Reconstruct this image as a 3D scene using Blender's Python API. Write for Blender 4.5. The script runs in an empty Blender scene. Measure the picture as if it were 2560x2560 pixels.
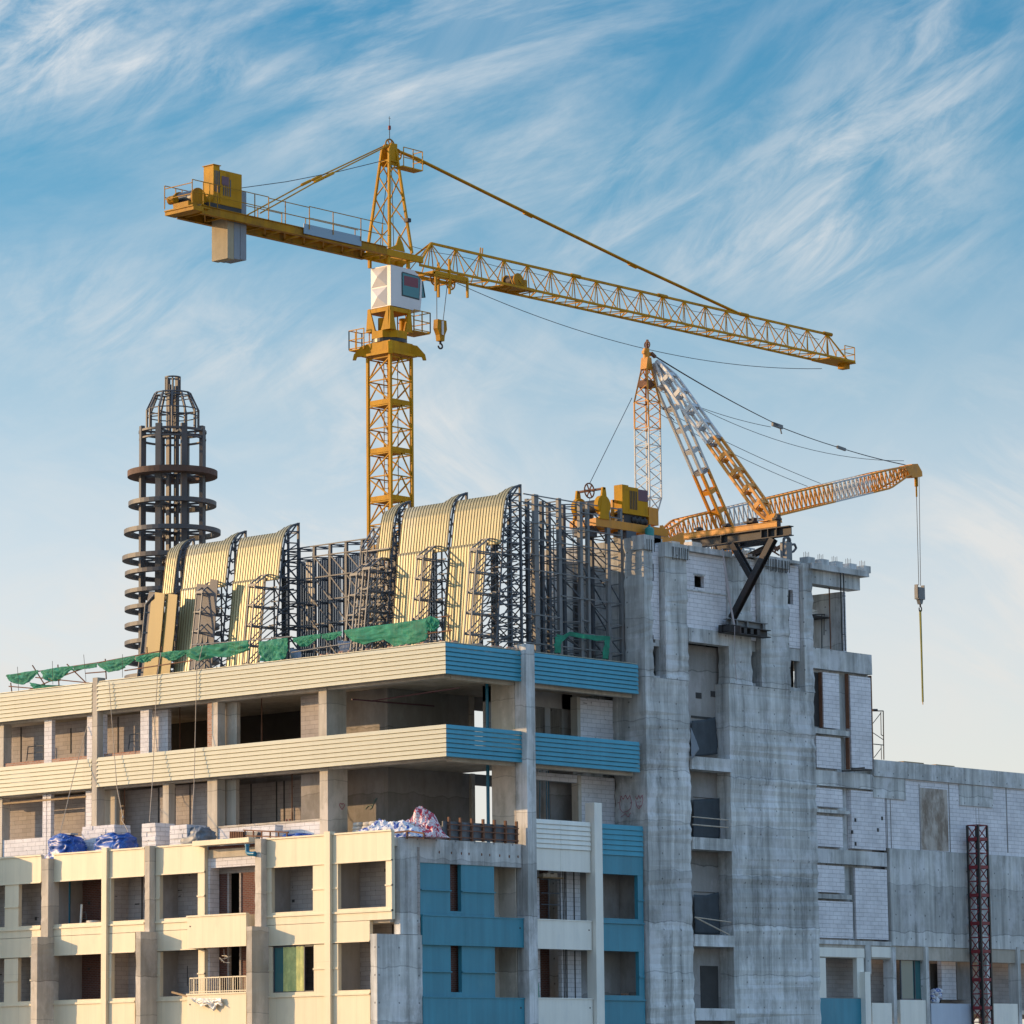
import bpy, math, random
from mathutils import Vector, Matrix, noise
random.seed(11)
V = Vector
sc = bpy.context.scene
COL = sc.collection
# ------------------------------------------------------------------ camera
FOC, HEAD, PITCH, ROLL = 9513.2, math.radians(41.6516), math.radians(8.5708), math.radians(-0.6196)
CAM = V((-119.84, -110.52, 1.7))
fw = V((math.cos(HEAD)*math.cos(PITCH), math.sin(HEAD)*math.cos(PITCH), math.sin(PITCH)))
r0 = V((math.sin(HEAD), -math.cos(HEAD), 0)); u0 = r0.cross(fw)
rt = math.cos(ROLL)*r0 + math.sin(ROLL)*u0
up = -math.sin(ROLL)*r0 + math.cos(ROLL)*u0
cd = bpy.data.cameras.new('camera'); cam = bpy.data.objects.new('camera', cd); COL.objects.link(cam)
cd.sensor_width = 36; cd.lens = 36*FOC/2560; cd.clip_start = 1; cd.clip_end = 6000
m = Matrix((rt, up, -fw)).transposed().to_4x4(); m.translation = CAM
cam.matrix_world = m
sc.camera = cam
sc.render.resolution_x = 1024; sc.render.resolution_y = 1024
# ------------------------------------------------------------------ sun, sky, exposure
SUN_EL = math.radians(13); SUN_H = V((-0.545, 0.838, 0)).normalized()
to_sun = SUN_H*math.cos(SUN_EL) + V((0, 0, math.sin(SUN_EL)))
sd = bpy.data.lights.new('sun', 'SUN'); sd.energy = 2.05; sd.angle = math.radians(0.5); sd.color = (1, 0.64, 0.31)
so = bpy.data.objects.new('sun', sd); COL.objects.link(so)
so.rotation_euler = to_sun.to_track_quat('Z', 'Y').to_euler()
W = bpy.data.worlds.new('World'); sc.world = W; W.use_nodes = True
SKY_STRENGTH = 0.15
sc.view_settings.view_transform = 'Standard'; sc.view_settings.look = 'None'
sc.view_settings.exposure = 1.3; sc.view_settings.gamma = 1
def build_world():
    nt = W.node_tree; N = nt.nodes; L = nt.links
    N.clear()
    def nd(t, **k):
        n = N.new(t)
        for a, b in k.items(): setattr(n, a, b)
        return n
    def mth(op, a, b=None, c=None, clamp=False):
        n = nd('ShaderNodeMath', operation=op, use_clamp=clamp)
        for i, v in enumerate((a, b, c)):
            if v is None: continue
            if isinstance(v, (int, float)): n.inputs[i].default_value = v
            else: L.new(v, n.inputs[i])
        return n.outputs[0]
    def vm(op, a, b):
        n = nd('ShaderNodeVectorMath', operation=op)
        for i, v in enumerate((a, b)):
            if isinstance(v, (tuple, Vector)): n.inputs[i].default_value = v
            else: L.new(v, n.inputs[i])
        return n
    out = nd('ShaderNodeOutputWorld'); bg = nd('ShaderNodeBackground')
    bg.inputs['Strength'].default_value = SKY_STRENGTH
    L.new(bg.outputs[0], out.inputs[0])
    sky = nd('ShaderNodeTexSky', sky_type='NISHITA')
    sky.sun_disc = False; sky.sun_elevation = SUN_EL; sky.sun_rotation = math.atan2(SUN_H.x, SUN_H.y)
    sky.altitude = 50; sky.air_density = 1.0; sky.dust_density = 1.0; sky.ozone_density = 2.0
    geo = nd('ShaderNodeTexCoord')
    D = geo.outputs['Generated']
    el = nd('ShaderNodeSeparateXYZ'); L.new(D, el.inputs[0])
    # deepen the blue with elevation; out of view overhead, brightened to fill shade
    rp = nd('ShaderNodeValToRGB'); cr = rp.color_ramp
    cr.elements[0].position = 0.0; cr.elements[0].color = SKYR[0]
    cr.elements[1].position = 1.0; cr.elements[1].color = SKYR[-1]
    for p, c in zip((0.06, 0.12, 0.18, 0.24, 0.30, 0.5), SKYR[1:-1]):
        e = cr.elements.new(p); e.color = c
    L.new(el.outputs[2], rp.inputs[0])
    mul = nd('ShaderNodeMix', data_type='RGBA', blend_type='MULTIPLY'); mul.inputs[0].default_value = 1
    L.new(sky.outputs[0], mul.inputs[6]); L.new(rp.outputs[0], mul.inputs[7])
    # thin cirrus: anisotropic noise on the sky plane
    a = vm('DOT_PRODUCT', D, (r0.x, r0.y, 0)).outputs['Value']
    h = el.outputs[2]
    cb = nd('ShaderNodeCombineXYZ'); L.new(a, cb.inputs[0]); L.new(h, cb.inputs[1])
    def fbm(rot, sx, sy, scale, detail, rough, dist, off=0):
        mp = nd('ShaderNodeMapping'); mp.inputs['Rotation'].default_value = (0, 0, math.radians(rot))
        L.new(cb.outputs[0], mp.inputs[0])
        m2 = nd('ShaderNodeMapping'); m2.inputs['Scale'].default_value = (sx, sy, 1); m2.inputs['Location'].default_value = (off, off*1.7, off)
        L.new(mp.outputs[0], m2.inputs[0]); mp = m2
        n = nd('ShaderNodeTexNoise'); n.inputs['Scale'].default_value = scale; n.inputs['Detail'].default_value = detail
        n.inputs['Roughness'].default_value = rough; n.inputs['Distortion'].default_value = dist
        L.new(mp.outputs[0], n.inputs[0]); return n.outputs[0]
    def ramp(v, lo, hi):
        n = nd('ShaderNodeMapRange', interpolation_type='SMOOTHSTEP'); L.new(v, n.inputs[0])
        n.inputs[1].default_value = lo; n.inputs[2].default_value = hi; return n.outputs[0]
    w1 = ramp(fbm(-18, 1, 4.0, 9, 12, 0.64, 0.35, 3.4), 0.40, 0.80)
    w2 = ramp(fbm(-52, 1, 3.4, 7, 12, 0.58, 0.5, 7.3), 0.42, 0.90)
    w3 = ramp(fbm(24, 1, 2.2, 17, 12, 0.64, 0.7, 21), 0.34, 0.72)
    big = ramp(fbm(-30, 1, 1.6, 6, 4, 0.5, 0.4, 12), 0.36, 0.66)
    fine = fbm(-35, 1, 3.2, 28, 10, 0.64, 0.5, 5)
    side = ramp(a, -0.03, 0.07)
    left = mth('MULTIPLY', w1, mth('SUBTRACT', 1.0, mth('MULTIPLY', side, 0.6)))
    mask = mth('MULTIPLY', mth('MAXIMUM', left, mth('MAXIMUM', mth('MULTIPLY', w2, mth('MULTIPLY_ADD', side, 0.6, 0.3)), mth('MULTIPLY', w3, mth('MULTIPLY', ramp(h, 0.25, 0.16), 1.0)))), mth('MULTIPLY_ADD', big, 0.75, 0.25))
    mask = mth('MULTIPLY', mask, mth('MULTIPLY_ADD', fine, 0.7, 0.62))
    # a few denser cloud drifts where the sky shows them (direction, elevation, size)
    for ax, ez, sx, sy, amt in CLOUDS:
        dx = mth('DIVIDE', mth('SUBTRACT', a, ax), sx); dy = mth('DIVIDE', mth('SUBTRACT', h, ez), sy)
        r2 = mth('ADD', mth('MULTIPLY', dx, dx), mth('MULTIPLY', dy, dy))
        g = mth('POWER', 2.718, mth('MULTIPLY', r2, -1.0))
        g = mth('MULTIPLY', g, mth('MULTIPLY', ramp(fine, 0.30, 0.72), amt))
        mask = mth('ADD', mask, g)
    # veil thickens to the horizon
    mask = mth('ADD', mask, mth('MULTIPLY', ramp(h, 0.235, 0.07), 0.58), clamp=True)
    mask = mth('MULTIPLY', mask, CLOUD_AMT, clamp=True)
    cc = nd('ShaderNodeValToRGB'); c2 = cc.color_ramp
    c2.elements[0].position = 0.02; c2.elements[0].color = CLOUDC[0]; c2.elements[1].position = 0.26; c2.elements[1].color = CLOUDC[1]
    L.new(h, cc.inputs[0])
    cs = nd('ShaderNodeMix', data_type='RGBA', blend_type='MULTIPLY'); cs.inputs[0].default_value = 1
    L.new(cc.outputs[0], cs.inputs[6]); cs.inputs[7].default_value = (CLOUDK, CLOUDK, CLOUDK, 1)
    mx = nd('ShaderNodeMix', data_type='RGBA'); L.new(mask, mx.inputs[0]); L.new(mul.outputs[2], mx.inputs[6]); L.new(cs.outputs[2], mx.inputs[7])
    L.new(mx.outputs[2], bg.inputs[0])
SKYR = [(0.80, 0.68, 0.72, 1), (0.79, 0.66, 0.68, 1), (0.71, 0.61, 0.62, 1), (0.46, 0.51, 0.52, 1), (0.20, 0.41, 0.46, 1), (0.085, 0.35, 0.44, 1), (1.15, 1.2, 1.2, 1), (2.2, 2.1, 1.95, 1)]  # last stops brighten the unseen overhead sky to lift shaded walls
CLOUDS = [(-0.125, 0.272, 0.040, 0.022, 1.0), (-0.06, 0.262, 0.03, 0.006, 0.5), (0.115, 0.262, 0.02, 0.03, 0.45), (0.085, 0.225, 0.012, 0.03, 0.4), (0.05, 0.235, 0.05, 0.018, 0.4), (0.07, 0.215, 0.05, 0.012, 0.5), (0.10, 0.25, 0.03, 0.03, 0.3),
          (-0.06, 0.19, 0.06, 0.012, 0.4), (-0.10, 0.205, 0.05, 0.014, 0.4)]
CLOUDC = [(1.0, 0.96, 0.89, 1), (0.93, 0.97, 1.0, 1)]; CLOUDK = 2.2; CLOUD_AMT = 0.9
build_world()

# ------------------------------------------------------------------ survey of the photograph: crops used while measuring
Z = {'A': (380,280,800/1932), 'B': (860,560,640/1932), 'C': (860,1100,800/1932), 'D': (1400,820,960/1932), 'E': (240,900,660/1518),
     'F': (0,1560,860/1932), 'G': (0,2060,700/1932), 'H': (600,1960,740/1932), 'I': (780,1560,860/1932), 'J': (1260,1900,600/1756),
     'K': (1520,1280,680/1825), 'L': (2000,1560,560/1082), 'M': (1960,800,600/1159), 'U': (0,0,2560/1932),
     'N': (1480,840,420/1560), 'O': (1640,1080,700/1932), 'Q': (1740,1280,300/1610), 'S': (0,1640,360/1932), 'T': (880,320,300/1073),
     'P': (1420,1180,360/1932), 'W': (1880,1240,360/1656), 'C1': (1080,1190,300/1932), 'C2': (880,1180,300/1932),
     'C3': (1300,1220,320/1405), 'C4': (860,1400,400/1932), 'C5': (560,1280,400/1932), 'C6': (340,1320,420/1932)}
def ray(z, x, y):
    a, b, s = Z[z]
    return fw + rt*((a+s*x-1280)/FOC) - up*((b+s*y-1280)/FOC)
def PX(z, x, y, X):
    d = ray(z, x, y); return CAM + d*((X-CAM.x)/d.x)
def PY(z, x, y, Y):
    d = ray(z, x, y); return CAM + d*((Y-CAM.y)/d.y)
def PZ(z, x, y, h):
    d = ray(z, x, y); return CAM + d*((h-CAM.z)/d.z)

# ------------------------------------------------------------------ materials
def mat(name, col, rough=0.6, metal=0.0, var=0.15, scale=1.5, streak=0.0, bump=0.0, dirt=None, dirt_amt=0.0, dirt_scale=0.8, spec=0.5, dlo=0.52, dhi=0.72, coat=0.0):
    M = bpy.data.materials.new(name); M.use_nodes = True
    nt = M.node_tree; N = nt.nodes; L = nt.links; b = N['Principled BSDF']
    b.inputs['Roughness'].default_value = rough; b.inputs['Metallic'].default_value = metal
    b.inputs['Specular IOR Level'].default_value = spec
    if coat: b.inputs['Coat Weight'].default_value = coat
    g = N.new('ShaderNodeNewGeometry')
    def nz(sc3, s, d=6, r=0.6):
        mp = N.new('ShaderNodeMapping'); mp.inputs['Scale'].default_value = sc3; L.new(g.outputs['Position'], mp.inputs[0])
        n = N.new('ShaderNodeTexNoise'); n.inputs['Scale'].default_value = s; n.inputs['Detail'].default_value = d; n.inputs['Roughness'].default_value = r
        L.new(mp.outputs[0], n.inputs[0]); return n.outputs[0]
    def mr(v, a0, a1, b0, b1):
        n = N.new('ShaderNodeMapRange'); L.new(v, n.inputs[0])
        for i, q in enumerate((a0, a1, b0, b1)): n.inputs[i+1].default_value = q
        return n.outputs[0]
    def mulc(c, f):
        n = N.new('ShaderNodeMix'); n.data_type = 'RGBA'; n.blend_type = 'MULTIPLY'; n.inputs[0].default_value = 1
        if isinstance(c, tuple): n.inputs[6].default_value = c
        else: L.new(c, n.inputs[6])
        cb = N.new('ShaderNodeCombineColor')
        for i in range(3): L.new(f, cb.inputs[i])
        L.new(cb.outputs[0], n.inputs[7]); return n.outputs[2]
    c = (*col, 1)
    c = mulc(c, mr(nz((1, 1, 1), scale), 0.25, 0.75, 1-var, 1+var))
    if streak:
        c = mulc(c, mr(nz((2.6, 2.6, 0.14), 1.0, 8, 0.65), 0.3, 0.7, 1-streak, 1+streak*0.6))
    if dirt:
        n = N.new('ShaderNodeMix'); n.data_type = 'RGBA'
        L.new(mr(nz((1, 1, 0.45), dirt_scale, 9, 0.68), dlo, dhi, 0, dirt_amt), n.inputs[0]); L.new(c, n.inputs[6]); n.inputs[7].default_value = (*dirt, 1)
        c = n.outputs[2]
    L.new(c, b.inputs['Base Color'])
    if bump:
        bp = N.new('ShaderNodeBump'); bp.inputs['Strength'].default_value = bump; bp.inputs['Distance'].default_value = 0.05
        L.new(nz((1, 1, 1), 7, 6), bp.inputs['Height']); L.new(bp.outputs[0], b.inputs['Normal'])
    M['c'] = 1
    return M
def last_color(M):
    b = M.node_tree.nodes['Principled BSDF']; return b.inputs['Base Color'].links[0].from_socket
def patch(M, col):
    nt = M.node_tree; N = nt.nodes; L = nt.links; b = N['Principled BSDF']; c = last_color(M)
    g = N.new('ShaderNodeNewGeometry'); mp = N.new('ShaderNodeMapping'); mp.inputs['Scale'].default_value = (0.55, 0.55, 0.30); mp.inputs['Location'].default_value = (13, 5, 7)
    n = N.new('ShaderNodeTexNoise'); n.inputs['Scale'].default_value = 1.0; n.inputs['Detail'].default_value = 10; n.inputs['Roughness'].default_value = 0.7
    L.new(g.outputs['Position'], mp.inputs[0]); L.new(mp.outputs[0], n.inputs[0])
    q = N.new('ShaderNodeMapRange'); L.new(n.outputs[0], q.inputs[0])
    for i, v in enumerate((0.50, 0.60, 0, 0.6)): q.inputs[i+1].default_value = v
    mx = N.new('ShaderNodeMix'); mx.data_type = 'RGBA'; L.new(q.outputs[0], mx.inputs[0]); L.new(c, mx.inputs[6]); mx.inputs[7].default_value = (*col, 1)
    L.new(mx.outputs[2], b.inputs['Base Color'])
def concrete(name, col, var=0.22, bands=1.3, streak=0.28, dirt=0.6, ties=False):
    M = mat(name, col, 0.85, 0, var, 0.55, streak, 0.15, (col[0]*0.5, col[1]*0.5, col[2]*0.5), dirt, 0.7, 0.25, 0.56, 0.74)
    patch(M, (min(1, col[0]*1.38), min(1, col[1]*1.38), min(1, col[2]*1.46)))
    nt = M.node_tree; N = nt.nodes; L = nt.links; b = N['Principled BSDF']; c = last_color(M)
    g = N.new('ShaderNodeNewGeometry'); sp = N.new('ShaderNodeSeparateXYZ'); L.new(g.outputs['Position'], sp.inputs[0])
    n = N.new('ShaderNodeTexNoise'); n.inputs['Scale'].default_value = 0.9; n.inputs['Detail'].default_value = 5; L.new(g.outputs['Position'], n.inputs[0])
    def mth(op, a, bb):
        k = N.new('ShaderNodeMath'); k.operation = op
        for i, v in enumerate((a, bb)):
            if isinstance(v, (int, float)): k.inputs[i].default_value = v
            else: L.new(v, k.inputs[i])
        return k.outputs[0]
    zz = mth('ADD', mth('DIVIDE', sp.outputs[2], bands), mth('MULTIPLY', n.outputs[0], 0.22))
    fr = mth('FRACT', zz, 0); fl = mth('FLOOR', zz, 0)
    wn = N.new('ShaderNodeTexWhiteNoise'); wn.noise_dimensions = '1D'; L.new(fl, wn.inputs[1])
    tone = mth('ADD', mth('MULTIPLY', wn.outputs[0], 0.34), 0.82)
    line = mth('SUBTRACT', 1.0, mth('MULTIPLY', mth('LESS_THAN', fr, 0.02), 0.3))
    tone = mth('MULTIPLY', tone, line)
    u = mth('ADD', sp.outputs[0], sp.outputs[1])
    if ties:
        du = mth('SUBTRACT', mth('FRACT', mth('DIVIDE', u, 1.22), 0), 0.5); dz = mth('SUBTRACT', mth('FRACT', mth('DIVIDE', sp.outputs[2], 1.15), 0), 0.5)
        rr = mth('ADD', mth('MULTIPLY', du, du), mth('MULTIPLY', dz, dz))
        tone = mth('MULTIPLY', tone, mth('SUBTRACT', 1.0, mth('MULTIPLY', mth('LESS_THAN', rr, 0.0014), 0.55)))
        vj = mth('LESS_THAN', mth('FRACT', mth('DIVIDE', mth('ADD', u, mth('MULTIPLY', n.outputs[0], 0.08)), 2.44), 0), 0.014)
        tone = mth('MULTIPLY', tone, mth('SUBTRACT', 1.0, mth('MULTIPLY', vj, 0.22)))
    mx = N.new('ShaderNodeMix'); mx.data_type = 'RGBA'; mx.blend_type = 'MULTIPLY'; mx.inputs[0].default_value = 1
    cc = N.new('ShaderNodeCombineColor')
    for i in range(3): L.new(tone, cc.inputs[i])
    L.new(c, mx.inputs[6]); L.new(cc.outputs[0], mx.inputs[7]); L.new(mx.outputs[2], b.inputs['Base Color'])
    return M
def masonry(name, c1, c2, mortar, bw, bh, ms, spots=0.5, base_rough=0.85):
    M = bpy.data.materials.new(name); M.use_nodes = True
    nt = M.node_tree; N = nt.nodes; L = nt.links; b = N['Principled BSDF']; b.inputs['Roughness'].default_value = base_rough
    b.inputs['Specular IOR Level'].default_value = 0.2
    g = N.new('ShaderNodeNewGeometry'); sp = N.new('ShaderNodeSeparateXYZ'); L.new(g.outputs['Position'], sp.inputs[0])
    ad = N.new('ShaderNodeMath'); ad.operation = 'ADD'; L.new(sp.outputs[0], ad.inputs[0]); L.new(sp.outputs[1], ad.inputs[1])
    cb = N.new('ShaderNodeCombineXYZ'); L.new(ad.outputs[0], cb.inputs[0]); L.new(sp.outputs[2], cb.inputs[1])
    br = N.new('ShaderNodeTexBrick'); L.new(cb.outputs[0], br.inputs[0])
    br.inputs['Scale'].default_value = 1; br.inputs['Brick Width'].default_value = bw; br.inputs['Row Height'].default_value = bh
    br.inputs['Mortar Size'].default_value = ms; br.inputs['Mortar Smooth'].default_value = 0.3; br.inputs['Bias'].default_value = -0.2
    br.inputs['Color1'].default_value = (*c1, 1); br.inputs['Color2'].default_value = (*c2, 1); br.inputs['Mortar'].default_value = (*mortar, 1)
    n = N.new('ShaderNodeTexNoise'); n.inputs['Scale'].default_value = 0.8; n.inputs['Detail'].default_value = 8; n.inputs['Roughness'].default_value = 0.65
    L.new(g.outputs['Position'], n.inputs[0])
    r = N.new('ShaderNodeMapRange'); L.new(n.outputs[0], r.inputs[0])
    for i, q in enumerate((0.3, 0.7, 0.78, 1.1)): r.inputs[i+1].default_value = q
    v = N.new('ShaderNodeTexNoise'); v.inputs['Scale'].default_value = 3.1; v.inputs['Detail'].default_value = 3
    mp = N.new('ShaderNodeMapping'); mp.inputs['Scale'].default_value = (1, 1, 2.2); L.new(g.outputs['Position'], mp.inputs[0]); L.new(mp.outputs[0], v.inputs[0])
    r2 = N.new('ShaderNodeMapRange'); L.new(v.outputs[0], r2.inputs[0])
    for i, q in enumerate((0.70, 0.74, 1, 1-spots)): r2.inputs[i+1].default_value = q
    mm = N.new('ShaderNodeMath'); mm.operation = 'MULTIPLY'; L.new(r.outputs[0], mm.inputs[0]); L.new(r2.outputs[0], mm.inputs[1])
    cc = N.new('ShaderNodeCombineColor')
    for i in range(3): L.new(mm.outputs[0], cc.inputs[i])
    mx = N.new('ShaderNodeMix'); mx.data_type = 'RGBA'; mx.blend_type = 'MULTIPLY'; mx.inputs[0].default_value = 1
    L.new(br.outputs[0], mx.inputs[6]); L.new(cc.outputs[0], mx.inputs[7]); L.new(mx.outputs[2], b.inputs['Base Color'])
    bp = N.new('ShaderNodeBump'); bp.inputs['Strength'].default_value = 0.5; bp.inputs['Distance'].default_value = 0.02
    L.new(br.outputs['Fac'], bp.inputs['Height']); bp.invert = True; L.new(bp.outputs[0], b.inputs['Normal'])
    return M
def panelled(M, bw, bh, amt, ms=0.006, dark=0.75):
    """adds sheet-to-sheet tone changes and thin butt joints to a painted cladding"""
    nt = M.node_tree; N = nt.nodes; L = nt.links; b = N['Principled BSDF']; c = last_color(M)
    g = N.new('ShaderNodeNewGeometry'); sp = N.new('ShaderNodeSeparateXYZ'); L.new(g.outputs['Position'], sp.inputs[0])
    ad = N.new('ShaderNodeMath'); ad.operation = 'ADD'; L.new(sp.outputs[0], ad.inputs[0]); L.new(sp.outputs[1], ad.inputs[1])
    cb = N.new('ShaderNodeCombineXYZ'); L.new(ad.outputs[0], cb.inputs[0]); L.new(sp.outputs[2], cb.inputs[1])
    br = N.new('ShaderNodeTexBrick'); L.new(cb.outputs[0], br.inputs[0]); br.offset = 0.5
    br.inputs['Scale'].default_value = 1; br.inputs['Brick Width'].default_value = bw; br.inputs['Row Height'].default_value = bh
    br.inputs['Mortar Size'].default_value = ms; br.inputs['Bias'].default_value = 0
    br.inputs['Color1'].default_value = (1-amt, 1-amt, 1-amt, 1); br.inputs['Color2'].default_value = (1+amt*0.6,)*3+(1,); br.inputs['Mortar'].default_value = (dark, dark, dark, 1)
    mx = N.new('ShaderNodeMix'); mx.data_type = 'RGBA'; mx.blend_type = 'MULTIPLY'; mx.inputs[0].default_value = 1
    L.new(c, mx.inputs[6]); L.new(br.outputs[0], mx.inputs[7]); L.new(mx.outputs[2], b.inputs['Base Color'])
    return M
def cloth_mat(name, col, trans=0.35, alpha=0.9):
    M = mat(name, col, 0.7, 0, 0.3, 2.5, 0.0, 0.0, (col[0]*0.5, col[1]*0.5, col[2]*0.5), 0.6, 2.0)
    nt = M.node_tree; N = nt.nodes; L = nt.links; b = N['Principled BSDF']; c = last_color(M); o = N['Material Output']
    t = N.new('ShaderNodeBsdfTranslucent'); L.new(c, t.inputs[0])
    m1 = N.new('ShaderNodeMixShader'); m1.inputs[0].default_value = trans; L.new(b.outputs[0], m1.inputs[1]); L.new(t.outputs[0], m1.inputs[2])
    tr = N.new('ShaderNodeBsdfTransparent'); m2 = N.new('ShaderNodeMixShader'); m2.inputs[0].default_value = alpha
    L.new(tr.outputs[0], m2.inputs[1]); L.new(m1.outputs[0], m2.inputs[2]); L.new(m2.outputs[0], o.inputs[0])
    return M
m_conc = concrete('tower_concrete', (0.49, 0.495, 0.48), 0.30, 2.3, 0.50, 0.8, True)
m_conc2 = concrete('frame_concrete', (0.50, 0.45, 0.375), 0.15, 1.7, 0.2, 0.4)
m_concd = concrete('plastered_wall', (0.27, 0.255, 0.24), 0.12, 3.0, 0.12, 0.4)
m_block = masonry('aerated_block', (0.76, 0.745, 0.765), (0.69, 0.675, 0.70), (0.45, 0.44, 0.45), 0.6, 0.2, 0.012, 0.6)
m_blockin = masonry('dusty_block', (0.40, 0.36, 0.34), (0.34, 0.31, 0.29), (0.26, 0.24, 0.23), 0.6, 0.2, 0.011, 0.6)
m_brick = masonry('red_brick', (0.16, 0.062, 0.046), (0.11, 0.046, 0.037), (0.17, 0.15, 0.135), 0.24, 0.08, 0.010, 0.3)
m_brickl = masonry('loose_brick', (0.42, 0.20, 0.13), (0.50, 0.33, 0.25), (0.42, 0.38, 0.33), 0.2, 0.09, 0.014, 0.3)
m_stain = mat('stained_block', (0.50, 0.45, 0.40), 0.85, 0, 0.15, 0.8, 0.25, 0.2, (0.20, 0.15, 0.11), 0.85, 0.5, 0.2, 0.46, 0.56)
m_cream = panelled(mat('cream_ribbed_metal', (0.425, 0.425, 0.325), 0.42, 0.0, 0.05, 0.6, 0.05), 3.3, 9.0, 0.07, 0.012, 0.85)
m_panel = panelled(mat('cream_panel_paint', (0.70, 0.62, 0.455), 0.45, 0.0, 0.04, 0.5, 0.09, 0, (0.50, 0.44, 0.33), 0.35, 1.1, 0.4, 0.55, 0.75), 2.4, 7.0, 0.035)
m_pgreen = panelled(mat('pale_green_panel_paint', (0.55, 0.56, 0.42), 0.45, 0.0, 0.03, 0.5, 0.05), 1.3, 7.0, 0.03)
m_blue = panelled(mat('blue_panel_paint', (0.045, 0.245, 0.335), 0.42, 0.0, 0.10, 0.5, 0.16, 0, (0.10, 0.30, 0.37), 0.35, 1.0, 0.4, 0.55, 0.75), 2.05, 9.0, 0.03)
m_bluerib = panelled(mat('blue_ribbed_metal', (0.045, 0.275, 0.375), 0.40, 0.0, 0.08, 0.6, 0.10), 3.2, 9.0, 0.05)
m_white = mat('white_panel_paint', (0.78, 0.77, 0.70), 0.45, 0, 0.04, 0.7, 0.08, 0, (0.45, 0.50, 0.55), 0.25, 1.2)
m_lav = mat('pale_blue_panel_paint', (0.45, 0.52, 0.62), 0.5, 0, 0.05, 0.7, 0.06)
m_yel = mat('crane_yellow_paint', (0.49, 0.235, 0.003), 0.55, 0.0, 0.12, 1.2, 0.18, 0, (0.15, 0.07, 0.012), 0.75, 1.6, 0.15, 0.54, 0.74)
m_yeld = mat('worn_yellow_paint', (0.40, 0.19, 0.005), 0.55, 0.0, 0.15, 1.2, 0.2, 0, (0.15, 0.07, 0.02), 0.8, 1.6, 0.15, 0.5, 0.7)
m_org = mat('derrick_orange_paint', (0.56, 0.215, 0.006), 0.5, 0, 0.10, 1.2, 0.15, 0, (0.20, 0.09, 0.03), 0.7, 1.8, 0.5, 0.55, 0.75)
m_wht = mat('derrick_white_paint', (0.46, 0.46, 0.45), 0.45, 0, 0.08, 1.2, 0.15, 0, (0.28, 0.20, 0.14), 0.7, 2.0, 0.5, 0.56, 0.75)
m_cab = mat('cab_white_paint', (0.58, 0.56, 0.56), 0.38, 0, 0.03, 0.8, 0.05)
m_steel = mat('grey_primer_steel', (0.060, 0.070, 0.085), 0.55, 0.0, 0.18, 1.2, 0.15, 0, (0.17, 0.12, 0.085), 0.6, 1.4)
m_steell = mat('light_grey_steel', (0.145, 0.15, 0.155), 0.5, 0.0, 0.18, 1.2, 0.15, 0, (0.20, 0.14, 0.10), 0.5, 1.4)
m_spire = mat('spire_primer_steel', (0.075, 0.075, 0.080), 0.55, 0.0, 0.18, 0.8, 0.2, 0, (0.18, 0.10, 0.055), 0.55, 1.0)
m_rust = mat('rusty_steel', (0.17, 0.075, 0.040), 0.8, 0, 0.3, 2.0, 0.25, 0.2)
m_rustd = mat('brown_rust_plate', (0.105, 0.06, 0.042), 0.8, 0, 0.3, 2.0, 0.25, 0.2)
m_dark = mat('dark_rusted_beam', (0.034, 0.031, 0.032), 0.6, 0.2, 0.25, 1.5, 0.2, 0, (0.07, 0.035, 0.025), 0.6, 1.2)
m_black = mat('black_paint', (0.015, 0.015, 0.017), 0.4, 0, 0.1)
m_rope = mat('steel_rope', (0.05, 0.05, 0.055), 0.6, 0.3, 0.1)
m_hemp = mat('pale_hemp_rope', (0.45, 0.38, 0.30), 0.9, 0, 0.2, 4)
m_sheet = mat('curved_champagne_sheet', (0.33, 0.29, 0.155), 0.38, 0.15, 0.06, 0.4, 0.08, 0, (0.42, 0.42, 0.36), 0.5, 0.35)
m_rib = mat('sheet_seam', (0.16, 0.115, 0.05), 0.5, 0.1, 0.1)
m_tan = mat('tan_flat_sheet', (0.20, 0.148, 0.05), 0.5, 0.1, 0.06, 0.5, 0.10)
m_back = mat('grey_backing_sheet', (0.085, 0.085, 0.10), 0.6, 0.0, 0.15, 0.8, 0.2)  # base darkened to stand in for shade behind the lattice
m_galv = mat('zinc_corrugated_sheet', (0.15, 0.165, 0.20), 0.42, 0.3, 0.15, 0.8, 0.2)
m_net = cloth_mat('green_shade_net', (0.055, 0.40, 0.26), 0.5, 0.84)
m_tarp = mat('blue_tarpaulin', (0.012, 0.085, 0.38), 0.42, 0, 0.2, 3.0, 0, 0, (0.30, 0.42, 0.65), 0.8, 5.0, 0.6, 0.58, 0.64)  # pale blotches put the sheen of the folds into the colour
m_gtarp = mat('grey_tarpaulin', (0.16, 0.18, 0.21), 0.5, 0, 0.2, 2)
m_cloth = mat('black_shade_cloth', (0.045, 0.055, 0.065), 0.75, 0, 0.25, 1.5, 0.15)
m_pipe = mat('blue_plastic_pipe', (0.008, 0.16, 0.27), 0.35, 0, 0.1)
m_teal = mat('teal_gas_bottle', (0.01, 0.22, 0.21), 0.35, 0, 0.1)
m_red = mat('dull_red_panel', (0.17, 0.030, 0.045), 0.5, 0, 0.05)
m_mar = mat('maroon_panel', (0.13, 0.055, 0.075), 0.55, 0, 0.05)
m_redp = mat('red_hoist_paint', (0.20, 0.018, 0.025), 0.5, 0, 0.25, 2)
m_sign = mat('blank_sign_grey_blue', (0.22, 0.31, 0.39), 0.4, 0, 0.02)
m_sack = mat('cement_sack_paper', (0.50, 0.47, 0.42), 0.85, 0, 0.2, 3)
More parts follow.
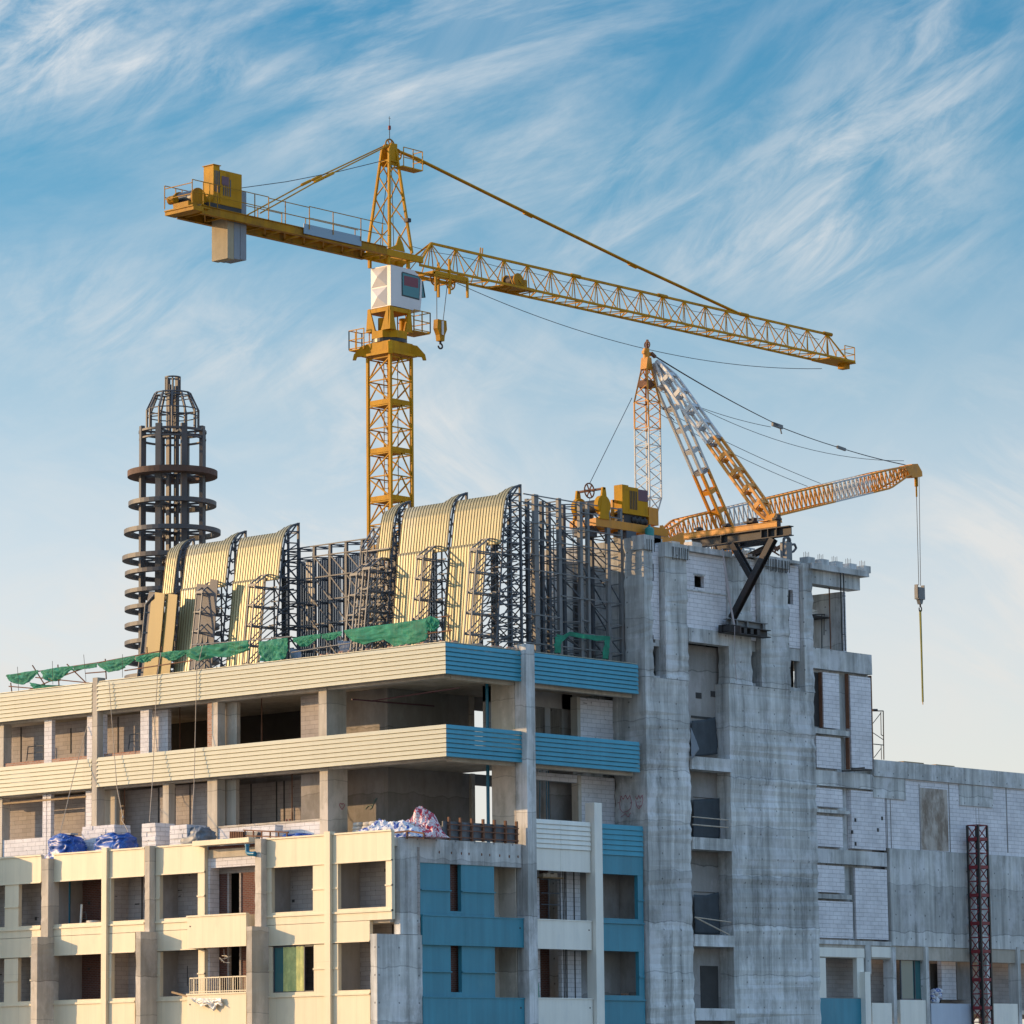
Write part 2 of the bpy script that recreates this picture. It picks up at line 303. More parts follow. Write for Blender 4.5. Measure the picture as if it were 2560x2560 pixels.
m_ply = mat('formwork_sheet', (0.085, 0.095, 0.11), 0.55, 0, 0.2, 1.0, 0.2, 0, (0.20, 0.22, 0.25), 0.6, 1.5)
m_wood = mat('timber', (0.33, 0.23, 0.13), 0.8, 0, 0.2, 2)
m_sling = mat('olive_lifting_sling', (0.22, 0.20, 0.04), 0.8, 0, 0.2, 3)
m_graf = mat('red_spray_paint', (0.40, 0.10, 0.14), 0.6, 0, 0.1)
m_grafg = mat('grey_green_spray_paint', (0.14, 0.22, 0.20), 0.6, 0, 0.1)
m_plastic = mat('crumpled_plastic', (0.62, 0.60, 0.55), 0.3, 0, 0.2, 4)
m_cur = mat('green_yellow_curtain', (0.50, 0.52, 0.20), 0.7, 0, 0.3, 3.5, 0.1, 0, (0.30, 0.38, 0.16), 0.7, 3.5, 0.3, 0.48, 0.6)
m_void = mat('unlit_room', (0.05, 0.047, 0.045), 0.9, 0, 0.2)  # near-black colour stands in for shade in rooms, slots, holes and chases
m_cwlit = mat('counterweight_lit_tan', (0.36, 0.30, 0.20), 0.85, 0, 0.15, 1.2, 0.12, 0.1, (0.25, 0.21, 0.15), 0.5, 1.2)  # tan of the sunlit side put into the left slab's colour
m_cwshade = mat('counterweight_shade_grey', (0.22, 0.24, 0.27), 0.7, 0, 0.12, 1.2, 0.1)  # grey-blue of the shaded side put into the other slabs' colour
def glass():
    M = bpy.data.materials.new('teal_window_glass'); M.use_nodes = True; b = M.node_tree.nodes['Principled BSDF']
    b.inputs['Base Color'].default_value = (0.03, 0.13, 0.14, 1); b.inputs['Roughness'].default_value = 0.06; b.inputs['Specular IOR Level'].default_value = 0.8
    return M
m_glass = glass()
def rag_mat(name, ramp):
    M = mat(name, (0.6, 0.6, 0.6), 0.7, 0, 0.1, 3); nt = M.node_tree; N = nt.nodes; L = nt.links
    g = N.new('ShaderNodeNewGeometry'); v = N.new('ShaderNodeTexNoise'); v.inputs['Scale'].default_value = 2.6; v.inputs['Detail'].default_value = 4; v.inputs['Distortion'].default_value = 1.6; L.new(g.outputs['Position'], v.inputs[0])
    r = N.new('ShaderNodeValToRGB'); r.color_ramp.interpolation = 'CONSTANT'
    e = r.color_ramp.elements; e[0].position = 0; e[0].color = (*ramp[0][1], 1); e[1].position = ramp[1][0]; e[1].color = (*ramp[1][1], 1)
    for p, c in ramp[2:]: k = e.new(p); k.color = (*c, 1)
    L.new(v.outputs[0], r.inputs[0]); L.new(r.outputs[0], N['Principled BSDF'].inputs['Base Color']); return M
WH = (0.66, 0.66, 0.68); BL = (0.05, 0.10, 0.36); RD = (0.45, 0.04, 0.07); GY = (0.25, 0.27, 0.32)
m_ragb = rag_mat('blue_white_sacking', [(0, BL), (0.42, WH), (0.52, (0.5, 0.52, 0.6)), (0.56, WH), (0.62, BL)])
m_ragr = rag_mat('red_white_sacking', [(0, RD), (0.43, WH), (0.49, (0.55, 0.2, 0.22)), (0.53, WH), (0.58, RD), (0.68, GY)])

# ------------------------------------------------------------------ mesh builder
class MB:
    def __init__(s): s.v = []; s.f = []; s.sm = []; s.mi = []; s.cm = 0
    def add(s, vs, fs, sm=False):
        o = len(s.v); s.v += [tuple(p) for p in vs]; s.f += [tuple(i+o for i in f) for f in fs]; s.sm += [sm]*len(fs); s.mi += [s.cm]*len(fs); return s
    def hexa(s, p):
        return s.add(p, [(3,2,1,0),(4,5,6,7),(0,1,5,4),(1,2,6,5),(2,3,7,6),(3,0,4,7)])
    def box(s, x0, y0, z0, x1, y1, z1):
        x0, x1 = sorted((x0, x1)); y0, y1 = sorted((y0, y1)); z0, z1 = sorted((z0, z1))
        return s.hexa([(x0,y0,z0),(x1,y0,z0),(x1,y1,z0),(x0,y1,z0),(x0,y0,z1),(x1,y0,z1),(x1,y1,z1),(x0,y1,z1)])
    def rough(s, x0, y0, z0, x1, y1, z1, j=0.03, n=None):
        x0, x1 = sorted((x0, x1)); y0, y1 = sorted((y0, y1))
        """cast concrete pier with spalled, uneven arrises"""
        n = n or max(2, int((z1-z0)/0.22)); vs = []; fs = []
        for k in range(n+1):
            z = z0+(z1-z0)*k/n
            for (x, y) in ((x0,y0),(x1,y0),(x1,y1),(x0,y1)):
                jj = j if 0 < k < n else j*0.4
                cx = 1 if x == x0 else -1; cy = 1 if y == y0 else -1
                e = abs(noise.noise(V((x*1.7, y*2.3, z*1.9))))*jj*1.6 + random.random()*jj*0.7
                vs.append((x+cx*e*0.8, y+cy*e, z))
        fs.append((3,2,1,0)); t = 4*n; fs.append((t,t+1,t+2,t+3))
        for k in range(n):
            for a in range(4):
                b = (a+1) % 4; fs.append((4*k+a, 4*k+b, 4*k+4+b, 4*k+4+a))
        return s.add(vs, fs)
    def bar(s, p, q, w, h=None, upv=(0,0,1)):
        p = V(p); q = V(q); h = w if h is None else h; d = (q-p)
        if d.length < 1e-6: return s
        d.normalize(); u = V(upv)
        if abs(d.dot(u)) > 0.98: u = V((1,0,0))
        a = d.cross(u).normalized(); b = a.cross(d).normalized(); a = a*w/2; b = b*h/2
        return s.hexa([p-a-b, p+a-b, q+a-b, q-a-b, p-a+b, p+a+b, q+a+b, q-a+b])
    def tube(s, p, q, r, n=7, r2=None):
        p = V(p); q = V(q); r2 = r if r2 is None else r2; d = q-p
        if d.length < 1e-6: return s
        d.normalize(); u = V((0,0,1)) if abs(d.z) < 0.95 else V((1,0,0)); a = d.cross(u).normalized(); b = d.cross(a)
        vs = []
        for c, rr in ((p, r), (q, r2)):
            for k in range(n):
                t = 2*math.pi*k/n; vs.append(c+a*(rr*math.cos(t))+b*(rr*math.sin(t)))
        s.add(vs, [(k, (k+1) % n, n+(k+1) % n, n+k) for k in range(n)], True)
        return s.add(vs, [tuple(range(n-1,-1,-1)), tuple(range(n, 2*n))])
    def path(s, pts, r, n=6):
        for a, b in zip(pts, pts[1:]): s.tube(a, b, r, n)
        return s
    def prism(s, poly, ext):
        n = len(poly); e = V(ext); P = [V(p) for p in poly]
        return s.add(P+[p+e for p in P], [tuple(range(n-1,-1,-1)), tuple(range(n, 2*n))]+[(k,(k+1)%n,n+(k+1)%n,n+k) for k in range(n)])
    def ring(s, c, ro, ri, z0, z1, n=48, a0=0, a1=360):
        vs = []; full = abs(a1-a0) >= 359.9; m_ = n if full else n+1
        for k in range(m_):
            t = math.radians(a0+(a1-a0)*k/n); ct, st = math.cos(t), math.sin(t)
            for r, z in ((ro,z0),(ro,z1),(ri,z1),(ri,z0)): vs.append((c[0]+r*ct, c[1]+r*st, z))
        fs = []
        for k in range(n):
            j = (k+1) % m_
            for a in range(4): b = (a+1) % 4; fs.append((4*k+a, 4*j+a, 4*j+b, 4*k+b))
        if not full: fs += [(0,1,2,3), (4*n+3,4*n+2,4*n+1,4*n)]
        return s.add(vs, fs)
    def blob(s, c, rx, ry, rz, e=0.6, rot=0, nu=14, nv=8, jit=0.0, seed=0):
        vs = []; fs = []
        f = lambda a, k: math.copysign(abs(a)**k, a)
        for j in range(nv+1):
            b = -math.pi/2+math.pi*j/nv
            for i in range(nu):
                a = 2*math.pi*i/nu
                x = rx*f(math.cos(b), e)*f(math.cos(a), e); y = ry*f(math.cos(b), e)*f(math.sin(a), e); z = rz*f(math.sin(b), e)
                if jit:
                    k = 1+jit*noise.noise(V((x*2.2+seed, y*2.2, z*2.2+seed*0.7)))+jit*0.6*noise.noise(V((x*6+seed, y*6, z*6)))
                    x *= k; y *= k; z *= k
                vs.append((c[0]+x*math.cos(rot)-y*math.sin(rot), c[1]+x*math.sin(rot)+y*math.cos(rot), c[2]+z))
        for j in range(nv):
            for i in range(nu):
                k = (i+1) % nu; fs.append((j*nu+i, j*nu+k, (j+1)*nu+k, (j+1)*nu+i))
        return s.add(vs, fs, True)
    def build(s, name, material, parent=None, label=None, smooth=None):
        me = bpy.data.meshes.new(name); me.from_pydata(s.v, [], s.f)
        for q in (material if isinstance(material, list) else [material]): me.materials.append(q)
        for p, b, k in zip(me.polygons, s.sm, s.mi): p.use_smooth = b if smooth is None else smooth; p.material_index = k
        me.update()
        o = bpy.data.objects.new(name, me); COL.objects.link(o)
        if parent is not None:
            o.parent = parent
            if parent.type == 'EMPTY': o.matrix_parent_inverse = Matrix.Translation(-parent.location)
        if label: o['label'] = label
        return o
def thing(name, label, cat, loc=(0,0,0), group=None):
    o = bpy.data.objects.new(name, None); COL.objects.link(o); o.location = loc; o.empty_display_size = 0.3
    o['label'] = label; o['category'] = cat
    if group: o['group'] = group
    return o
def tag(o, label, cat, group=None):
    o['label'] = label; o['category'] = cat
    if group: o['group'] = group
    return o
def dup(root, loc, label, group=None):
    r = root.copy(); COL.objects.link(r); r.location = loc; r['label'] = label
    if group: r['group'] = group
    for ch in list(root.children):
        c = ch.copy(); COL.objects.link(c); c.parent = r
        for g in ch.children:
            d = g.copy(); COL.objects.link(d); d.parent = c
    return r

# ------------------------------------------------------------------ ground
g = MB().add([(-900,-900,0),(1500,-900,0),(1500,1500,0),(-900,1500,0)], [(0,1,2,3)]).build('ground', mat('dry_earth', (0.22, 0.18, 0.13), 0.95, 0, 0.3, 0.05, 0, 0.2))
g['kind'] = 'structure'

# ================================================================== LOW BLOCK
XL = -3.36
ZP, WT, WB, ST, SPB, W2T, W2B, ST2 = 12.40, 11.13, 9.20, 9.05, 7.77, 7.74, 5.76, 5.60
blk = thing('unfinished_block', 'unfinished low block with cream left front and blue right front under the yellow tower crane', 'building', (0, 0, 0))
def yl(z, x, X=XL): return PX(z, x, 800, X).y
def band(axis, a0, a1, z0, z1, n, mitre, material, label):
    mb = MB(); h = (z1-z0)/n
    for i in range(n):
        zb = z0+h*i; zt = z0+h*(i+1)-0.022
        cs = [(-0.1, zb), (0.050, zb), (0.050, zb+0.03), (0.008, zt), (-0.1, zt)]
        vs = []
        for e, a in enumerate((a0, a1)):
            for d, z in cs:
                al = a-(d if (mitre and e == 0) else 0)
                vs.append((-d, al, z) if axis == 'Y' else (al, -d, z))
        k = len(cs)
        mb.add(vs, [tuple(range(k)), tuple(range(2*k-1, k-1, -1))]+[(q, k+q, k+(q+1) % k, (q+1) % k) for q in range(k)])
    o = mb.build('cladding_band', material, blk, label)
    return o
YJ0, YJ1 = PX('F', 545, 600, 0).y, PX('F', 518, 600, 0).y
for (z0, z1, n) in ((19.27, 20.63, 7), (15.70, 17.10, 7)):
    band('Y', 0, YJ0, z0, z1, n, True, m_cream, None)
    band('Y', YJ1, 31.5, z0-0.03, z1-0.02, n, False, m_cream, None)
    band('X', 0, 4.88, z0, z1, n, True, m_bluerib, 'blue ribbed band')
    band('X', 5.45, 12.92, z0, z1, n, False, m_bluerib, 'blue ribbed band')
# copings on the bands
mb = MB(); mb.box(0.0, 0.02, 20.64, 0.35, YJ0, 20.67); mb.box(0.36, 0.0, 20.64, 12.9, 0.3, 20.665); mb.box(0.0, YJ1, 20.62, 0.35, 31.5, 20.65)
mb.build('coping', m_cream, blk)
# slabs
mb = MB(); mb.box(0.12, 0.12, 19.40, 8.45, 36, 20.25); mb.box(8.46, 0.12, 19.42, 13.1, 8.0, 20.24); mb.box(8.46, 20.0, 19.43, 16, 36, 20.23)
mb.build('roof_slab', m_conc2, blk)
mb = MB(); mb.box(0.12, 0.12, 15.85, 8.45, 36, 16.25); mb.box(8.46, 0.12, 15.87, 13.1, 2.2, 16.24); mb.build('floor_slab', m_conc2, blk)
mb = MB(); mb.box(XL+0.22, 0.14, 11.75, 8.45, 36, 12.12); mb.box(8.46, 0.12, 11.77, 13.1, 2.4, 12.10); mb.build('floor_slab', m_conc2, blk)
mb = MB(); mb.box(XL+0.22, 0.40, 8.55, 8.3, 36, 8.86); mb.box(8.31, 0.3, 8.57, 13.1, 3.4, 8.84); mb.build('floor_slab', m_conc2, blk)
mb = MB(); mb.box(XL+0.22, 0.40, 5.10, 8.3, 36, 5.42); mb.box(8.31, 0.3, 5.12, 13.1, 3.4, 5.40); mb.build('floor_slab', m_conc2, blk)
mb = MB(); mb.box(XL+0.22, 0.40, 0.0, XL+0.5, 36, 5.0); mb.box(XL+0.51, 0.4, 0, 13.1, 0.7, 5.0); mb.build('ground_storey_wall', m_conc2, blk)
# edge beams hanging behind the bands
mb = MB(); mb.box(0.35, 0.4, 19.15, 0.75, 36, 19.39); mb.box(0.35, 0.4, 15.62, 0.75, 36, 15.84); mb.box(0.76, 0.36, 19.12, 12.9, 0.7, 19.38); mb.box(0.76, 0.36, 15.56, 12.9, 0.7, 15.83)
mb.build('edge_beam', m_conc2, blk)
# ---- upper storeys, left front
def F(x, X=0.35): return PX('F', x, 700, X).y
def pier(x0, x1, z0, z1, material, name, X=0.35, th=0.22, label=None):
    return MB().box(X, F(x0, X), z0, X+th, F(x1, X), z1).build(name, material, blk, label)
Z20, Z21, Z10, Z11 = 17.02, 19.14, 12.13, 15.61
for x0, x1 in ((-10, 20), (1190, 1222)): pier(x0, x1, Z20-0.9, Z21, m_conc2, 'column', 0.30, 0.5)
for x0, x1 in ((248, 290), (488, 516), (549, 583), (788, 835)): pier(x0, x1, Z20, Z21, m_block, 'block_pier')
pier(1165, 1189, Z20, Z21, m_brickl, 'brick_pier', 0.34)
pier(518, 545, Z10, 20.85, m_conc2, 'column', -0.04, 0.5)
for x0, x1 in ((20, 248), (290, 488), (583, 788)): pier(x0, x1, Z20, 17.26, m_brickl, 'brick_sill', 0.36, 0.2)
pier(835, 942, Z20, Z21, m_block, 'block_wall', 0.95); pier(1222, 1330, Z20, Z21, m_conc2, 'partition', 0.95)
pier(1690, 1792, Z20, Z21, m_blockin, 'partition', 1.3)
for x0, x1 in ((-10, 15), (1165, 1220)): pier(x0, x1, Z10, Z11, m_conc2, 'column', 0.30, 0.5)
for x0, x1 in ((242, 262), (266, 288), (483, 516)): pier(x0, x1, Z10, Z11, m_block, 'block_pier')
pier(915, 948, Z10, Z11, m_conc2, 'column', 0.34, 0.4)
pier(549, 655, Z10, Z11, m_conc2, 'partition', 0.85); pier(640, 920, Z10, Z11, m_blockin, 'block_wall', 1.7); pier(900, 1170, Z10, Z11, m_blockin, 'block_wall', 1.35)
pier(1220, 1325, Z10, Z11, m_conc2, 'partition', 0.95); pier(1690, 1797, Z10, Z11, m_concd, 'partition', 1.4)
pier(15, 242, Z10, 13.58, m_block, 'block_sill_wall', 0.37); pier(288, 483, Z10, 13.50, m_block, 'block_sill_wall', 0.37)
pier(1220, 1797, Z10, 13.38, m_block, 'block_sill_wall', 0.37); pier(948, 1165, Z10, 13.36, m_block, 'block_sill_wall', 0.37)
pier(1222, 1797, 13.385, 13.47, m_conc2, 'sill', 0.33, 0.28)
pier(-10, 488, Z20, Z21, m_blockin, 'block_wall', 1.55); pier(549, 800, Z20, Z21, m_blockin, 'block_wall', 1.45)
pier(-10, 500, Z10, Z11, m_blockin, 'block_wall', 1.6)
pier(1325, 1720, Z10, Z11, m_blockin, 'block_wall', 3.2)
# timber lintels
pier(15, 483, 15.30, 15.38, m_wood, 'lintel', 0.33, 0.2)
# big corner-bay columns with a deep return
for z0, z1, xa, xb in ((16.3, Z21+0.2, 1790, 1835), (Z10, Z11+0.1, 1795, 1840)):
    MB().box(0.30, F(xa, 0.3), z0, 1.55, F(xb, 0.3), z1).build('column', m_conc2, blk)
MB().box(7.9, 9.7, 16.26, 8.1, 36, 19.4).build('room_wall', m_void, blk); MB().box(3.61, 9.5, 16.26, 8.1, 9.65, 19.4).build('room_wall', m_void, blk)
# room box behind the open corner bay
RX, RY = 3.4, 6.7
for z0, z1 in ((Z10, 15.84), (16.26, 19.39)):
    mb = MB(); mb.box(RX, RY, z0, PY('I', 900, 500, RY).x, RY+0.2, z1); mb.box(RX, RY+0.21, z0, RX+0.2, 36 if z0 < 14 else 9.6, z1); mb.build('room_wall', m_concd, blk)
    mb = MB(); mb.box(PY('I', 893, 500, RY-0.15).x, RY-0.15, z0, PY('I', 912, 500, RY-0.15).x, RY+0.3, z1); mb.build('pillar', m_conc2, blk)
    x0, zz = PY('I', 912, 490, RY).x, None
    MB().box(PY('I', 913, 500, RY).x, RY, PY('I', 960, 488 if z1 > 18 else 908, RY).z, 12.4, RY+0.2, z1).build('window_head', m_concd, blk)
# fin wall by the grey post, drain pipe beside it
for z0, z1 in ((12.13, 15.84), (16.26, 19.39)):
    MB().box(4.85, 0.36, z0, 5.3, 1.75, z1).build('fin_wall', m_conc2, blk)
MB().box(4.86, -0.32, 0, 5.44, 0.34, 20.92).build('post', m_conc, blk, 'grey concrete post running the full height')
MB().tube((4.78, 1.92, 12.13), (4.78, 1.92, 15.84), 0.075, 8).tube((4.78, 1.92, 16.26), (4.78, 1.92, 19.39), 0.075, 8).build('drain_pipe', m_pipe, blk)
MB().tube((0.9, 6.5, 18.7), (6.2, 6.45, 18.75), 0.035, 6).tube((2.2, 6.5, 18.72), (2.2, 1.2, 18.9), 0.03, 6).build('fire_pipe', m_mar, blk)
# ---- upper storeys, right front (between the post and the tower)
YB = 1.77
def IX(x, Y=YB): return PY('I', x, 600, Y).x
for z0, z1, nm in ((16.26, 19.12, 1), (12.11, 15.55, 0)):
    MB().box(IX(1502), YB, z0, 13.3, YB+0.2, z1).build('block_wall', m_block, blk)
    MB().box(IX(1500)-0.22, YB-0.1, z0, IX(1500)-0.01, YB+0.3, z1).build('column', m_conc2, blk)
# level 2: two dark door openings in a plastered wall
Yd = 2.5
for a, b, z0, z1 in ((5.3, PY('I',1240,500,Yd).x, 16.26, 19.3), (PY('I',1308,500,Yd).x, PY('I',1338,500,Yd).x, 16.26, 18.6), (PY('I',1405,500,Yd).x, IX(1500)+0.4, 16.26, 19.3), (5.3, IX(1500)+0.4, 18.61, 19.31)):
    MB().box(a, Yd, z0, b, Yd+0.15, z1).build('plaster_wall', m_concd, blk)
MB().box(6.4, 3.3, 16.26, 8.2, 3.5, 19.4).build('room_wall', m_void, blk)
# level 1: sky shows through on the left, a dark wall on the right
MB().box(PY('I',1338,900,2.6).x, 2.6, 12.11, IX(1500)+0.5, 2.75, 15.8).build('plaster_wall', m_concd, blk)
MB().box(5.46, YB-0.05, 15.2, IX(1500)-0.23, YB+0.2, 15.55).build('lintel', m_block, blk)
mb = MB()
for x in (1240, 1252, 1275, 1318, 1330): p = PY('I', x, 1000, 2.3); mb.tube((p.x, 2.3, 12.1), (p.x+random.uniform(-.1,.1), 2.3, 15.7), 0.022, 5)
mb.build('conduit', m_pipe, blk)
# graffiti on walls
def scribble(name, pts, r, material, label=None):
    mb = MB(); mb.path(pts, r, 5); return mb.build(name, material, blk, label)
def heart(f, n=18):
    out = []
    for k in range(n+1):
        t = 2*math.pi*k/n; out.append(f(16*math.sin(t)**3/16, (13*math.cos(t)-5*math.cos(2*t)-2*math.cos(3*t)-math.cos(4*t))/16))
    return out
pc = PX('I', 0, 0, 0)
yc = F(1880, 0.29); hy = PY('I', 168, 1022, F(1840, 0.3)-0.01)
scribble('graffiti', heart(lambda u, w: (hy.x+u*0.16, hy.y-0.005, hy.z+w*0.16)), 0.014, m_graf, 'small red spray painted heart')
gp = [(300,1040),(315,1022),(330,1018),(338,1030),(325,1040),(335,1032),(345,1010),(355,985),(365,978),(358,992),(348,1000)]
scribble('graffiti', [PX('I', x, y, RX-0.012) for x, y in gp], 0.022, m_grafg, 'grey green spray painted flower squiggle')
# red letters low on a back wall
def letters(txt, org, du, dv, r):
    G = {'H': [[(0,0),(0,1)],[(0,.5),(.6,.5)],[(.6,0),(.6,1)]], 'o': [[(.3,.6),(.05,.45),(.05,.15),(.3,0),(.55,.15),(.55,.45),(.3,.6)]],
         'p': [[(.05,.6),(.05,-.3)],[(.05,.5),(.4,.6),(.55,.35),(.4,.05),(.05,.1)]], 'e': [[(.05,.3),(.55,.32),(.45,.55),(.2,.6),(.05,.35),(.1,.1),(.35,0),(.55,.1)]], '!': [[(.2,1),(.2,.3)],[(.2,.08),(.2,0)]]}
    mb = MB()
    for i, ch in enumerate(txt):
        for st in G[ch]: mb.path([V(org)+V(du)*(i*0.85+a)+V(dv)*b for a, b in st], r, 5)
    return mb
q0 = PX('F', 1608, 1098, 3.18)
letters('Hope', (3.18, q0.y, 13.5), (0, -0.36, 0), (0, 0, 0.34), 0.022).build('graffiti', m_graf, blk, 'red hand sprayed word low on back wall')

# ---- lower storeys, left front: panels, columns, fins
def pan(y0, y1, z0, z1, material=m_panel, X=XL, th=0.2, name='facade_panel', label=None):
    return MB().box(X, y0, z0, X+th, y1, z1).build(name, material, blk, label)
def trim(y0, y1, z, material=m_panel, d=0.05, h=0.07, X=XL):
    return MB().box(X-d, y0, z-h, X+0.1, y1, z).build('trim', material, blk)
def bay(z, xa, xb, ops, ops2, material=m_panel, parapet=ZP, low_right=None):
    ya, yb = yl(z, xa), yl(z, xb)             # ya > yb (left is +Y)
    yc = yl(z, low_right) if low_right else yb
    pan(yb, ya, WT, parapet, material); pan(yb, ya, SPB+0.9, WB-0.14, material, XL+0.004)
    pan(yc, ya, SPB, SPB+0.88, material, XL); pan(yc, ya, 0, ST2, material, XL)
    trim(yb-0.02, ya, parapet+0.03, material); trim(yb, ya, WT+0.05, material, 0.04, 0.05); trim(yb, ya, ST+0.03, material, 0.05, 0.08)
    trim(yc, ya, SPB+0.05, material, 0.04, 0.05); trim(yc, ya, ST2+0.03, material, 0.05, 0.08)
    for (oo, t, bz, yr) in ((ops, WT, WB, yb), (ops2, W2T, W2B, yc)):
        e = ya; zlo = bz-(0.14 if bz == WB else 0.15)
        for (a, b) in oo:
            a, b = yl(z, a), yl(z, b)
            if e-a > 0.04: pan(a, e, zlo, t+0.0, material, XL+0.01, name='window_surround'); trim(a-0.03, e, t-1.0, material, 0.035, 0.06)
            pan(b, a, zlo, bz, material, XL+0.012, name='sill')
            e = b
        if e-yr > 0.04: pan(yr, e, zlo, t, material, XL+0.01, name='window_surround'); trim(yr, e+0.03, t-1.0, material, 0.035, 0.06)
    return ya, yb
def back(z, xa, xb, d, material, zr=((8.87, 11.74), (5.43, 8.54)), name='back_wall'):
    for z0, z1 in zr:
        MB().box(XL+d, yl(z, xb)-0.0, z0, XL+d+0.15, yl(z, xa)+0.0, z1).build(name, material, blk)
        y0, y1 = yl(z, xb), yl(z, xa)
        for k in range(3):
            y = random.uniform(y0+0.5, y1-0.3); zz = random.uniform(z0+0.5, z1-0.9); w_, h_ = ((0.05, 0.9), (0.3, 0.05), (0.16, 0.14))[k]
            MB().box(XL+d-0.004, y, zz, XL+d+0.01, y+w_, zz+h_*random.uniform(0.6, 1.3)).build('chase_mark', m_void, blk)
def part_wall(z, x, d, material=m_concd):
    y = yl(z, x)
    for z0, z1 in ((8.87, 11.74), (5.43, 8.54)):
        MB().box(XL+0.22, y-0.09, z0, XL+d, y+0.09, z1).build('partition', material, blk)
bay('G', -150, 280, ((-120, 30), (125, 276)), ((-120, 30), (125, 212)), m_panel); back('G', -150, 290, 1.1, m_blockin)
bay('G', 367, 715, ((367, 715),), ((367, 715),)); bay('G', 752, 995, ((762, 995),), ((768, 932),), low_right=932)
bay('G', 1073, 1410, ((1100, 1363),), ((1103, 1367),)); bay('H', 175, 565, ((205, 475),), ((210, 480),)); bay('H', 605, 990, ((638, 952),), ((638, 845),), low_right=845)
back('G', 340, 760, 1.75, m_brick); part_wall('G', 745, 1.75, m_blockin); part_wall('G', 360, 1.75, m_concd)
back('G', 752, 1040, 1.15, m_blockin); back('G', 1073, 1405, 1.25, m_blockin); part_wall('G', 1075, 1.3); part_wall('G', 1412, 0.8, m_block)
back('H', 150, 600, 1.25, m_blockin); part_wall('H', 186, 1.3); back('H', 600, 1000, 1.5, m_blockin); part_wall('H', 612, 1.55)
# dark conduit chases on the back walls
mb = MB()
for z, x, d in (('G', 880, 1.14), ('G', 824, 1.14), ('H', 835, 1.49), ('H', 800, 1.49)):
    for z0, z1 in ((8.87, 11.7), (5.43, 8.5)):
        y = yl(z, x)-d*0.25; MB().box(XL+d-0.02, y, z0, XL+d, y+0.07, z1).build('conduit_chase', m_void, blk)
MB().box(XL-3.0, 27.5, 0, XL+0.2, 34, 13.35).build('projecting_bay', m_panel, blk)
# fins
for z, a, b in (('G', 716, 750), ('H', 566, 604)): MB().box(XL-0.16, yl(z, b), 0, XL+0.18, yl(z, a), ZP+0.12).build('fin', m_panel, blk, 'slim cream vertical fin')
# columns: slim above, wide below
def column(z, ua, ub, la, lb, ztop, zm):
    X1, X2 = XL-0.36, XL-1.03
    y0, y1 = yl(z, ub, X1), yl(z, ua, X1); MB().rough(X1, y0, zm+0.01, XL+0.3, y1, ztop, 0.02).build('column', m_conc2, blk)
    y0, y1 = yl(z, lb, X2), yl(z, la, X2); MB().rough(X2, y0, 0, XL+0.3, y1, zm, 0.02).build('column', m_conc2, blk)
column('G', 280, 330, 213, 258, 12.2, 8.62); column('G', 995, 1030, 935, 970, 12.45, 8.62); column('H', 95, 138, 40, 78, 12.4, 8.60)
MB().rough(-2.93, 0.0, 8.05, -1.68, 0.36, 12.10, 0.015).build('column', m_conc, blk, 'grey corner column')
MB().rough(-4.39, -0.03, 0, -1.60, 0.38, 8.03, 0.02).build('column', m_conc, blk, 'broad grey foot of corner column')
MB().box(XL+0.21, 0.30, 8.9, XL+0.42, 0.62, 12.3).build('facade_panel', m_white, blk)
# bay with balconies
ya, yb, yb2 = yl('G', 1410), yl('G', 1757), yl('G', 1700)
MB().box(XL-0.42, yl('G', 1715, XL-0.42), 12.28, XL+0.2, yl('G', 1325, XL-0.42), 12.50).build('canopy', m_panel, blk)
pan(yb, ya, 11.32, 12.26, m_block, XL+0.28, 0.2, 'block_wall'); pan(yb, ya, 12.10, 12.27, m_brick, XL+0.24, 0.03, 'brick_course')
for (t, b_) in ((9.18, 7.80), (5.78, 4.2)):
    y0, y1 = yl('G', 1698, XL-0.5), yl('G', 1292, XL-0.5)
    mb = MB(); mb.box(XL-0.5, y0, b_, XL-0.38, y1, t); mb.box(XL-0.37, y0, b_, XL+0.2, y0+0.1, t-0.01); mb.box(XL-0.37, y1-0.1, b_, XL, y1, t-0.01); mb.box(XL-0.54, y0-0.03, t-0.02, XL-0.34, y1+0.03, t+0.05)
    bl = mb.build('balcony_front', m_panel, blk)
    MB().tube((XL-0.503, y1-0.18, t-0.42), (XL-0.52, y1-0.18, t-0.42), 0.035, 8).build('drain_hole', m_black, bl)
for z0, z1 in ((8.87, 11.7), (5.43, 8.5)):
    d = 0.85
    def gy(x): return PX('G', x, 500, XL+d).y
    for a, b_ in ((1405, 1440), (1505, 1580), (1662, 1900)): MB().box(XL+d, gy(b_), z0, XL+d+0.12, gy(a), z1).build('brick_wall', m_brick, blk)
    MB().box(XL+d-0.002, gy(1900), z1-0.62, XL+d+0.148, gy(1405), z1+0.02).build('lintel', m_blockin, blk)
    for a in (1440, 1505, 1580, 1662): MB().box(XL+d-0.05, gy(a)-0.05, z0, XL+d+0.1, gy(a)+0.05, z1-0.63).build('door_frame', m_blockin, blk)
    MB().box(XL+d+1.5, gy(1900), z0, XL+d+1.7, gy(1405), z1).build('room_wall', m_void, blk)
# railing of the lower balcony
y0, y1 = yl('G', 1695, XL-0.5), yl('G', 1305, XL-0.5); zr = 6.5
mb = MB(); mb.bar((XL-0.45, y0, zr), (XL-0.45, y1, zr), 0.05); mb.bar((XL-0.45, y0, 5.9), (XL-0.45, y1, 5.9), 0.04)
for k in range(27): y = y0+(y1-y0)*k/26; mb.bar((XL-0.45, y, 5.83), (XL-0.45, y, zr), 0.05 if k % 6 == 0 else 0.02)
mb.build('railing', m_panel, blk)
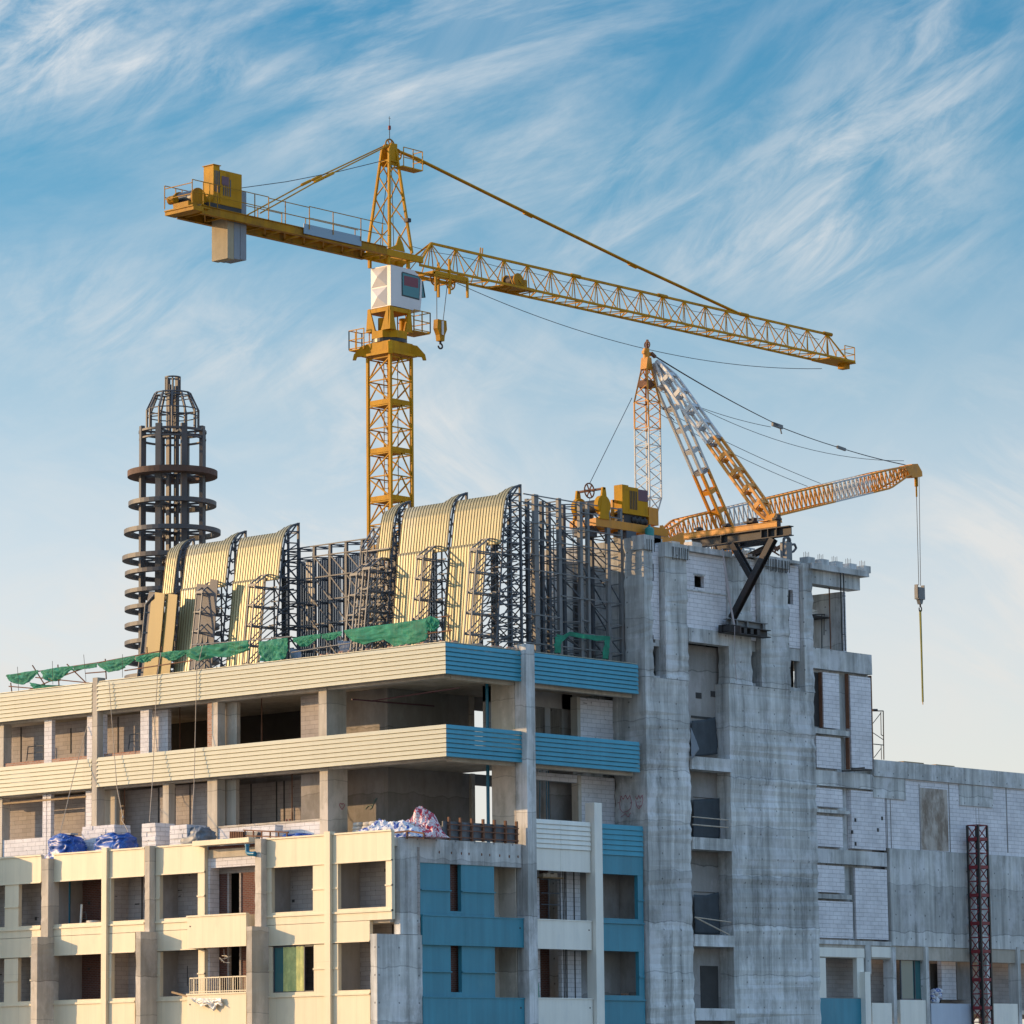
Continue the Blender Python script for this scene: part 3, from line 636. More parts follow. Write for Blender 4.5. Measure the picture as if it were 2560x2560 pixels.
# glazed window with curtain (lower storey of the last-but-one bay)
y0, y1 = yl('H', 478), yl('H', 212); ym = yl('H', 412)
wf = MB(); wf.bar((XL+0.08, y0, W2B+0.02), (XL+0.08, y1, W2B+0.02), 0.05); wf.bar((XL+0.08, y0, W2T-0.03), (XL+0.08, y1, W2T-0.03), 0.05)
for y in (y0+0.02, ym, y1-0.02): wf.bar((XL+0.08, y, W2B), (XL+0.08, y, W2T), 0.05)
wf = wf.build('window_frame', m_steel, blk)
MB().box(XL+0.10, ym, W2B+0.03, XL+0.11, y1, W2T-0.03).build('pane', m_glass, wf)
mb = MB(); k = 26; yc = yl('H', 280); vs = []
for i in range(k+1):
    y = ym+0.03+(yc-ym)*i/k; x = XL+0.055+0.006*math.sin(i*1.9)+0.006*math.sin(i*5.3)
    vs += [(x, y, W2B+0.04), (x, y, W2T-0.04)]
mb.add(vs, [(2*i, 2*i+1, 2*i+3, 2*i+2) for i in range(k)], True); mb.build('curtain', m_cur, blk)

# ---- lower storeys, right front
def HX(x): return PY('H', x, 800, 0).x
def panY(x0, x1, z0, z1, material, Y=0.0, th=0.2, name='facade_panel', label=None):
    return MB().box(x0, Y, z0, x1, Y+th, z1).build(name, material, blk, label)
def trimY(x0, x1, z, material, d=0.05, h=0.07):
    return MB().box(x0, -d, z-h, x1, 0.1, z).build('trim', material, blk)
o = MB().rough(-1.68, 0.02, 11.10, 4.84, 0.4, 12.12, 0.012, 3).build('beam', m_conc, blk, 'grey concrete beam with rust spots')
for x in (1303, 1382, 1447, 1497, 1580, 1632, 1697, 1760, 1817):
    p = PY('H', x, 445+(x-1303)*0.06, 0.012); MB().blob((p.x, 0.03, p.z), 0.045, 0.02, 0.07, 1, 0, 8, 5, 0.4, x).build('rust_spot', m_rust, o)
xa, xs0, xs1, xb, xr = -1.62, HX(1380), HX(1452), HX(1668), 4.82
for (t, b_) in ((11.09, 8.86), (7.62, 5.42)):
    panY(xa, xs0, b_, t+0.2, m_blue, 0.068); panY(xs1, xb, b_, t+0.2, m_blue, 0.068); panY(xs0+0.002, xs1-0.002, b_, b_+0.24, m_blue, 0.068)
    trimY(xa, xs0, b_+1.12, m_blue, 0.02, 0.05); trimY(xs1, xb, b_+1.12, m_blue, 0.02, 0.05)
    MB().box(xs0-0.3, 0.45, b_, xs1+0.8, 0.6, t+0.3).build('brick_wall', m_brick, blk)
    MB().box(xb+0.02, 0.45, b_, xb+0.32, 0.6, t).build('brick_jamb', m_brick, blk)
    MB().box(xb+0.2, 1.35, b_-0.2, 4.9, 1.5, t+0.1).build('back_wall', m_conc2, blk); MB().box(4.78, 0.36, b_-0.2, 4.84, 1.35, t+0.1).build('partition', m_conc2, blk)
for (t, b_) in ((8.85, 7.63), (5.41, 0.5)):
    mb = MB(); mb.box(xa, -0.06, b_, xr, 0.06, t); mb.box(xb+0.02, 0.065, b_, xb+0.1, 0.9, t); mb.box(xa, -0.09, t, xr+0.02, 0.1, t+0.05); bl = mb.build('balcony_front', m_blue, blk, 'blue balcony front')
    MB().box(xr-0.28, -0.065, t-0.42, xr-0.20, -0.055, t-0.35).build('drain_hole', m_black, bl)
# white balcony bay
wa, wb = 5.50, 9.28
def siding(x0, x1, z0, z1, n, material, Y, label):
    mb = MB(); h = (z1-z0)/n
    for i in range(n):
        zb = z0+h*i; zt = zb+h-0.012
        cs = [(0.1, zb), (-0.05, zb), (-0.05, zb+0.03), (-0.01, zt), (0.1, zt)]
        vs = [(x, Y+d, z) for x in (x0, x1) for d, z in cs]; k = 5
        mb.add(vs, [tuple(range(k)), tuple(range(2*k-1, k-1, -1))]+[(q, k+q, k+(q+1) % k, (q+1) % k) for q in range(k)])
    return mb.build('cladding_band', material, blk, label)
xm = PY('J', 410, 700, -0.1).x
for a, b_ in ((wa, xm-0.006), (xm+0.006, wb)):
    siding(a, b_, 12.0, 13.28, 6, m_white, -0.12, 'white ribbed balcony cladding'); panY(a, b_, 11.03, 11.985, m_white, -0.12)
for (t, b_) in ((8.85, 7.60), (5.43, 0.8)):
    mb = MB(); mb.box(wa+0.05, -0.14, b_, wb, -0.02, t); mb.box(wa+0.03, -0.17, t, wb+0.02, 0.0, t+0.05); mb.box(wb-0.1, -0.015, b_, wb, 1.2, t); mb.box(wa+0.05, -0.015, b_, wa+0.15, 1.2, t)
    bl = mb.build('balcony_front', m_white, blk, 'white balcony front')
    MB().box(wb-0.22, -0.146, t-0.40, wb-0.15, -0.136, t-0.34).build('drain_hole', m_black, bl)
MB().box(9.34, -0.34, 0.5, 9.86, 0.2, 14.15).build('fin', m_white, blk, 'tall white vertical fin')
for z0, z1 in ((8.86, 11.76), (5.43, 8.56)):
    Yw = 1.3
    MB().box(PY('J',205,900,Yw).x-0.2, Yw, z0, PY('J',258,900,Yw).x, Yw+0.2, z1).build('block_pier', m_block, blk)
    MB().box(PY('J',415,900,Yw).x, Yw, z0, 10.2, Yw+0.2, z1).build('block_wall', m_block, blk)
    MB().box(6.0, 2.6, z0, 9.5, 2.8, z1).build('room_wall', m_concd, blk)
    MB().box(PY('J',262,900,2.3).x, 2.3, z0, PY('J',325,900,2.3).x, 2.5, z1-0.5).build('brick_wall', m_brick, blk)
    mb = MB()
    for x in (428, 440, 450): X_ = PY('J', x, 900, Yw).x; mb.tube((X_, Yw-0.03, z0+0.1), (X_, Yw-0.03, z1), 0.018, 5)
    X_ = PY('J', 507, 900, Yw).x; mb.box(X_, Yw-0.02, z0, X_+0.06, Yw-0.002, z1); mb.build('conduit', m_void, blk)
# blue window bay
ba, bw, bb = 9.90, 12.70, 13.08
siding(ba, bb, 11.88, 13.27, 6, m_bluerib, 0.0, 'short blue ribbed band beside the tower')
panY(ba, bb, 11.03, 11.87, m_blue)
for (t, b_, s) in ((11.03, 9.06, 8.84), (7.60, 5.64, 5.42)):
    panY(bw, bb-0.003, b_, t-0.003, m_blue, 0.012, name='window_surround'); trimY(bw-0.02, bb, t-1.1, m_blue, 0.03, 0.06)
    panY(ba, bb-0.003, s, b_-0.003, m_blue, 0.012, name='sill'); trimY(ba, bb, s+0.04, m_blue, 0.06, 0.06)
    panY(ba, bb, s-1.24 if s > 7 else 0.5, s-0.03, m_blue)
    MB().box(9.6, 1.5, b_-0.5, 13.2, 1.7, t+0.7).build('back_wall', m_concd, blk); MB().box(13.15, 0.25, b_-0.5, 13.3, 1.49, t+0.7).build('side_wall', m_concd, blk)

# ================================================================== CONCRETE TOWER
YT = -0.25
tow = thing('concrete_core_tower', 'bare grey concrete core tower with vertical piers carrying the derrick crane', 'building', (19.5, 3, 0))
def tb(x0, x1, z0, z1, y0=YT, y1=0.5, material=m_conc, name='pier', rough=True, label=None, j=0.06):
    mb = MB()
    if rough: mb.rough(x0, y0, z0, x1, y1, z1, j)
    else: mb.box(x0, y0, z0, x1, y1, z1)
    return mb.build(name, material, tow, label)
tb(13.18, 13.86, 20.1, 26.55, YT, 1.0); tb(14.70, 16.38, 20.1, 26.12)
tb(13.18, 16.36, 0, 20.08, YT, 1.8, name='wall', j=0.075)
tb(19.36, 21.16, 20.22, 26.2); tb(21.80, 24.08, 20.22, 26.35); tb(25.18, 25.97, 20.22, 26.45)
tb(19.28, 25.93, 0, 20.2, YT, 1.0, name='wall', j=0.075)
# infill between piers, with real small windows
def infill(x0, x1, z0, z1, Y, material, holes=(), th=0.2, name='infill_wall'):
    zs = sorted({z0, z1, *[h[2] for h in holes], *[h[3] for h in holes]}); mb = MB()
    for a, b_ in zip(zs, zs[1:]):
        hs = sorted(h for h in holes if h[2] <= a+1e-6 and h[3] >= b_-1e-6); e = x0
        for h in hs:
            if h[0]-e > 0.01: mb.box(e, Y, a, h[0], Y+th, b_)
            e = h[1]
        if x1-e > 0.01: mb.box(e, Y, a, x1, Y+th, b_)
    return mb.build(name, material, tow)
infill(13.87, 14.69, 22.4, 26.3, 0.12, m_block, ((13.9, 14.35, 24.6, 25.4), (13.95, 14.25, 21.9, 22.1)))
infill(13.87, 14.69, 20.1, 22.38, 0.14, m_conc, ((13.95, 14.66, 20.22, 21.6), (13.95, 14.4, 21.75, 22.15)))
infill(16.39, 19.35, 24.42, 26.15, -0.12, m_block, ((17.0, 17.72, 24.55, 25.10),)); infill(16.39, 19.35, 22.62, 24.34, -0.12, m_block)
MB().box(16.39, -0.16, 24.345, 19.35, 0.1, 24.415).build('lintel', m_conc, tow); MB().box(16.95, -0.14, 25.12, 17.8, 0.1, 25.18).build('lintel', m_conc, tow)
MB().rough(16.39, YT+0.02, 21.95, 19.35, 0.3, 22.60, 0.02).build('beam', m_conc, tow)
infill(21.17, 21.79, 22.4, 26.3, 0.05, m_block, ()); infill(21.17, 21.79, 20.22, 22.39, 0.12, m_conc, ((21.2, 21.78, 20.4, 21.9),))
infill(24.09, 25.17, 22.3, 26.3, 0.02, m_block, ((24.15, 24.7, 24.4, 25.1),)); infill(24.09, 25.17, 20.22, 22.28, 0.05, m_conc, ((24.12, 25.15, 20.4, 21.7),))
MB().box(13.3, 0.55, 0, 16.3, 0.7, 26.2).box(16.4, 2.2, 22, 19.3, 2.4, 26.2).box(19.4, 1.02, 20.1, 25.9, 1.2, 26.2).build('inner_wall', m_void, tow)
MB().box(13.2, 0.8, 26.22, 25.9, 6.9, 26.50).build('roof_slab', m_conc, tow)
MB().rough(16.36, YT-0.12, 26.16, 19.6, 0.8, 26.42, 0.015, 2).build('roof_edge', m_conc, tow)
MB().rough(21.2, YT-0.02, 26.36, 25.0, 0.79, 26.50, 0.01, 2).build('roof_edge', m_conc, tow)
for a, b_, z0, z1 in ((13.16, 13.9, 25.95, 26.62), (14.68, 16.42, 25.75, 26.42), (21.78, 24.10, 26.02, 26.52)):
    MB().rough(a, YT-0.05, z0, b_, 0.45, z1, 0.012, 3).build('pier_cap', m_conc, tow)
mb = MB()
for a, b_, zt, n in ((13.35, 13.85, 26.45, 4), (15.15, 16.3, 26.28, 9), (22.2, 24.0, 26.42, 16)):
    for k in range(n):
        x = a+(b_-a)*k/(n-1)+random.uniform(-.03, .03); mb.box(x, YT-0.062, zt-0.55-random.random()*0.1, x+0.035, YT-0.045, zt-0.02)
mb.build('rebar_slot', m_void, tow)
# deep shaft between the walls, landings
SX0, SX1 = 16.37, 19.27
MB().box(SX0-0.1, 0.62, 0, SX1+0.9, 0.8, 21.94).build('shaft_wall', m_concd, tow)
for a, b_ in (('K', (590,1210)), ('K', (690,1200))):
    p = PY('K', *b_, 0.6); MB().box(p.x, 0.60, p.z-0.27, p.x+0.42, 0.625, p.z).build('vent', m_void, tow)
for z0, z1 in ((16.03, 16.62), (12.35, 12.90), (7.92, 8.45), (4.55, 5.10)):
    MB().rough(SX0+0.01, YT-0.06, z0, SX1+0.03, 0.6, z1, 0.025, 3).build('landing', m_conc, tow)
p0, p1 = PY('J', 1437, 1505, 0.6), PY('J', 1570, 1810, 0.6); MB().box(p0.x, 0.59, p1.z-0.1, p1.x, 0.625, p0.z).build('doorway', m_void, tow)  # thin dark sheet painted for the shade inside the doorway
for (x0, y0), (x1, y1), r in (((1378,415),(1640,440),0.03), ((1378,472),(1640,495),0.035), ((1395,1150),(1660,1187),0.03), ((1395,1150),(1650,1280),0.035)):
    a, b_ = PY('J', x0, y0, -0.1), PY('J', x1, y1, -0.1); MB().tube(a, b_, r, 6).build('guard_bar', m_hemp, tow)
# body behind, wall behind the framework
MB().box(13.3, 2.5, 19.4, 25.8, 6.8, 26.21).box(13.31, 2.51, 0, 25.79, 6.6, 19.39).build('core_wall', m_conc, tow)
MB().rough(10.9, 3.2, 19.5, 13.25, 4.4, 25.6, 0.03).rough(13.19, 1.02, 20.1, 13.6, 6.4, 26.2, 0.03).build('core_wall', m_conc, tow)
MB().box(12.2, 3.15, 20.3, 12.8, 3.21, 25.0).build('wall_slot', m_void, tow)
# graffiti on the tower flank: two outlined faces
XT = 13.155
g1 = [(1715,1005),(1730,1000),(1735,965),(1748,985),(1760,960),(1772,985),(1785,962),(1795,1000),(1790,1035),(1770,1052),(1745,1058),(1730,1040),(1728,1005)]
g2 = [(1815,968),(1825,985),(1835,962),(1842,982),(1855,960),(1858,990),(1852,1020),(1835,1038),(1822,1020),(1818,990)]
mb = MB()
for gg in (g1, g2, [(1735,1085),(1760,1065),(1775,1085),(1790,1060)], [(1828,1000),(1834,1000)], [(1842,998),(1848,998)], [(1830,1020),(1840,1025),(1848,1018)]):
    mb.path([PX('I', x, y, XT) for x, y in gg], 0.012, 5)
mb.build('graffiti', m_graf, tow, 'red spray painted outline of two faces')

# roof beam with column stubs at the right
MB().rough(25.7, YT-0.15, 26.22, 30.35, 3.0, 26.50, 0.012, 2).build('roof_slab', m_conc, tow)
MB().box(25.99, YT+0.15, 25.55, 29.95, 0.65, 26.21).build('beam', m_conc, tow)
for k, (x, y) in enumerate(((587,700),(750,725),(912,752),(1070,780),(1232,808))):
    p = PY('W', x, y, 0.5); s_ = MB(); s_.box(p.x-0.28, 0.0, 26.51, p.x+0.28, 0.5, 26.85); o = s_.build('column_stub', m_conc, tow)
    mb = MB()
    for q in range(4): mb.tube((p.x-0.2+0.13*q, 0.2+0.2*(q % 2), 26.84), (p.x-0.2+0.13*q, 0.2+0.2*(q % 2), 27.12), 0.012, 5)
    mb.build('rebar', m_rust, o)

# ================================================================== SIDE WING
YR = 0.0
wing = thing('side_wing', 'long wing of raw concrete and white block panels right of the core tower', 'building', (35, 4, 0))
def wr(x0, y0, x1, y1, material, name, Y=YR, th=0.25, rough=False, label=None):
    a, b_ = PY('L', x0, y0, Y), PY('L', x1, y1, Y); mb = MB()
    X0, X1 = max(a.x, 25.96), max(b_.x, 26.0)
    if rough: mb.rough(X0, Y, b_.z, X1, Y+th, a.z, 0.012, 3)
    else: mb.box(X0, Y, b_.z, X1, Y+th, a.z)
    return mb.build(name, material, wing, label)
wr(40, 110, 349, 246, m_conc, 'beam', YR-0.06, 0.5, True)
wr(110, 232, 193, 507, m_block, 'block_wall'); wr(240, 248, 352, 702, m_block, 'block_wall'); wr(78, 540, 200, 702, m_block, 'block_wall')
for r in ((104,232,111,500),(231,240,240,505),(346,250,353,700),(234,548,243,702)): wr(*r, m_rust, 'rusty_frame', YR-0.02, 0.2)
wr(60, 500, 240, 543, m_conc, 'ledge', YR-0.08, 0.5); wr(60, 702, 352, 800, m_conc, 'beam', YR-0.05, 0.4, True)
wr(60, 788, 207, 890, m_block, 'block_wall'); wr(60, 890, 243, 920, m_conc, 'ledge', YR-0.06, 0.4); wr(60, 922, 209, 1080, m_block, 'block_wall')
wr(246, 802, 415, 1094, m_block, 'block_wall'); wr(60, 1082, 421, 1172, m_conc, 'beam', YR-0.05, 0.4, True)
wr(60, 1162, 217, 1300, m_block, 'block_wall'); wr(60, 1300, 252, 1332, m_conc, 'ledge', YR-0.05, 0.4); wr(60, 1334, 258, 1520, m_block, 'block_wall')
wr(266, 1178, 428, 1526, m_block, 'block_wall'); wr(256, 1175, 265, 1526, m_conc, 'column', YR+0.06, 0.2); wr(60, 1522, 443, 1556, m_conc, 'beam', YR-0.04, 0.4)
MB().box(25.97, 0.27, 8.3, 30.9, 0.42, 22.0).build('back_wall', m_conc, wing)
wr(60, 232, 104, 498, m_void, 'opening', 0.262, 0.004)  # flat dark sheet in place of the slot's shade
for x, y in ((267,940),(396,932),(376,988),(252,998),(268,1055)):
    p = PY('L', x, y, YR); MB().box(p.x-0.08, YR-0.006, p.z-0.16, p.x+0.08, YR+0.02, p.z+0.02).build('socket_hole', m_void, wing)
# right part
xe = 47.0; wx = PY('L', 352, 700, YR).x; wy = PY('L', 430, 1100, YR).x
zt = PY('L', 700, 687, YR).z; zb = PY('L', 700, 765, YR).z; zc = PY('L', 700, 1100, YR).z; zd = PY('L', 700, 1562, YR).z
MB().rough(wx, YR-0.08, zb, xe, 0.5, zt, 0.012, 3).build('parapet', m_conc, wing)
MB().box(PY('L',418,900,YR).x, YR+0.03, zc, xe, YR+0.3, zb-0.005).build('block_wall', m_block, wing)
wr(352, 735, 512, 850, m_conc, 'concrete_patch', YR-0.03, 0.2, True); wr(770, 775, 935, 888, m_conc, 'concrete_patch', YR-0.03, 0.2, True)
wr(580, 790, 719, 1098, m_stain, 'stained_block_panel', YR+0.015, 0.1, False, 'block panel with brown water stain')
for x in (418, 436, 577, 720, 850, 864, 997): wr(x, 772 if x not in (850,864) else 888, x+5, 1105, m_concd, 'joint', YR+0.022, 0.1)
MB().rough(wy, YR-0.03, zd, xe, 0.3, zc-0.01, 0.01).build('wall', m_conc, wing)
MB().box(31.25, 0.55, 8.0, xe, 0.8, zt-0.02).build('core_wall', m_concd, wing)
MB().box(26.0, 0.45, 8.0, 31.24, 0.75, 8.9).build('core_wall', m_concd, wing); WTOP = zt
# lower storey of the wing
zl = PY('L', 700, 1628, YR).z; zs = 5.55
MB().box(25.97, YR+0.02, zl, xe, 0.4, zd-0.01).build('lintel_beam', m_conc2, wing)
MB().box(25.97, 1.25, 4.8, xe, 1.4, zl+0.3).build('back_wall', m_blockin, wing)
MB().box(25.97, 0.1, 5.0, xe, 1.25, 5.2).build('floor_slab', m_conc2, wing)
wr(65, 1560, 312, 1612, m_white, 'facade_panel', YR-0.02); wr(345, 1558, 443, 1612, m_white, 'facade_panel', YR-0.02); wr(85, 1612, 128, 1806, m_white, 'window_surround', YR-0.01); wr(274, 1612, 312, 1806, m_white, 'window_surround', YR-0.01)
wr(65, 1806, 314, 1990, m_blue, 'facade_panel', YR-0.03, 0.2, False, 'blue panel'); wr(313, 1680, 347, 1990, m_white, 'fin', YR-0.3, 0.4)
wr(348, 1830, 447, 1990, m_white, 'balcony_front', YR-0.1); wr(484, 1815, 624, 1990, m_white, 'balcony_front', YR-0.06)
wr(633, 1832, 834, 1990, m_lav, 'balcony_front', YR-0.1, 0.2, False, 'pale blue balcony front'); wr(928, 1833, 1056, 1990, m_white, 'balcony_front', YR-0.1)
for a in (447, 606, 900, 1050, 1180): wr(a, 1560, a+26, 1990, m_conc, 'column', YR-0.12, 0.6)
wr(316, 1540, 345, 1690, m_conc, 'column', YR-0.05, 0.3)
wr(682, 1628, 757, 1815, m_block, 'block_wall', YR+0.7); wr(757, 1628, 830, 1815, m_concd, 'partition', YR+0.75); wr(632, 1640, 680, 1830, m_void, 'doorway', YR+1.2, 0.1)  # the doorway is a dark slab coloured like its own shade
gf = MB()
a, b_ = PY('L', 484, 1622, YR+0.2), PY('L', 592, 1814, YR+0.2)
for x in (a.x, (a.x*0.35+b_.x*0.65), b_.x): gf.bar((x, YR+0.2, b_.z), (x, YR+0.2, a.z), 0.06)
gf.bar((a.x, YR+0.2, a.z), (b_.x, YR+0.2, a.z), 0.06); gf.bar((a.x, YR+0.2, b_.z), (b_.x, YR+0.2, b_.z), 0.06); gf = gf.build('window_frame', m_steel, wing)
MB().box(a.x, YR+0.22, b_.z, b_.x, YR+0.235, a.z).build('pane', m_glass, gf)
# open top bay: side wall, props
p = PY('W', 1036, 1100, 0.1)
a = PX('W', 692, 1150, p.x)
MB().box(p.x, 0.1, 22.3, p.x+0.2, a.y+2.0, p.z).build('side_wall', m_conc, wing)
MB().box(p.x+0.005, 0.06, 22.3, p.x+0.21, 0.099, p.z).build('wall_end', m_block, wing)
MB().box(25.97, 0.45, 21.95, 30.3, 7, 22.25).build('floor_slab', m_conc2, wing)

# ================================================================== CURVED SHEET SCREENS ON THE ROOF
ROOF = 20.26
PROF = [(-1.95, -7.95), (-1.72, -6.9), (-1.54, -5.2), (-1.33, -3.4), (-1.27, -2.68), (-1.20, -2.2), (-1.09, -1.45), (-1.01, -1.0), (-0.90, -0.66), (-0.72, -0.38), (-0.46, -0.16), (-0.22, -0.05), (0.0, 0.0)]
def prof(dz):
    for (x0, z0), (x1, z1) in zip(PROF, PROF[1:]):
        if z0 <= dz <= z1: t = (dz-z0)/(z1-z0); return x0+(x1-x0)*t
    return PROF[0][0] if dz < PROF[0][1] else 0.0
def smooth(t): t = max(0, min(1, t)); return t*t*(3-2*t)
def curve_pts(lo, cut, n):
    """points up the profile from dz=lo; the top is trimmed back by 'cut' metres of arc"""
    P = [(prof(lo), lo)]+[p for p in PROF if p[1] > lo+0.02]
    Ls = [0]
    for a, b in zip(P, P[1:]): Ls.append(Ls[-1]+math.dist(a, b))
    T = Ls[-1]-cut; out = []
    for k in range(n+1):
        s = T*(k/n); i = 0
        while i < len(P)-2 and Ls[i+1] < s: i += 1
        t = (s-Ls[i])/(Ls[i+1]-Ls[i]); out.append((P[i][0]+(P[i+1][0]-P[i][0])*t, P[i][1]+(P[i+1][1]-P[i][1])*t))
    return out
def sheet(par, xt, zt, y0, y1, lo, hi_cut, d, name, label=None, ribs=17, flat_top=None, material=m_sheet):
    """corrugated curved sheet between y0 (tip end) and y1; seams are separate sub-part"""
    n = 40; rows = []; nu = ribs*2
    for i in range(nu+1):
        s = i/nu; y = y0+(y1-y0)*s; cut = hi_cut(s)
        pts = curve_pts(lo, cut, n) if flat_top is None else [(prof(lo+(flat_top-lo)*k/n), lo+(flat_top-lo)*k/n) for k in range(n+1)]
        bulge = 0.0
        rows.append([(xt+x-d-bulge, y, zt+z) for x, z in pts])
    vs = [p for r in rows for p in r]; w = n+1; off = len(vs)
    vs += [(x+0.03, y, z-0.012) for x, y, z in vs]
    fs = []
    for i in range(nu):
        for k in range(n):
            a = i*w+k; fs.append((a, a+w, a+w+1, a+1)); fs.append((off+a+1, off+a+w+1, off+a+w, off+a))
    for k in range(n): fs.append((k, k+1, off+k+1, off+k)); a = nu*w+k; fs.append((a+1, a, off+a, off+a+1))
    for i in range(nu): a = i*w; fs.append((a+w, a, off+a, off+a+w)); a = i*w+n; fs.append((a, a+w, off+a+w, off+a))
    mb = MB(); mb.add(vs, fs, True)
    mb.cm = 1
    for i in range(0, nu+1, 2):
        r = rows[i]
        q = [p for x, y_, z in r for p in ((x+0.004, y_-0.020, z), (x-0.020, y_-0.011, z+0.004), (x-0.020, y_+0.011, z+0.004), (x+0.004, y_+0.020, z))]
        mb.add(q, [(4*k+a, 4*k+a+1, 4*k+a+5, 4*k+a+4) for k in range(n) for a in range(3)])
    o = mb.build(name, [material, m_rib], par, label)
    return o
def lattice_end(par, xt, zt, y, depth=0.0, lo=ROOF):
    """plane truss that carries the right end of a curved sheet: post under the tip, struts to the sheet edge"""
    mb = MB(); mb.bar((xt, y, lo), (xt, y, zt+0.02), 0.10); mb.bar((xt-0.62, y+0.05, lo), (xt-0.62, y+0.05, zt-0.35), 0.09)
    zs = [zt-0.45-0.56*k for k in range(14)]
    P = [(xt+x, y, zt+z) for x, z in curve_pts(-7.9, 0, 30)]
    mb.path([V(p)+V((0.07, 0, 0)) for p in P], 0.045, 5)
    for k, z in enumerate(zs):
        if z < lo: break
        x = xt+prof(z-zt)+0.07
        mb.bar((x, y, z), (xt, y, z+0.05), 0.055)
        if k+1 < len(zs) and zs[k+1] > lo:
            z2 = zs[k+1]; x2 = xt+prof(z2-zt)+0.07; mb.bar((x2, y, z2), (xt, y, z+0.04), 0.05)
            mb.bar((x, y+0.3, z), (x2+0.5, y+0.3, z2), 0.045)
        if k % 2 == 0: mb.bar((xt-0.02, y, z), (xt-0.02, y+0.55, z+0.02), 0.05); mb.bar((x, y, z), (x, y+0.5, z), 0.05)
    mb.bar((xt-0.05, y, zt), (xt-0.7, y, zt-0.75), 0.06)
    return mb.build('end_truss', m_steel, par)
def bump(par, xt, zt, y, lo=ROOF, ztop=None, full=True):
    """boxy lattice frame standing out in front of a sheet, chamfered at the top"""
    mb = MB(); zc = zt-3.05; zp = zt-2.55
    ya, yb = y+0.42, y+0.80
    lev = [zc-0.12-0.93*k for k in range(6)]
    for yy in (ya, yb):
        fx = lambda z: xt+prof(z-zt)-1.06
        mb.bar((fx(lo), yy, lo), (fx(zc), yy, zc), 0.055)
        mb.bar((fx(zc), yy, zc), (fx(zc)+0.75, yy, zp), 0.055); mb.bar((fx(zc)+0.75, yy, zp), (fx(zc)+1.25, yy, zp+0.03), 0.055)
        xi = xt-0.35 if yy == ya else xt-0.75
        mb.bar((fx(lo)+0.62, yy, lo), (fx(zc)+0.62, yy, zp-0.042), 0.045)
        mb.bar((xi, yy, lo), (xi, yy, zp), 0.055); mb.bar((fx(zc)+1.25, yy, zp+0.02), (xi+0.35, yy, zp-0.02), 0.055)
        for k, z in enumerate(lev):
            if z < lo: continue
            mb.bar((fx(z)-0.06, yy, z), (xi, yy, z), 0.06)
            if k+1 < 6:
                z2 = max(lev[k+1], lo); mb.bar((fx(z2), yy, z2), (fx(z2)+1.15, yy, z), 0.042); mb.bar((fx(z2)+0.55, yy, z2), (xi, yy, z-0.02), 0.042)
    for z in lev:
        if z > lo:
            x = xt+prof(z-zt)-1.06; mb.bar((x, ya-0.05, z+0.06), (x, yb+0.08, z+0.06), 0.065)
            mb.bar((xt-0.35, ya-0.5, z), (xt-0.35, yb, z), 0.06); mb.bar((x+1.0, ya-0.42, z+0.02), (x+1.0, yb, z+0.02), 0.06)
    x = xt+prof(zc-zt)-1.06
    for q, z in ((0, zc), (0.75, zp), (1.25, zp+0.03)): mb.bar((x+q, ya-0.05, z), (x+q, yb+0.05, z), 0.055)
    return mb.build('bay_frame', m_steell, par)
def top_cut(s): return 0.92*smooth((s+0.03)/0.26)
XTIP = 6.2
def screen(name, label, tips, zt, part_last):
    t = thing(name, label, 'roof screen', (XTIP, sum(tips)/len(tips), ROOF))
    for i, y in enumerate(tips):
        last = i == len(tips)-1
        w = 0.78 if last else 2.98; y1 = y+w
        sheet(t, XTIP, zt, y, y1, -2.78, (lambda q: top_cut(q*0.26)) if last else top_cut, 0, 'curved_sheet', None, 5 if last else 17)
        if not last:
            sheet(t, XTIP, zt, y+0.80, y1+0.02, -7.85, top_cut, 0.05, 'lower_sheet', None, 13, -2.62)
            bump(t, XTIP, zt, y)
        lattice_end(t, XTIP, zt, y-0.06)
    return t
rt_t = screen('roof_screen', 'curved cream sheets on lattice frames nearest the blue corner, right of the yellow crane mast', [1.15, 4.40, 7.95], 28.3, True)
# lattice bay left of the right group, not yet clad
bump(rt_t, XTIP, 28.1, 7.75); bump(rt_t, XTIP, 27.9, 8.55)
mb = MB()
for yy in (9.3, 9.7):
    z0 = 26.2; pts = [V((XTIP+prof(z-28.1)-0.15, yy, z)) for z in (20.3, 22, 23.5, 24.6, 25.6, 26.2)]
    mb.path(pts, 0.04, 5); mb.bar(pts[-1], (XTIP-0.5, yy, 27.2), 0.06); mb.bar((XTIP-0.5, yy, 20.3), (XTIP-0.5, yy, 27.2), 0.07)
    for k in range(7): z = 20.9+0.85*k; mb.bar((XTIP+prof(z-28.1)-0.2, yy, z), (XTIP-0.5, yy, z+0.03), 0.06); mb.bar((XTIP+prof(z-28.1)-0.15, yy, z), (XTIP-0.5, yy, z+0.85), 0.045)
for k in range(7): z = 20.9+0.85*k; mb.bar((XTIP+prof(z-28.1)-0.15, 7.9, z), (XTIP+prof(z-28.1)-0.15, 9.75, z), 0.06)
mb.bar((XTIP-0.5, 7.9, 27.2), (XTIP-0.5, 9.75, 27.2), 0.06); mb.build('bay_frame', m_steell, rt_t)
lf_t = screen('roof_screen', 'curved cream sheets with tan boards at their left, in front of the ringed steel spire', [15.15, 18.72, 22.30], 28.05, True)
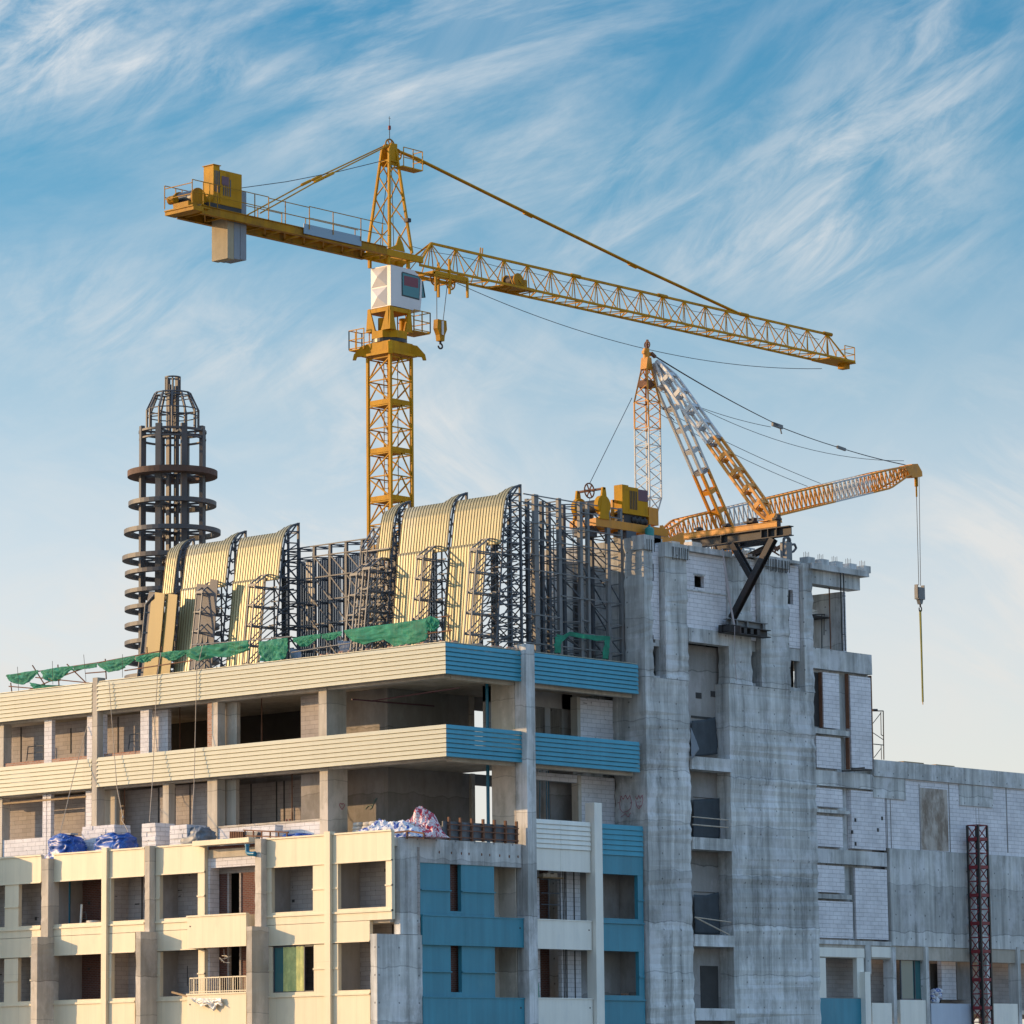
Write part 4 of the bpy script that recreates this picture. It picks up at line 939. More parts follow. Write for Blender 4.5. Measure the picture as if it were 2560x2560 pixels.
# flat tan boards and grey back sheets of the left group
def board(poly, X, th, name, material, par, label=None):
    return MB().prism([PX(z, x, y, X) for z, x, y in poly], (th, 0, 0)).build(name, material, par, label)
board([('C6',80,1710),('C6',120,1340),('C6',172,850),('C6',215,815),('C6',218,738),('C6',330,752),('C6',300,1100),('C6',265,1450),('C6',240,1690)], 4.0, 0.05, 'flat_board', m_tan, lf_t, 'tan flat board')
board([('C6',255,1690),('C6',300,1250),('C6',352,752),('C6',475,768),('C6',440,1180),('C6',385,1680)], 4.1, 0.05, 'flat_board', m_tan, lf_t, 'tan flat board')
mb = MB()
for yy in (0.0, 0.45):
    pts = [PX('C6', x, y, 4.25+yy) for x, y in ((15,1720),(60,1400),(110,880),(205,770))]
    mb.path(pts, 0.05, 5)
    for x, y in ((105,972),(80,1205),(52,1440),(25,1660)): p = PX('C6', x, y, 4.25+yy); mb.bar(p, p+V((0.5, -0.45, 0)), 0.08)
mb.build('bay_frame', m_steell, lf_t)
board([('C6',20,1715),('C6',70,1400),('C6',115,900),('C6',150,735),('C6',225,740),('C6',175,860),('C6',130,1340),('C6',85,1710)], 4.75, 0.03, 'back_sheet', m_back, lf_t, 'grey back sheet')
board([('C6',600,1650),('C6',650,1200),('C6',697,640),('C6',850,655),('C6',855,585),('C6',940,600),('C6',900,1250),('C6',870,1610)], 4.15, 0.03, 'back_sheet', m_back, lf_t, 'grey back sheet')
for x0 in (300,): pass
# steel frames: between the two groups, and along the right edge up to the tower
fr = thing('steel_framework', 'dark steel frame with grey corrugated lining between the two groups of curved sheets', 'steel frame', (6.2, 12, ROOF))
ys = [15.9-1.04*k for k in range(9)]; zt = 26.8
mb = MB()
for y in ys: mb.bar((6.0, y, ROOF), (6.0, y, zt), 0.13); mb.bar((7.0, y, ROOF), (7.0, y, zt-0.1), 0.10)
for z in (zt, zt-0.5, 25.3, 24.2, 23.1, 22.0, 21.0):
    mb.bar((5.93, ys[-1], z), (5.93, ys[0], z), 0.055)
    for y in ys: mb.bar((5.95, y, z), (7.0, y, z-0.02), 0.055); mb.bar((5.95, y, z-0.04), (6.9, y-1.04, z-0.04), 0.045)
for a, b in zip(ys, ys[1:]):
    for z0, z1 in ((26.3, 25.3), (25.3, 24.2), (24.2, 23.1), (23.1, 22.0), (22.0, 21.0)): mb.bar((5.97, a, z0), (5.97, b, z1), 0.06)
mb.build('frame', m_steel, fr)
n = 120; vs = []; y0, y1 = ys[-1]-0.5, ys[0]+0.3
mb = MB(); gaps = {28, 55, 56, 80, 101}
for i in range(n):
    if i in gaps: continue
    ya = y0+(y1-y0)*i/n; yb = y0+(y1-y0)*(i+1)/n-0.002; xo = 7.15+0.03*(i % 2)
    mb.box(xo, ya, ROOF, xo+0.02, yb, 26.35+0.05*math.sin(i))
mb.build('corrugated_lining', m_galv, fr)
fr2 = thing('steel_framework', 'tall open grid of grey steel posts above the blue bands, touching the concrete tower', 'steel frame', (10, 1.5, ROOF))
def X2(x, y, Y): return PY('C3', x, y, Y).x
front = [(7.10, 0.30), (8.71, 0.20), (10.18, 0.20), (10.69, 0.15), (12.11, 0.22), (13.02, 0.16)]
backr = [(7.58, 0.16), (8.57, 0.16), (9.03, 0.18), (10.06, 0.18), (12.04, 0.16)]
lv = [27.88, 27.45, 26.66, 25.9, 25.2, 24.5, 23.5, 22.5, 21.9, 21.2]
mb = MB()
for x, w in front: mb.bar((x, 1.0, ROOF), (x, 1.0, 27.95), w, 0.16, (0, 1, 0))
mb.build('front_post', m_steell, fr2)
mb = MB()
for x, w in backr: mb.bar((x, 1.9, ROOF), (x, 1.9, 27.9), w, 0.16, (0, 1, 0))
for x, w in ((6.9, .14), (7.8, .14), (9.4, .12)): mb.bar((x, 3.2, ROOF), (x, 3.2, 27.2), w)
for x, w in ((6.75, .12), (7.4, .12), (8.2, .12)): mb.bar((x, 4.6, ROOF), (x, 4.6, 26.6), w)
mb.build('back_post', m_steel, fr2)
mb = MB(); db = MB()
XF = [6.2]+[x for x, w in front]; XB = [6.4]+[x for x, w in backr]+[13.0]
for i, z in enumerate(lv):
    for x0, x1 in zip(XF, XF[1:]):
        if i > 0 and random.random() < 0.12: continue
        mb.bar((x0, 0.90, z), (x1, 0.90, z-0.01), 0.05)
    mb.bar((6.3, 1.98, z-0.12), (13.1, 1.98, z-0.12), 0.046)
    for k, x in enumerate(XF[1:]): mb.bar((x+0.02, 0.95, z-0.05), (XB[min(k+1, len(XB)-1)], 1.95, z-0.09), 0.05)
    if i > 1: mb.bar((6.3, 3.25, z-0.3), (9.6, 3.25, z-0.3), 0.042); mb.bar((6.3, 4.62, z-0.45), (8.4, 4.62, z-0.45), 0.042)
    for x in (6.9, 7.8): mb.bar((x, 1.95, z-0.2), (x, 4.6, z-0.25), 0.042)
for i in range(len(lv)-1):
    a, b = lv[i], lv[i+1]
    for x0, x1 in zip(XB, XB[1:]):
        if random.random() < 0.78: db.bar((x0, 1.9, a-0.12), (x1, 1.9, b-0.12), 0.046)
    for k, (x0, x1) in enumerate(zip(XF[1:], XF[2:])):
        if (i+k) % 3 == 0: db.bar((x0, 1.0, a), (x1, 1.0, b), 0.042)
    if i > 0:
        for x0, x1 in ((6.3, 6.9), (6.9, 7.8), (7.8, 9.4)):
            db.bar((x0, 3.2, b-0.3), (x1, 3.2, a-0.3), 0.042)
            if i % 2: db.bar((x0, 3.2, a-0.3), (x1, 3.2, b-0.3), 0.042)
        db.bar((6.9, 1.95, b), (6.9, 3.2, a), 0.042); db.bar((7.8, 1.95, a), (7.8, 3.2, b), 0.042)
mb.build('rail', m_steell, fr2); db.build('brace', m_steel, fr2)
mb = MB()
for x in (9.55, 11.2):
    for dx in (0, 0.28): mb.bar((x+dx, 2.3, ROOF), (x+dx, 2.3, 27.0), 0.035)
    for k in range(26): mb.bar((x, 2.3, ROOF+0.2+0.26*k), (x+0.28, 2.3, ROOF+0.2+0.26*k), 0.025)
mb.build('ladder', m_steel, fr2)

# ================================================================== SPIRE
DS = 192.0
def dpt(z, x, y, D): return CAM + ray(z, x, y)*D
sc_ = dpt('E', 440, 640, DS); SXc, SYc = sc_.x, sc_.y
def sz(z): return 1.7+(z-1.7)*DS/188
kS = DS/188
sp = thing('steel_spire', 'tall round spire frame of dark steel columns and rings with a caged top', 'spire', (SXc, SYc, ROOF))
c = (SXc, SYc)
for r, z, h, w, mt in ((2.22, 31.72, 0.30, 0.75, m_rustd), (2.17, 30.22, 0.22, 0.32, m_spire), (2.38, 28.82, 0.22, 0.34, m_spire), (2.46, 27.5, 0.22, 0.34, m_spire), (2.33, 26.74, 0.2, 0.34, m_spire), (2.33, 25.8, 0.2, 0.34, m_spire),
                       (2.33, 25.0, 0.2, 0.34, m_spire), (2.33, 24.15, 0.2, 0.34, m_spire), (2.33, 23.3, 0.2, 0.34, m_spire), (2.33, 22.45, 0.2, 0.34, m_spire), (2.33, 21.6, 0.2, 0.34, m_spire)):
    MB().ring(c, r*kS, (r-w)*kS, sz(z)-h/2, sz(z)+h/2).build('ring', mt, sp, 'rusty deep ring plate' if mt == m_rustd else None)
MB().ring(c, 1.68*kS, 1.48*kS, sz(33.78), sz(33.88)).ring(c, 1.66*kS, 1.5*kS, sz(33.42), sz(33.5)).build('ring', m_spire, sp)
for k in range(8):
    t = math.radians(22+45*k); x, y = c[0]+1.60*kS*math.cos(t), c[1]+1.60*kS*math.sin(t)
    MB().bar((x, y, ROOF), (x, y, sz(34.05)), 0.30, 0.20, (math.cos(t), math.sin(t), 0)).build('column', m_spire, sp)
for k in range(4):
    t = math.radians(10+90*k); x, y = c[0]+0.28*math.cos(t), c[1]+0.28*math.sin(t)
    MB().bar((x, y, ROOF), (x, y, sz(36.6) if k % 2 else sz(36.2)), 0.15).build('core_post', m_spire, sp)
mb = MB()
for k in range(8):
    t0 = math.radians(22+45*k)
    pass
for z in (33.8, 31.7, 30.2, 28.8, 27.5, 25.8, 24.15):
    mb = MB()
    for k in range(4): t0 = math.radians(22+45*k); d = V((1.6*kS*math.cos(t0), 1.6*kS*math.sin(t0), 0)); q = V((c[0], c[1], sz(z))); mb.bar(q-d, q+d, 0.10)
    mb.build('spoke', m_spire, sp)
mb = MB(); P = lambda r, t, z: (c[0]+r*kS*math.cos(t), c[1]+r*kS*math.sin(t), sz(z))
for k in range(12):
    t = math.radians(15+30*k); t2 = t+math.radians(30)
    mb.bar(P(1.27, t, 33.9), P(1.27, t, 34.95), 0.085); mb.bar(P(1.27, t, 34.95), P(0.88, t, 35.78), 0.085)
    mb.tube(P(1.27, t, 34.95), P(1.27, t2, 34.95), 0.035, 5); mb.tube(P(1.27, t, 34.62), P(1.27, t2, 34.62), 0.03, 5); mb.tube(P(0.89, t, 35.78), P(0.89, t2, 35.78), 0.045, 5)
    mb.tube(P(0.97, t, 35.62), P(0.97, t2, 35.62), 0.03, 5)
    if k % 3 == 0: mb.tube(P(1.27, t, 34.75), P(1.27, t+math.pi, 34.75), 0.03, 5)
mb.build('cage', m_spire, sp)
mb = MB()
for k in range(8): t = math.radians(45*k); mb.bar(P(0.36, t, 35.7), P(0.36, t, 36.6), 0.055)
mb.ring(c, 0.40*kS, 0.33*kS, sz(36.56), sz(36.63), 24).ring(c, 0.40*kS, 0.33*kS, sz(35.74), sz(35.80), 24).build('finial', m_spire, sp)
mb = MB()
for dx in (0, 0.32):
    a = dpt('E', 368+dx*60, 1330, DS); mb.bar((a.x, a.y, ROOF+1.2), (a.x, a.y, sz(30.3)), 0.04)
a = dpt('E', 368, 1330, DS); b = dpt('E', 387, 1330, DS)
for k in range(20): mb.bar((a.x, a.y, ROOF+1.4+0.42*k), (b.x, b.y, ROOF+1.4+0.42*k), 0.03)
mb.build('ladder', m_rust, sp)

# ================================================================== TOWER CRANE (jib along +X)
XC, YC = 11.46, 14.09
tc = thing('tower_crane', 'tall yellow tower crane with long lattice jib to the right and white cab', 'crane', (XC, YC, 0))
def c_(x, y, z): return V((XC+x, YC+y, z))
def cbox(mb, x0, y0, z0, x1, y1, z1): return mb.box(XC+x0, YC+y0, z0, XC+x1, YC+y1, z1)
hw = 0.74
# mast sections
secs = [36.55-2.34*k for k in range(16)]
for i in range(len(secs)-1):
    z1, z0 = secs[i], max(0.0, secs[i+1]); zm = (z0+z1)/2; mb = MB()
    cor = [(-hw,-hw),(hw,-hw),(hw,hw),(-hw,hw)]
    for x, y in cor: mb.bar(c_(x, y, z0), c_(x, y, z1), 0.135)
    for k in range(4):
        (xa, ya), (xb_, yb_) = cor[k], cor[(k+1) % 4]
        mb.bar(c_(xa, ya, zm), c_(xb_, yb_, zm), 0.055); mb.bar(c_(xa, ya, z1-0.08), c_(xb_, yb_, z1-0.08), 0.055)
        xm_, ym_ = (xa+xb_)/2, (ya+yb_)/2
        if k % 2 == 0:
            mb.bar(c_(xm_, ym_, z1-0.05), c_(xa, ya, zm), 0.055); mb.bar(c_(xm_, ym_, z1-0.05), c_(xb_, yb_, zm), 0.055)
            mb.bar(c_(xm_, ym_, zm), c_(xa, ya, z0+0.1), 0.055); mb.bar(c_(xm_, ym_, zm), c_(xb_, yb_, z0+0.1), 0.055)
        else:
            mb.bar(c_(xb_, yb_, z1-0.1), c_(xa, ya, zm+0.05), 0.06); mb.bar(c_(xa, ya, zm-0.05), c_(xb_, yb_, z0+0.1), 0.06)
    s_ = mb.build('mast_section', m_yel, tc)
    if i > 0 and z1 > 25:
        mb = MB(); cbox(mb, -hw+0.1, -hw+0.1, z1-0.04, hw-0.35, hw-0.1, z1)
        for a, b in (((-hw,-hw),(hw,-hw)),((-hw,-hw),(-hw,hw))): mb.bar(c_(a[0], a[1], z1+0.09), c_(b[0], b[1], z1+0.09), 0.03, 0.24)
        mb.build('platform', m_yel, s_)
    mb = MB()
    for d in (0.12, 0.42): mb.bar(c_(d, 0.5, z0), c_(d, 0.5, z1), 0.035)
    for k in range(8): mb.bar(c_(0.12, 0.5, z0+0.15+0.29*k), c_(0.42, 0.5, z0+0.15+0.29*k), 0.025)
    mb.build('ladder', m_yeld, s_)
MB().tube(c_(0.35, -0.2, 20), c_(0.35, -0.2, 36.5), 0.025, 5).build('power_cable', m_black, tc)
# slewing ring group
mb = MB(); cbox(mb, -0.95, -0.95, 36.60, 0.95, 0.95, 36.72); cbox(mb, -0.80, -0.80, 36.72, 0.80, 0.80, 37.25)
for sx in (-1, 1):
    for sy in (-1, 1):
        a = c_(sx*0.75, sy*0.75, 0); u = V((sx, sy, 0)).normalized(); w = V((-u.y, u.x, 0))*0.10
        for s in (-1, 1): pass
        P0 = [c_(sx*0.6, sy*0.6, 37.25), c_(sx*0.95, sy*0.95, 37.15), c_(sx*1.22, sy*1.22, 36.72), c_(sx*1.26, sy*1.26, 36.46), c_(sx*1.14, sy*1.14, 36.46), c_(sx*1.10, sy*1.10, 36.62), c_(sx*0.6, sy*0.6, 36.66)]
        mb.prism([p-w for p in P0], w*2)
mb.build('fixed_frame', m_yel, tc)
MB().ring((XC, YC), 0.86, 0.5, 37.25, 37.42, 32).build('slewing_ring', m_black, tc)
mb = MB()
oc = [(0.92*math.cos(math.radians(22.5+45*k)), 0.92*math.sin(math.radians(22.5+45*k))) for k in range(8)]
mb.prism([c_(x, y, 37.43) for x, y in oc], (0, 0, 0.36))
for sx in (-1, 1):
    for sy in (-1, 1):
        mb.hexa([c_(sx*0.80, sy*0.80, 37.8), c_(sx*0.35, sy*0.80, 37.8), c_(sx*0.35, sy*0.68, 37.8), c_(sx*0.80, sy*0.68, 37.8), c_(sx*0.72, sy*0.76, 38.95), c_(sx*0.58, sy*0.76, 38.95), c_(sx*0.58, sy*0.68, 38.95), c_(sx*0.72, sy*0.68, 38.95)])
        mb.hexa([c_(sx*0.80, sy*0.67, 37.8), c_(sx*0.80, sy*0.2, 37.8), c_(sx*0.70, sy*0.2, 37.8), c_(sx*0.70, sy*0.67, 37.8), c_(sx*0.76, sy*0.67, 38.95), c_(sx*0.76, sy*0.58, 38.95), c_(sx*0.70, sy*0.58, 38.95), c_(sx*0.70, sy*0.67, 38.95)])
cbox(mb, -0.75, -0.75, 38.72, 0.75, 0.75, 38.92); mb.tube(c_(-0.3, 0.2, 37.8), c_(-0.3, 0.2, 38.5), 0.2, 12); mb.tube(c_(0.9, -0.1, 37.8), c_(0.9, -0.1, 38.6), 0.22, 12)
mb.build('slewing_platform', m_yel, tc)
def cage(name, x0, y0, x1, y1, z, h, open_side=None):
    mb = MB(); cbox(mb, x0, y0, z-0.05, x1, y1, z)
    P4 = [(x0,y0),(x1,y0),(x1,y1),(x0,y1)]
    for k in range(4):
        if k == open_side: continue
        a, b = P4[k], P4[(k+1) % 4]
        for hh in (0.05, h*0.5, h): mb.bar(c_(*a, z+hh), c_(*b, z+hh), 0.04)
        for t in (0, 0.5, 1): mb.bar(c_(a[0]+(b[0]-a[0])*t, a[1]+(b[1]-a[1])*t, z), c_(a[0]+(b[0]-a[0])*t, a[1]+(b[1]-a[1])*t, z+h), 0.04)
    return mb.build(name, m_yel, tc)
cage('access_platform', -1.0, 0.75, -0.1, 1.75, 37.05, 0.95, 0); cage('access_platform', 0.85, -0.85, 2.0, 0.25, 37.95, 1.0, 3)
# tower base frame between cab and jib, cab
for y in (-0.62, 0.62):
    for x in (-0.70, 0.70): MB().bar(c_(x, y, 40.99), c_(x, y, 41.6), 0.14).build('upper_post', m_yel, tc)
mb = MB(); zb_, zt_ = 38.98, 40.98
mb.prism([c_(-0.62, -0.70, zb_), c_(1.46, -0.70, zb_-0.02), c_(1.56, -0.70, zb_+0.7), c_(1.62, -0.70, 40.50), c_(1.05, -0.70, 40.95), c_(-0.62, -0.70, zt_)], (0, 1.32, 0))
cab_ = mb.build('cab', m_cab, tc)
mb = MB()
for z0, z1 in ((39.02, 39.94), (40.0, 40.94)):
    y0_, y1_ = -0.45, 0.60; xo = -0.625
    q = [c_(xo, y0_, z0), c_(xo, y1_, z0), c_(xo, y1_, z1), c_(xo, y0_, z1), c_(xo-0.14, (y0_+y1_)/2, (z0+z1)/2)]
    mb.add(q, [(1,0,4),(2,1,4),(3,2,4),(0,3,4)])
mb.build('pressed_panel', m_cab, cab_)
mb = MB(); w0, w1, z0, z1 = 0.20, 1.36, 39.62, 40.70
mb.prism([c_(w0-0.06, -0.71, z0-0.06), c_(w1+0.03, -0.71, z0-0.10), c_(w1+0.12, -0.71, z1-0.14), c_(w1+0.02, -0.71, z1+0.0), c_(w0, -0.71, z1+0.06), c_(w0-0.06, -0.71, z1)], (0, 0.009, 0)); wn = mb.build('window_frame', m_black, cab_)
MB().prism([c_(w0, -0.722, z0), c_(w1-0.02, -0.722, z0-0.03), c_(w1+0.06, -0.722, z1-0.16), c_(w1-0.02, -0.722, z1-0.05), c_(w0, -0.722, z1)], (0, 0.011, 0)).build('pane', m_glass, wn)
MB().box(XC+w0+0.10, YC-0.728, 40.10, XC+w1-0.06, YC-0.7225, 40.58).build('blanked_logo', m_red, wn)  # plain red panel in place of a blanked-out logo
mb = MB(); mb.prism([c_(1.63, -0.70, 40.5), c_(1.80, -0.70, 39.72), c_(1.58, -0.70, 39.68)], (0, 0.9, 0)); mb.build('front_window', m_glass, cab_)
mb = MB()
for a, b in (((1.63, 40.5), (1.80, 39.72)), ((1.80, 39.72), (1.58, 39.68))): mb.bar(c_(a[0], -0.71, a[1]), c_(b[0], -0.71, b[1]), 0.035)
mb.build('window_frame', m_black, cab_)
# tower head
mb = MB(); zb0, zt0 = 41.75, 46.9
def hd(sx, sy, z): t = (z-zb0)/(zt0-zb0); w = 0.80+(0.24-0.80)*t; d = 0.74+(0.24-0.74)*t; return c_(sx*w+0.05, sy*d, z)
for sx in (-1, 1):
    for sy in (-1, 1): mb.bar(hd(sx, sy, zb0), hd(sx, sy, zt0), 0.115)
lvz = [41.85, 43.2, 44.5, 45.6, 46.3]
for i in range(4):
    a, b = lvz[i], lvz[i+1]
    for (p, q) in (((-1,-1),(1,-1)), ((1,-1),(1,1)), ((1,1),(-1,1)), ((-1,1),(-1,-1))):
        if i % 2: mb.bar(hd(*p, a), hd(*q, b), 0.05)
        else: mb.bar(hd(*q, a), hd(*p, b), 0.05)
        if i in (3,): mb.bar(hd(*p, b), hd(*q, b), 0.08)
mb.prism([c_(-0.25, -0.28, 46.1), c_(0.35, -0.28, 46.1), c_(0.35, -0.28, 47.2), c_(-0.05, -0.28, 47.2), c_(-0.25, -0.28, 46.8)], (0, 0.08, 0)); mb.prism([c_(-0.25, 0.2, 46.1), c_(0.35, 0.2, 46.1), c_(0.35, 0.2, 47.2), c_(-0.05, 0.2, 47.2), c_(-0.25, 0.2, 46.8)], (0, 0.08, 0))
mb.prism([c_(-0.8, -0.75, 41.75), c_(0.35, -0.75, 41.75), c_(0.2, -0.75, 42.15), c_(-0.05, -0.75, 42.5), c_(-0.25, -0.75, 42.0)], (0, 0.06, 0))
hdp = mb.build('tower_head', m_yel, tc)
def wheel(mb, p, r, ax=(0,1,0), w=0.08):
    p = V(p); n = 20; a = V((1,0,0)); b = V((0,0,1)) 
    if abs(V(ax).x) > 0.5: a = V((0,1,0))
    pts = [p+a*(r*math.cos(2*math.pi*k/n))+b*(r*math.sin(2*math.pi*k/n)) for k in range(n+1)]
    mb.path(pts, w/2, 6)
    for k in range(6): t = math.pi*k/3; mb.bar(p, p+a*(r*math.cos(t))+b*(r*math.sin(t)), 0.045)
    mb.tube(p-V(ax)*w, p+V(ax)*w, r*0.22, 8); return mb
mb = MB(); wheel(mb, c_(0.12, 0, 47.15), 0.30); wheel(mb, c_(0.55, -0.1, 46.75), 0.26); mb.build('sheave', m_yeld, hdp)
mb = MB(); mb.tube(c_(0.1, 0, 47.4), c_(0.1, 0, 48.0), 0.02, 5); mb.tube(c_(0.1, 0, 48.1), c_(0.1, 0, 48.6), 0.012, 5); mb.bar(c_(0.02, 0, 48.5), c_(0.18, 0, 48.5), 0.015); mb.build('lightning_rod', m_dark, hdp)
MB().tube(c_(0.1, 0, 47.93), c_(0.1, 0, 48.12), 0.07, 8).build('warning_lamp', m_redp, hdp)
mb = MB(); cbox(mb, 0.35, -0.65, 46.02, 1.75, -0.05, 46.08)
for x, y in ((0.4,-0.65),(1.08,-0.65),(1.75,-0.65),(1.75,-0.05)): mb.bar(c_(x, y, 46.05), c_(x, y, 47.0), 0.035)
for z in (46.5, 47.0): mb.bar(c_(0.4, -0.65, z), c_(1.75, -0.65, z), 0.035); mb.bar(c_(1.75, -0.65, z), c_(1.75, -0.05, z), 0.035)
mb.build('head_platform', m_yel, hdp)
mb = MB(); mb.tube(c_(0.35, 0, 42), c_(0.2, 0, 46.6), 0.02, 5); mb.tube(c_(-0.5, 0.1, 42), c_(0, 0, 46.3), 0.018, 5); cbox(mb, 0.55, -0.75, 43.3, 0.8, -0.5, 43.48); mb.build('cable', m_dark, hdp)
# slewing deck under the head
mb = MB()
for y in (-0.68, 0.68): cbox(mb, -1.2, y-0.07, 41.40, 1.65, y+0.07, 41.72)
for x in (-1.1, -0.4, 0.4, 1.2): cbox(mb, x-0.06, -0.61, 41.42, x+0.06, 0.61, 41.66)
mb.build('jib_seat', m_yel, tc)
# jib
zb_, ztp, w_ = 41.30, 42.72, 0.64
nodes = [3.0+1.79*k for k in range(19)]
mb = MB()
for y in (-w_, w_): mb.bar(c_(1.5, y, zb_), c_(36.9, y, zb_), 0.09, 0.11)
mb.bar(c_(3.0, 0, ztp), c_(nodes[-1]+0.1, 0, ztp), 0.11)
for y in (-w_, w_): mb.bar(c_(1.5, y, zb_+0.1), c_(3.0, 0, ztp), 0.09); mb.bar(c_(nodes[-1], 0, ztp), c_(nodes[-1]+1.0, y, zb_), 0.07)
chord = mb.build('jib_chord', m_yel, tc)
mb = MB()
for i, x in enumerate(nodes):
    for y in (-w_, w_):
        mb.bar(c_(x, 0, ztp), c_(x, y, zb_), 0.042)
        for dx in (-0.895, 0.895):
            if 1.6 < x+dx < 36.5: mb.bar(c_(x, 0, ztp), c_(x+dx, y, zb_), 0.045)
    if i < 18:
        mb.bar(c_(x, -w_, zb_), c_(x, w_, zb_), 0.05); mb.bar(c_(x, -w_, zb_), c_(x+0.895, w_, zb_), 0.045); mb.bar(c_(x+0.895, w_, zb_), c_(x+1.79, -w_, zb_), 0.045)
mb.build('jib_lacing', m_yel, tc)
mb = MB()
for x in (13.9, 20.9, 27.8, 35.3): mb.tube(c_(x-0.35, 0, ztp+0.02), c_(x+0.35, 0, ztp+0.02), 0.11, 8)
for x in (6.6, 6.75): mb.bar(c_(x, 0, ztp), c_(x+0.05, 0, ztp+0.36), 0.05)
mb.build('chord_joint', m_yeld, tc)
mb = MB(); cbox(mb, 34.6, -w_, 41.2, 37.0, w_, 41.26); cbox(mb, 36.5, -0.25, 40.95, 36.95, 0.25, 41.2)
for x, y in ((36.0,-w_),(36.9,-w_),(36.9,w_)): mb.bar(c_(x, y, 41.3), c_(x, y, 42.1), 0.04)
for z in (41.7, 42.1): mb.bar(c_(36.0, -w_, z), c_(36.9, -w_, z), 0.035); mb.bar(c_(36.9, -w_, z), c_(36.9, w_, z), 0.035)
mb.build('jib_end_platform', m_yel, tc)
mb = MB(); mb.tube(c_(9.0, -0.35, 41.72), c_(9.0, 0.3, 41.72), 0.28, 14); mb.build('trolley_winch_drum', m_dark, tc)
mb = MB(); cbox(mb, 8.0, -0.6, 41.32, 10.0, 0.6, 41.40)
for y in (-0.4, 0.35): mb.tube(c_(9.0, y-0.04, 41.72), c_(9.0, y+0.04, 41.72), 0.36, 14)
cbox(mb, 9.3, -0.3, 41.4, 9.8, 0.1, 41.85); mb.build('trolley_winch', m_yeld, tc)
# jib and counter-jib pendants
def rod(pts, r, name='pendant_rod', material=m_yel, knots=()):
    mb = MB(); mb.path([c_(*p) for p in pts], r, 7)
    for k in knots: mb.tube(c_(k[0]-0.3, k[1], k[2]+k[3]*0.3), c_(k[0]+0.3, k[1], k[2]-k[3]*0.3), r*2.1, 8)
    return mb.build(name, material, tc)
for y in (-0.06, 0.06): rod([(0.5, y, 46.98), (2.18, y, 46.80), (10.34, y, 45.41), (18.56, y, 44.05), (27.3, y, 42.75)], 0.055, knots=((2.3, y, 46.78, 0.17), (10.34, y, 45.41, 0.17), (18.56, y, 44.05, 0.16)) if y > 0 else ())
for y in (-0.55, 0.55): rod([(-0.15, y*0.4, 47.08), (-5.0, y*0.8, 44.55), (-9.3, y, 42.1)], 0.035, knots=((-4.55, y*0.75, 44.78, -0.52), (-5.25, y*0.8, 44.42, -0.52)))
rod([(-0.2, 0, 46.35), (-3.5, 0, 45.2), (-7, 0, 44.1), (-10.3, 0, 43.2)], 0.018, 'rope', m_rope)
# counter-jib
mb = MB()
for y in (-0.75, 0.75): cbox(mb, -13.3, y-0.07, 41.42, -1.0, y+0.07, 41.76); cbox(mb, -13.3, y-0.12, 41.76, -1.0, y+0.12, 41.79); cbox(mb, -13.3, y-0.12, 41.39, -1.0, y+0.12, 41.42)
for k in range(10):
    x = -13.0+1.3*k; mb.bar(c_(x, -0.68, 41.5), c_(x, 0.68, 41.5), 0.08)
    mb.bar(c_(x, -0.68, 41.5), c_(x+1.35, 0.68, 41.5), 0.06)
cbox(mb, -13.95, -0.95, 41.45, -13.3, 0.95, 41.62); cbox(mb, -14.0, -0.95, 41.62, -12.9, 0.95, 41.68)
cj = mb.build('counter_jib', m_yeld, tc)
mb = MB(); cbox(mb, -13.3, -0.68, 41.80, -9.2, 0.68, 41.83); cbox(mb, -9.2, 0.35, 41.80, -1.0, 0.66, 41.83); cbox(mb, -9.2, -0.66, 41.80, -1.0, -0.35, 41.83)
mb.build('walkway', m_galv, cj)
mb = MB()
for y in (-0.92, 0.92):
    px = [-14.0, -13.3, -12.9, -12.4, -10.0, -9.1, -8.0, -6.4, -4.8, -2.9, -1.4]
    for a in px: mb.bar(c_(a, y, 41.75), c_(a, y, 42.85), 0.035)
    for z in (42.3, 42.85): mb.bar(c_(-14.0, y, z), c_(-9.1, y, z), 0.033); mb.bar(c_(-6.4, y, z), c_(-1.2, y, z), 0.033); mb.bar(c_(-9.1, y, z-0.05), c_(-6.4, y, z-0.05), 0.033)
for z in (42.2, 42.7): mb.bar(c_(-14.0, -0.92, z), c_(-14.0, 0.92, z), 0.035)
mb.build('railing', m_yeld, cj)
cbox(MB(), 0, 0, 0, 1, 1, 1)
mb = MB(); cbox(mb, -6.75, -0.90, 41.50, -2.85, -0.875, 41.98); mb.build('sign_board', m_sign, cj, 'blank grey blue sign board')
mb = MB(); cbox(mb, -12.45, -0.70, 42.05, -12.05, -0.05, 43.85); cbox(mb, -12.04, -0.72, 42.05, -10.65, -0.05, 43.68); cbox(mb, -12.5, -0.75, 43.85, -12.0, 0.0, 43.88); ck = mb.build('electric_cabinet', m_yel, cj)
mb = MB()
for k in range(4): cbox(mb, -12.38+0.09*k, -0.712, 42.6, -12.33+0.09*k, -0.701, 43.6)
for k in range(4): cbox(mb, -11.85+0.14*k, -0.732, 42.5, -11.78+0.14*k, -0.721, 43.3)
mb.build('vent', m_steel, ck); mb = MB(); cbox(mb, -11.95, -0.742, 43.0, -11.5, -0.733, 43.4); mb.build('sign_plate', m_mar, ck)
mb = MB(); cbox(mb, -12.75, -0.7, 41.84, -10.65, 0.3, 42.04); mb.build('cabinet_stand', m_dark, ck)
mb = MB(); mb.tube(c_(-13.05, -0.28, 42.25), c_(-13.05, 0.85, 42.25), 0.40, 20); mb.build('hoist_drum', m_black, cj)
mb = MB()
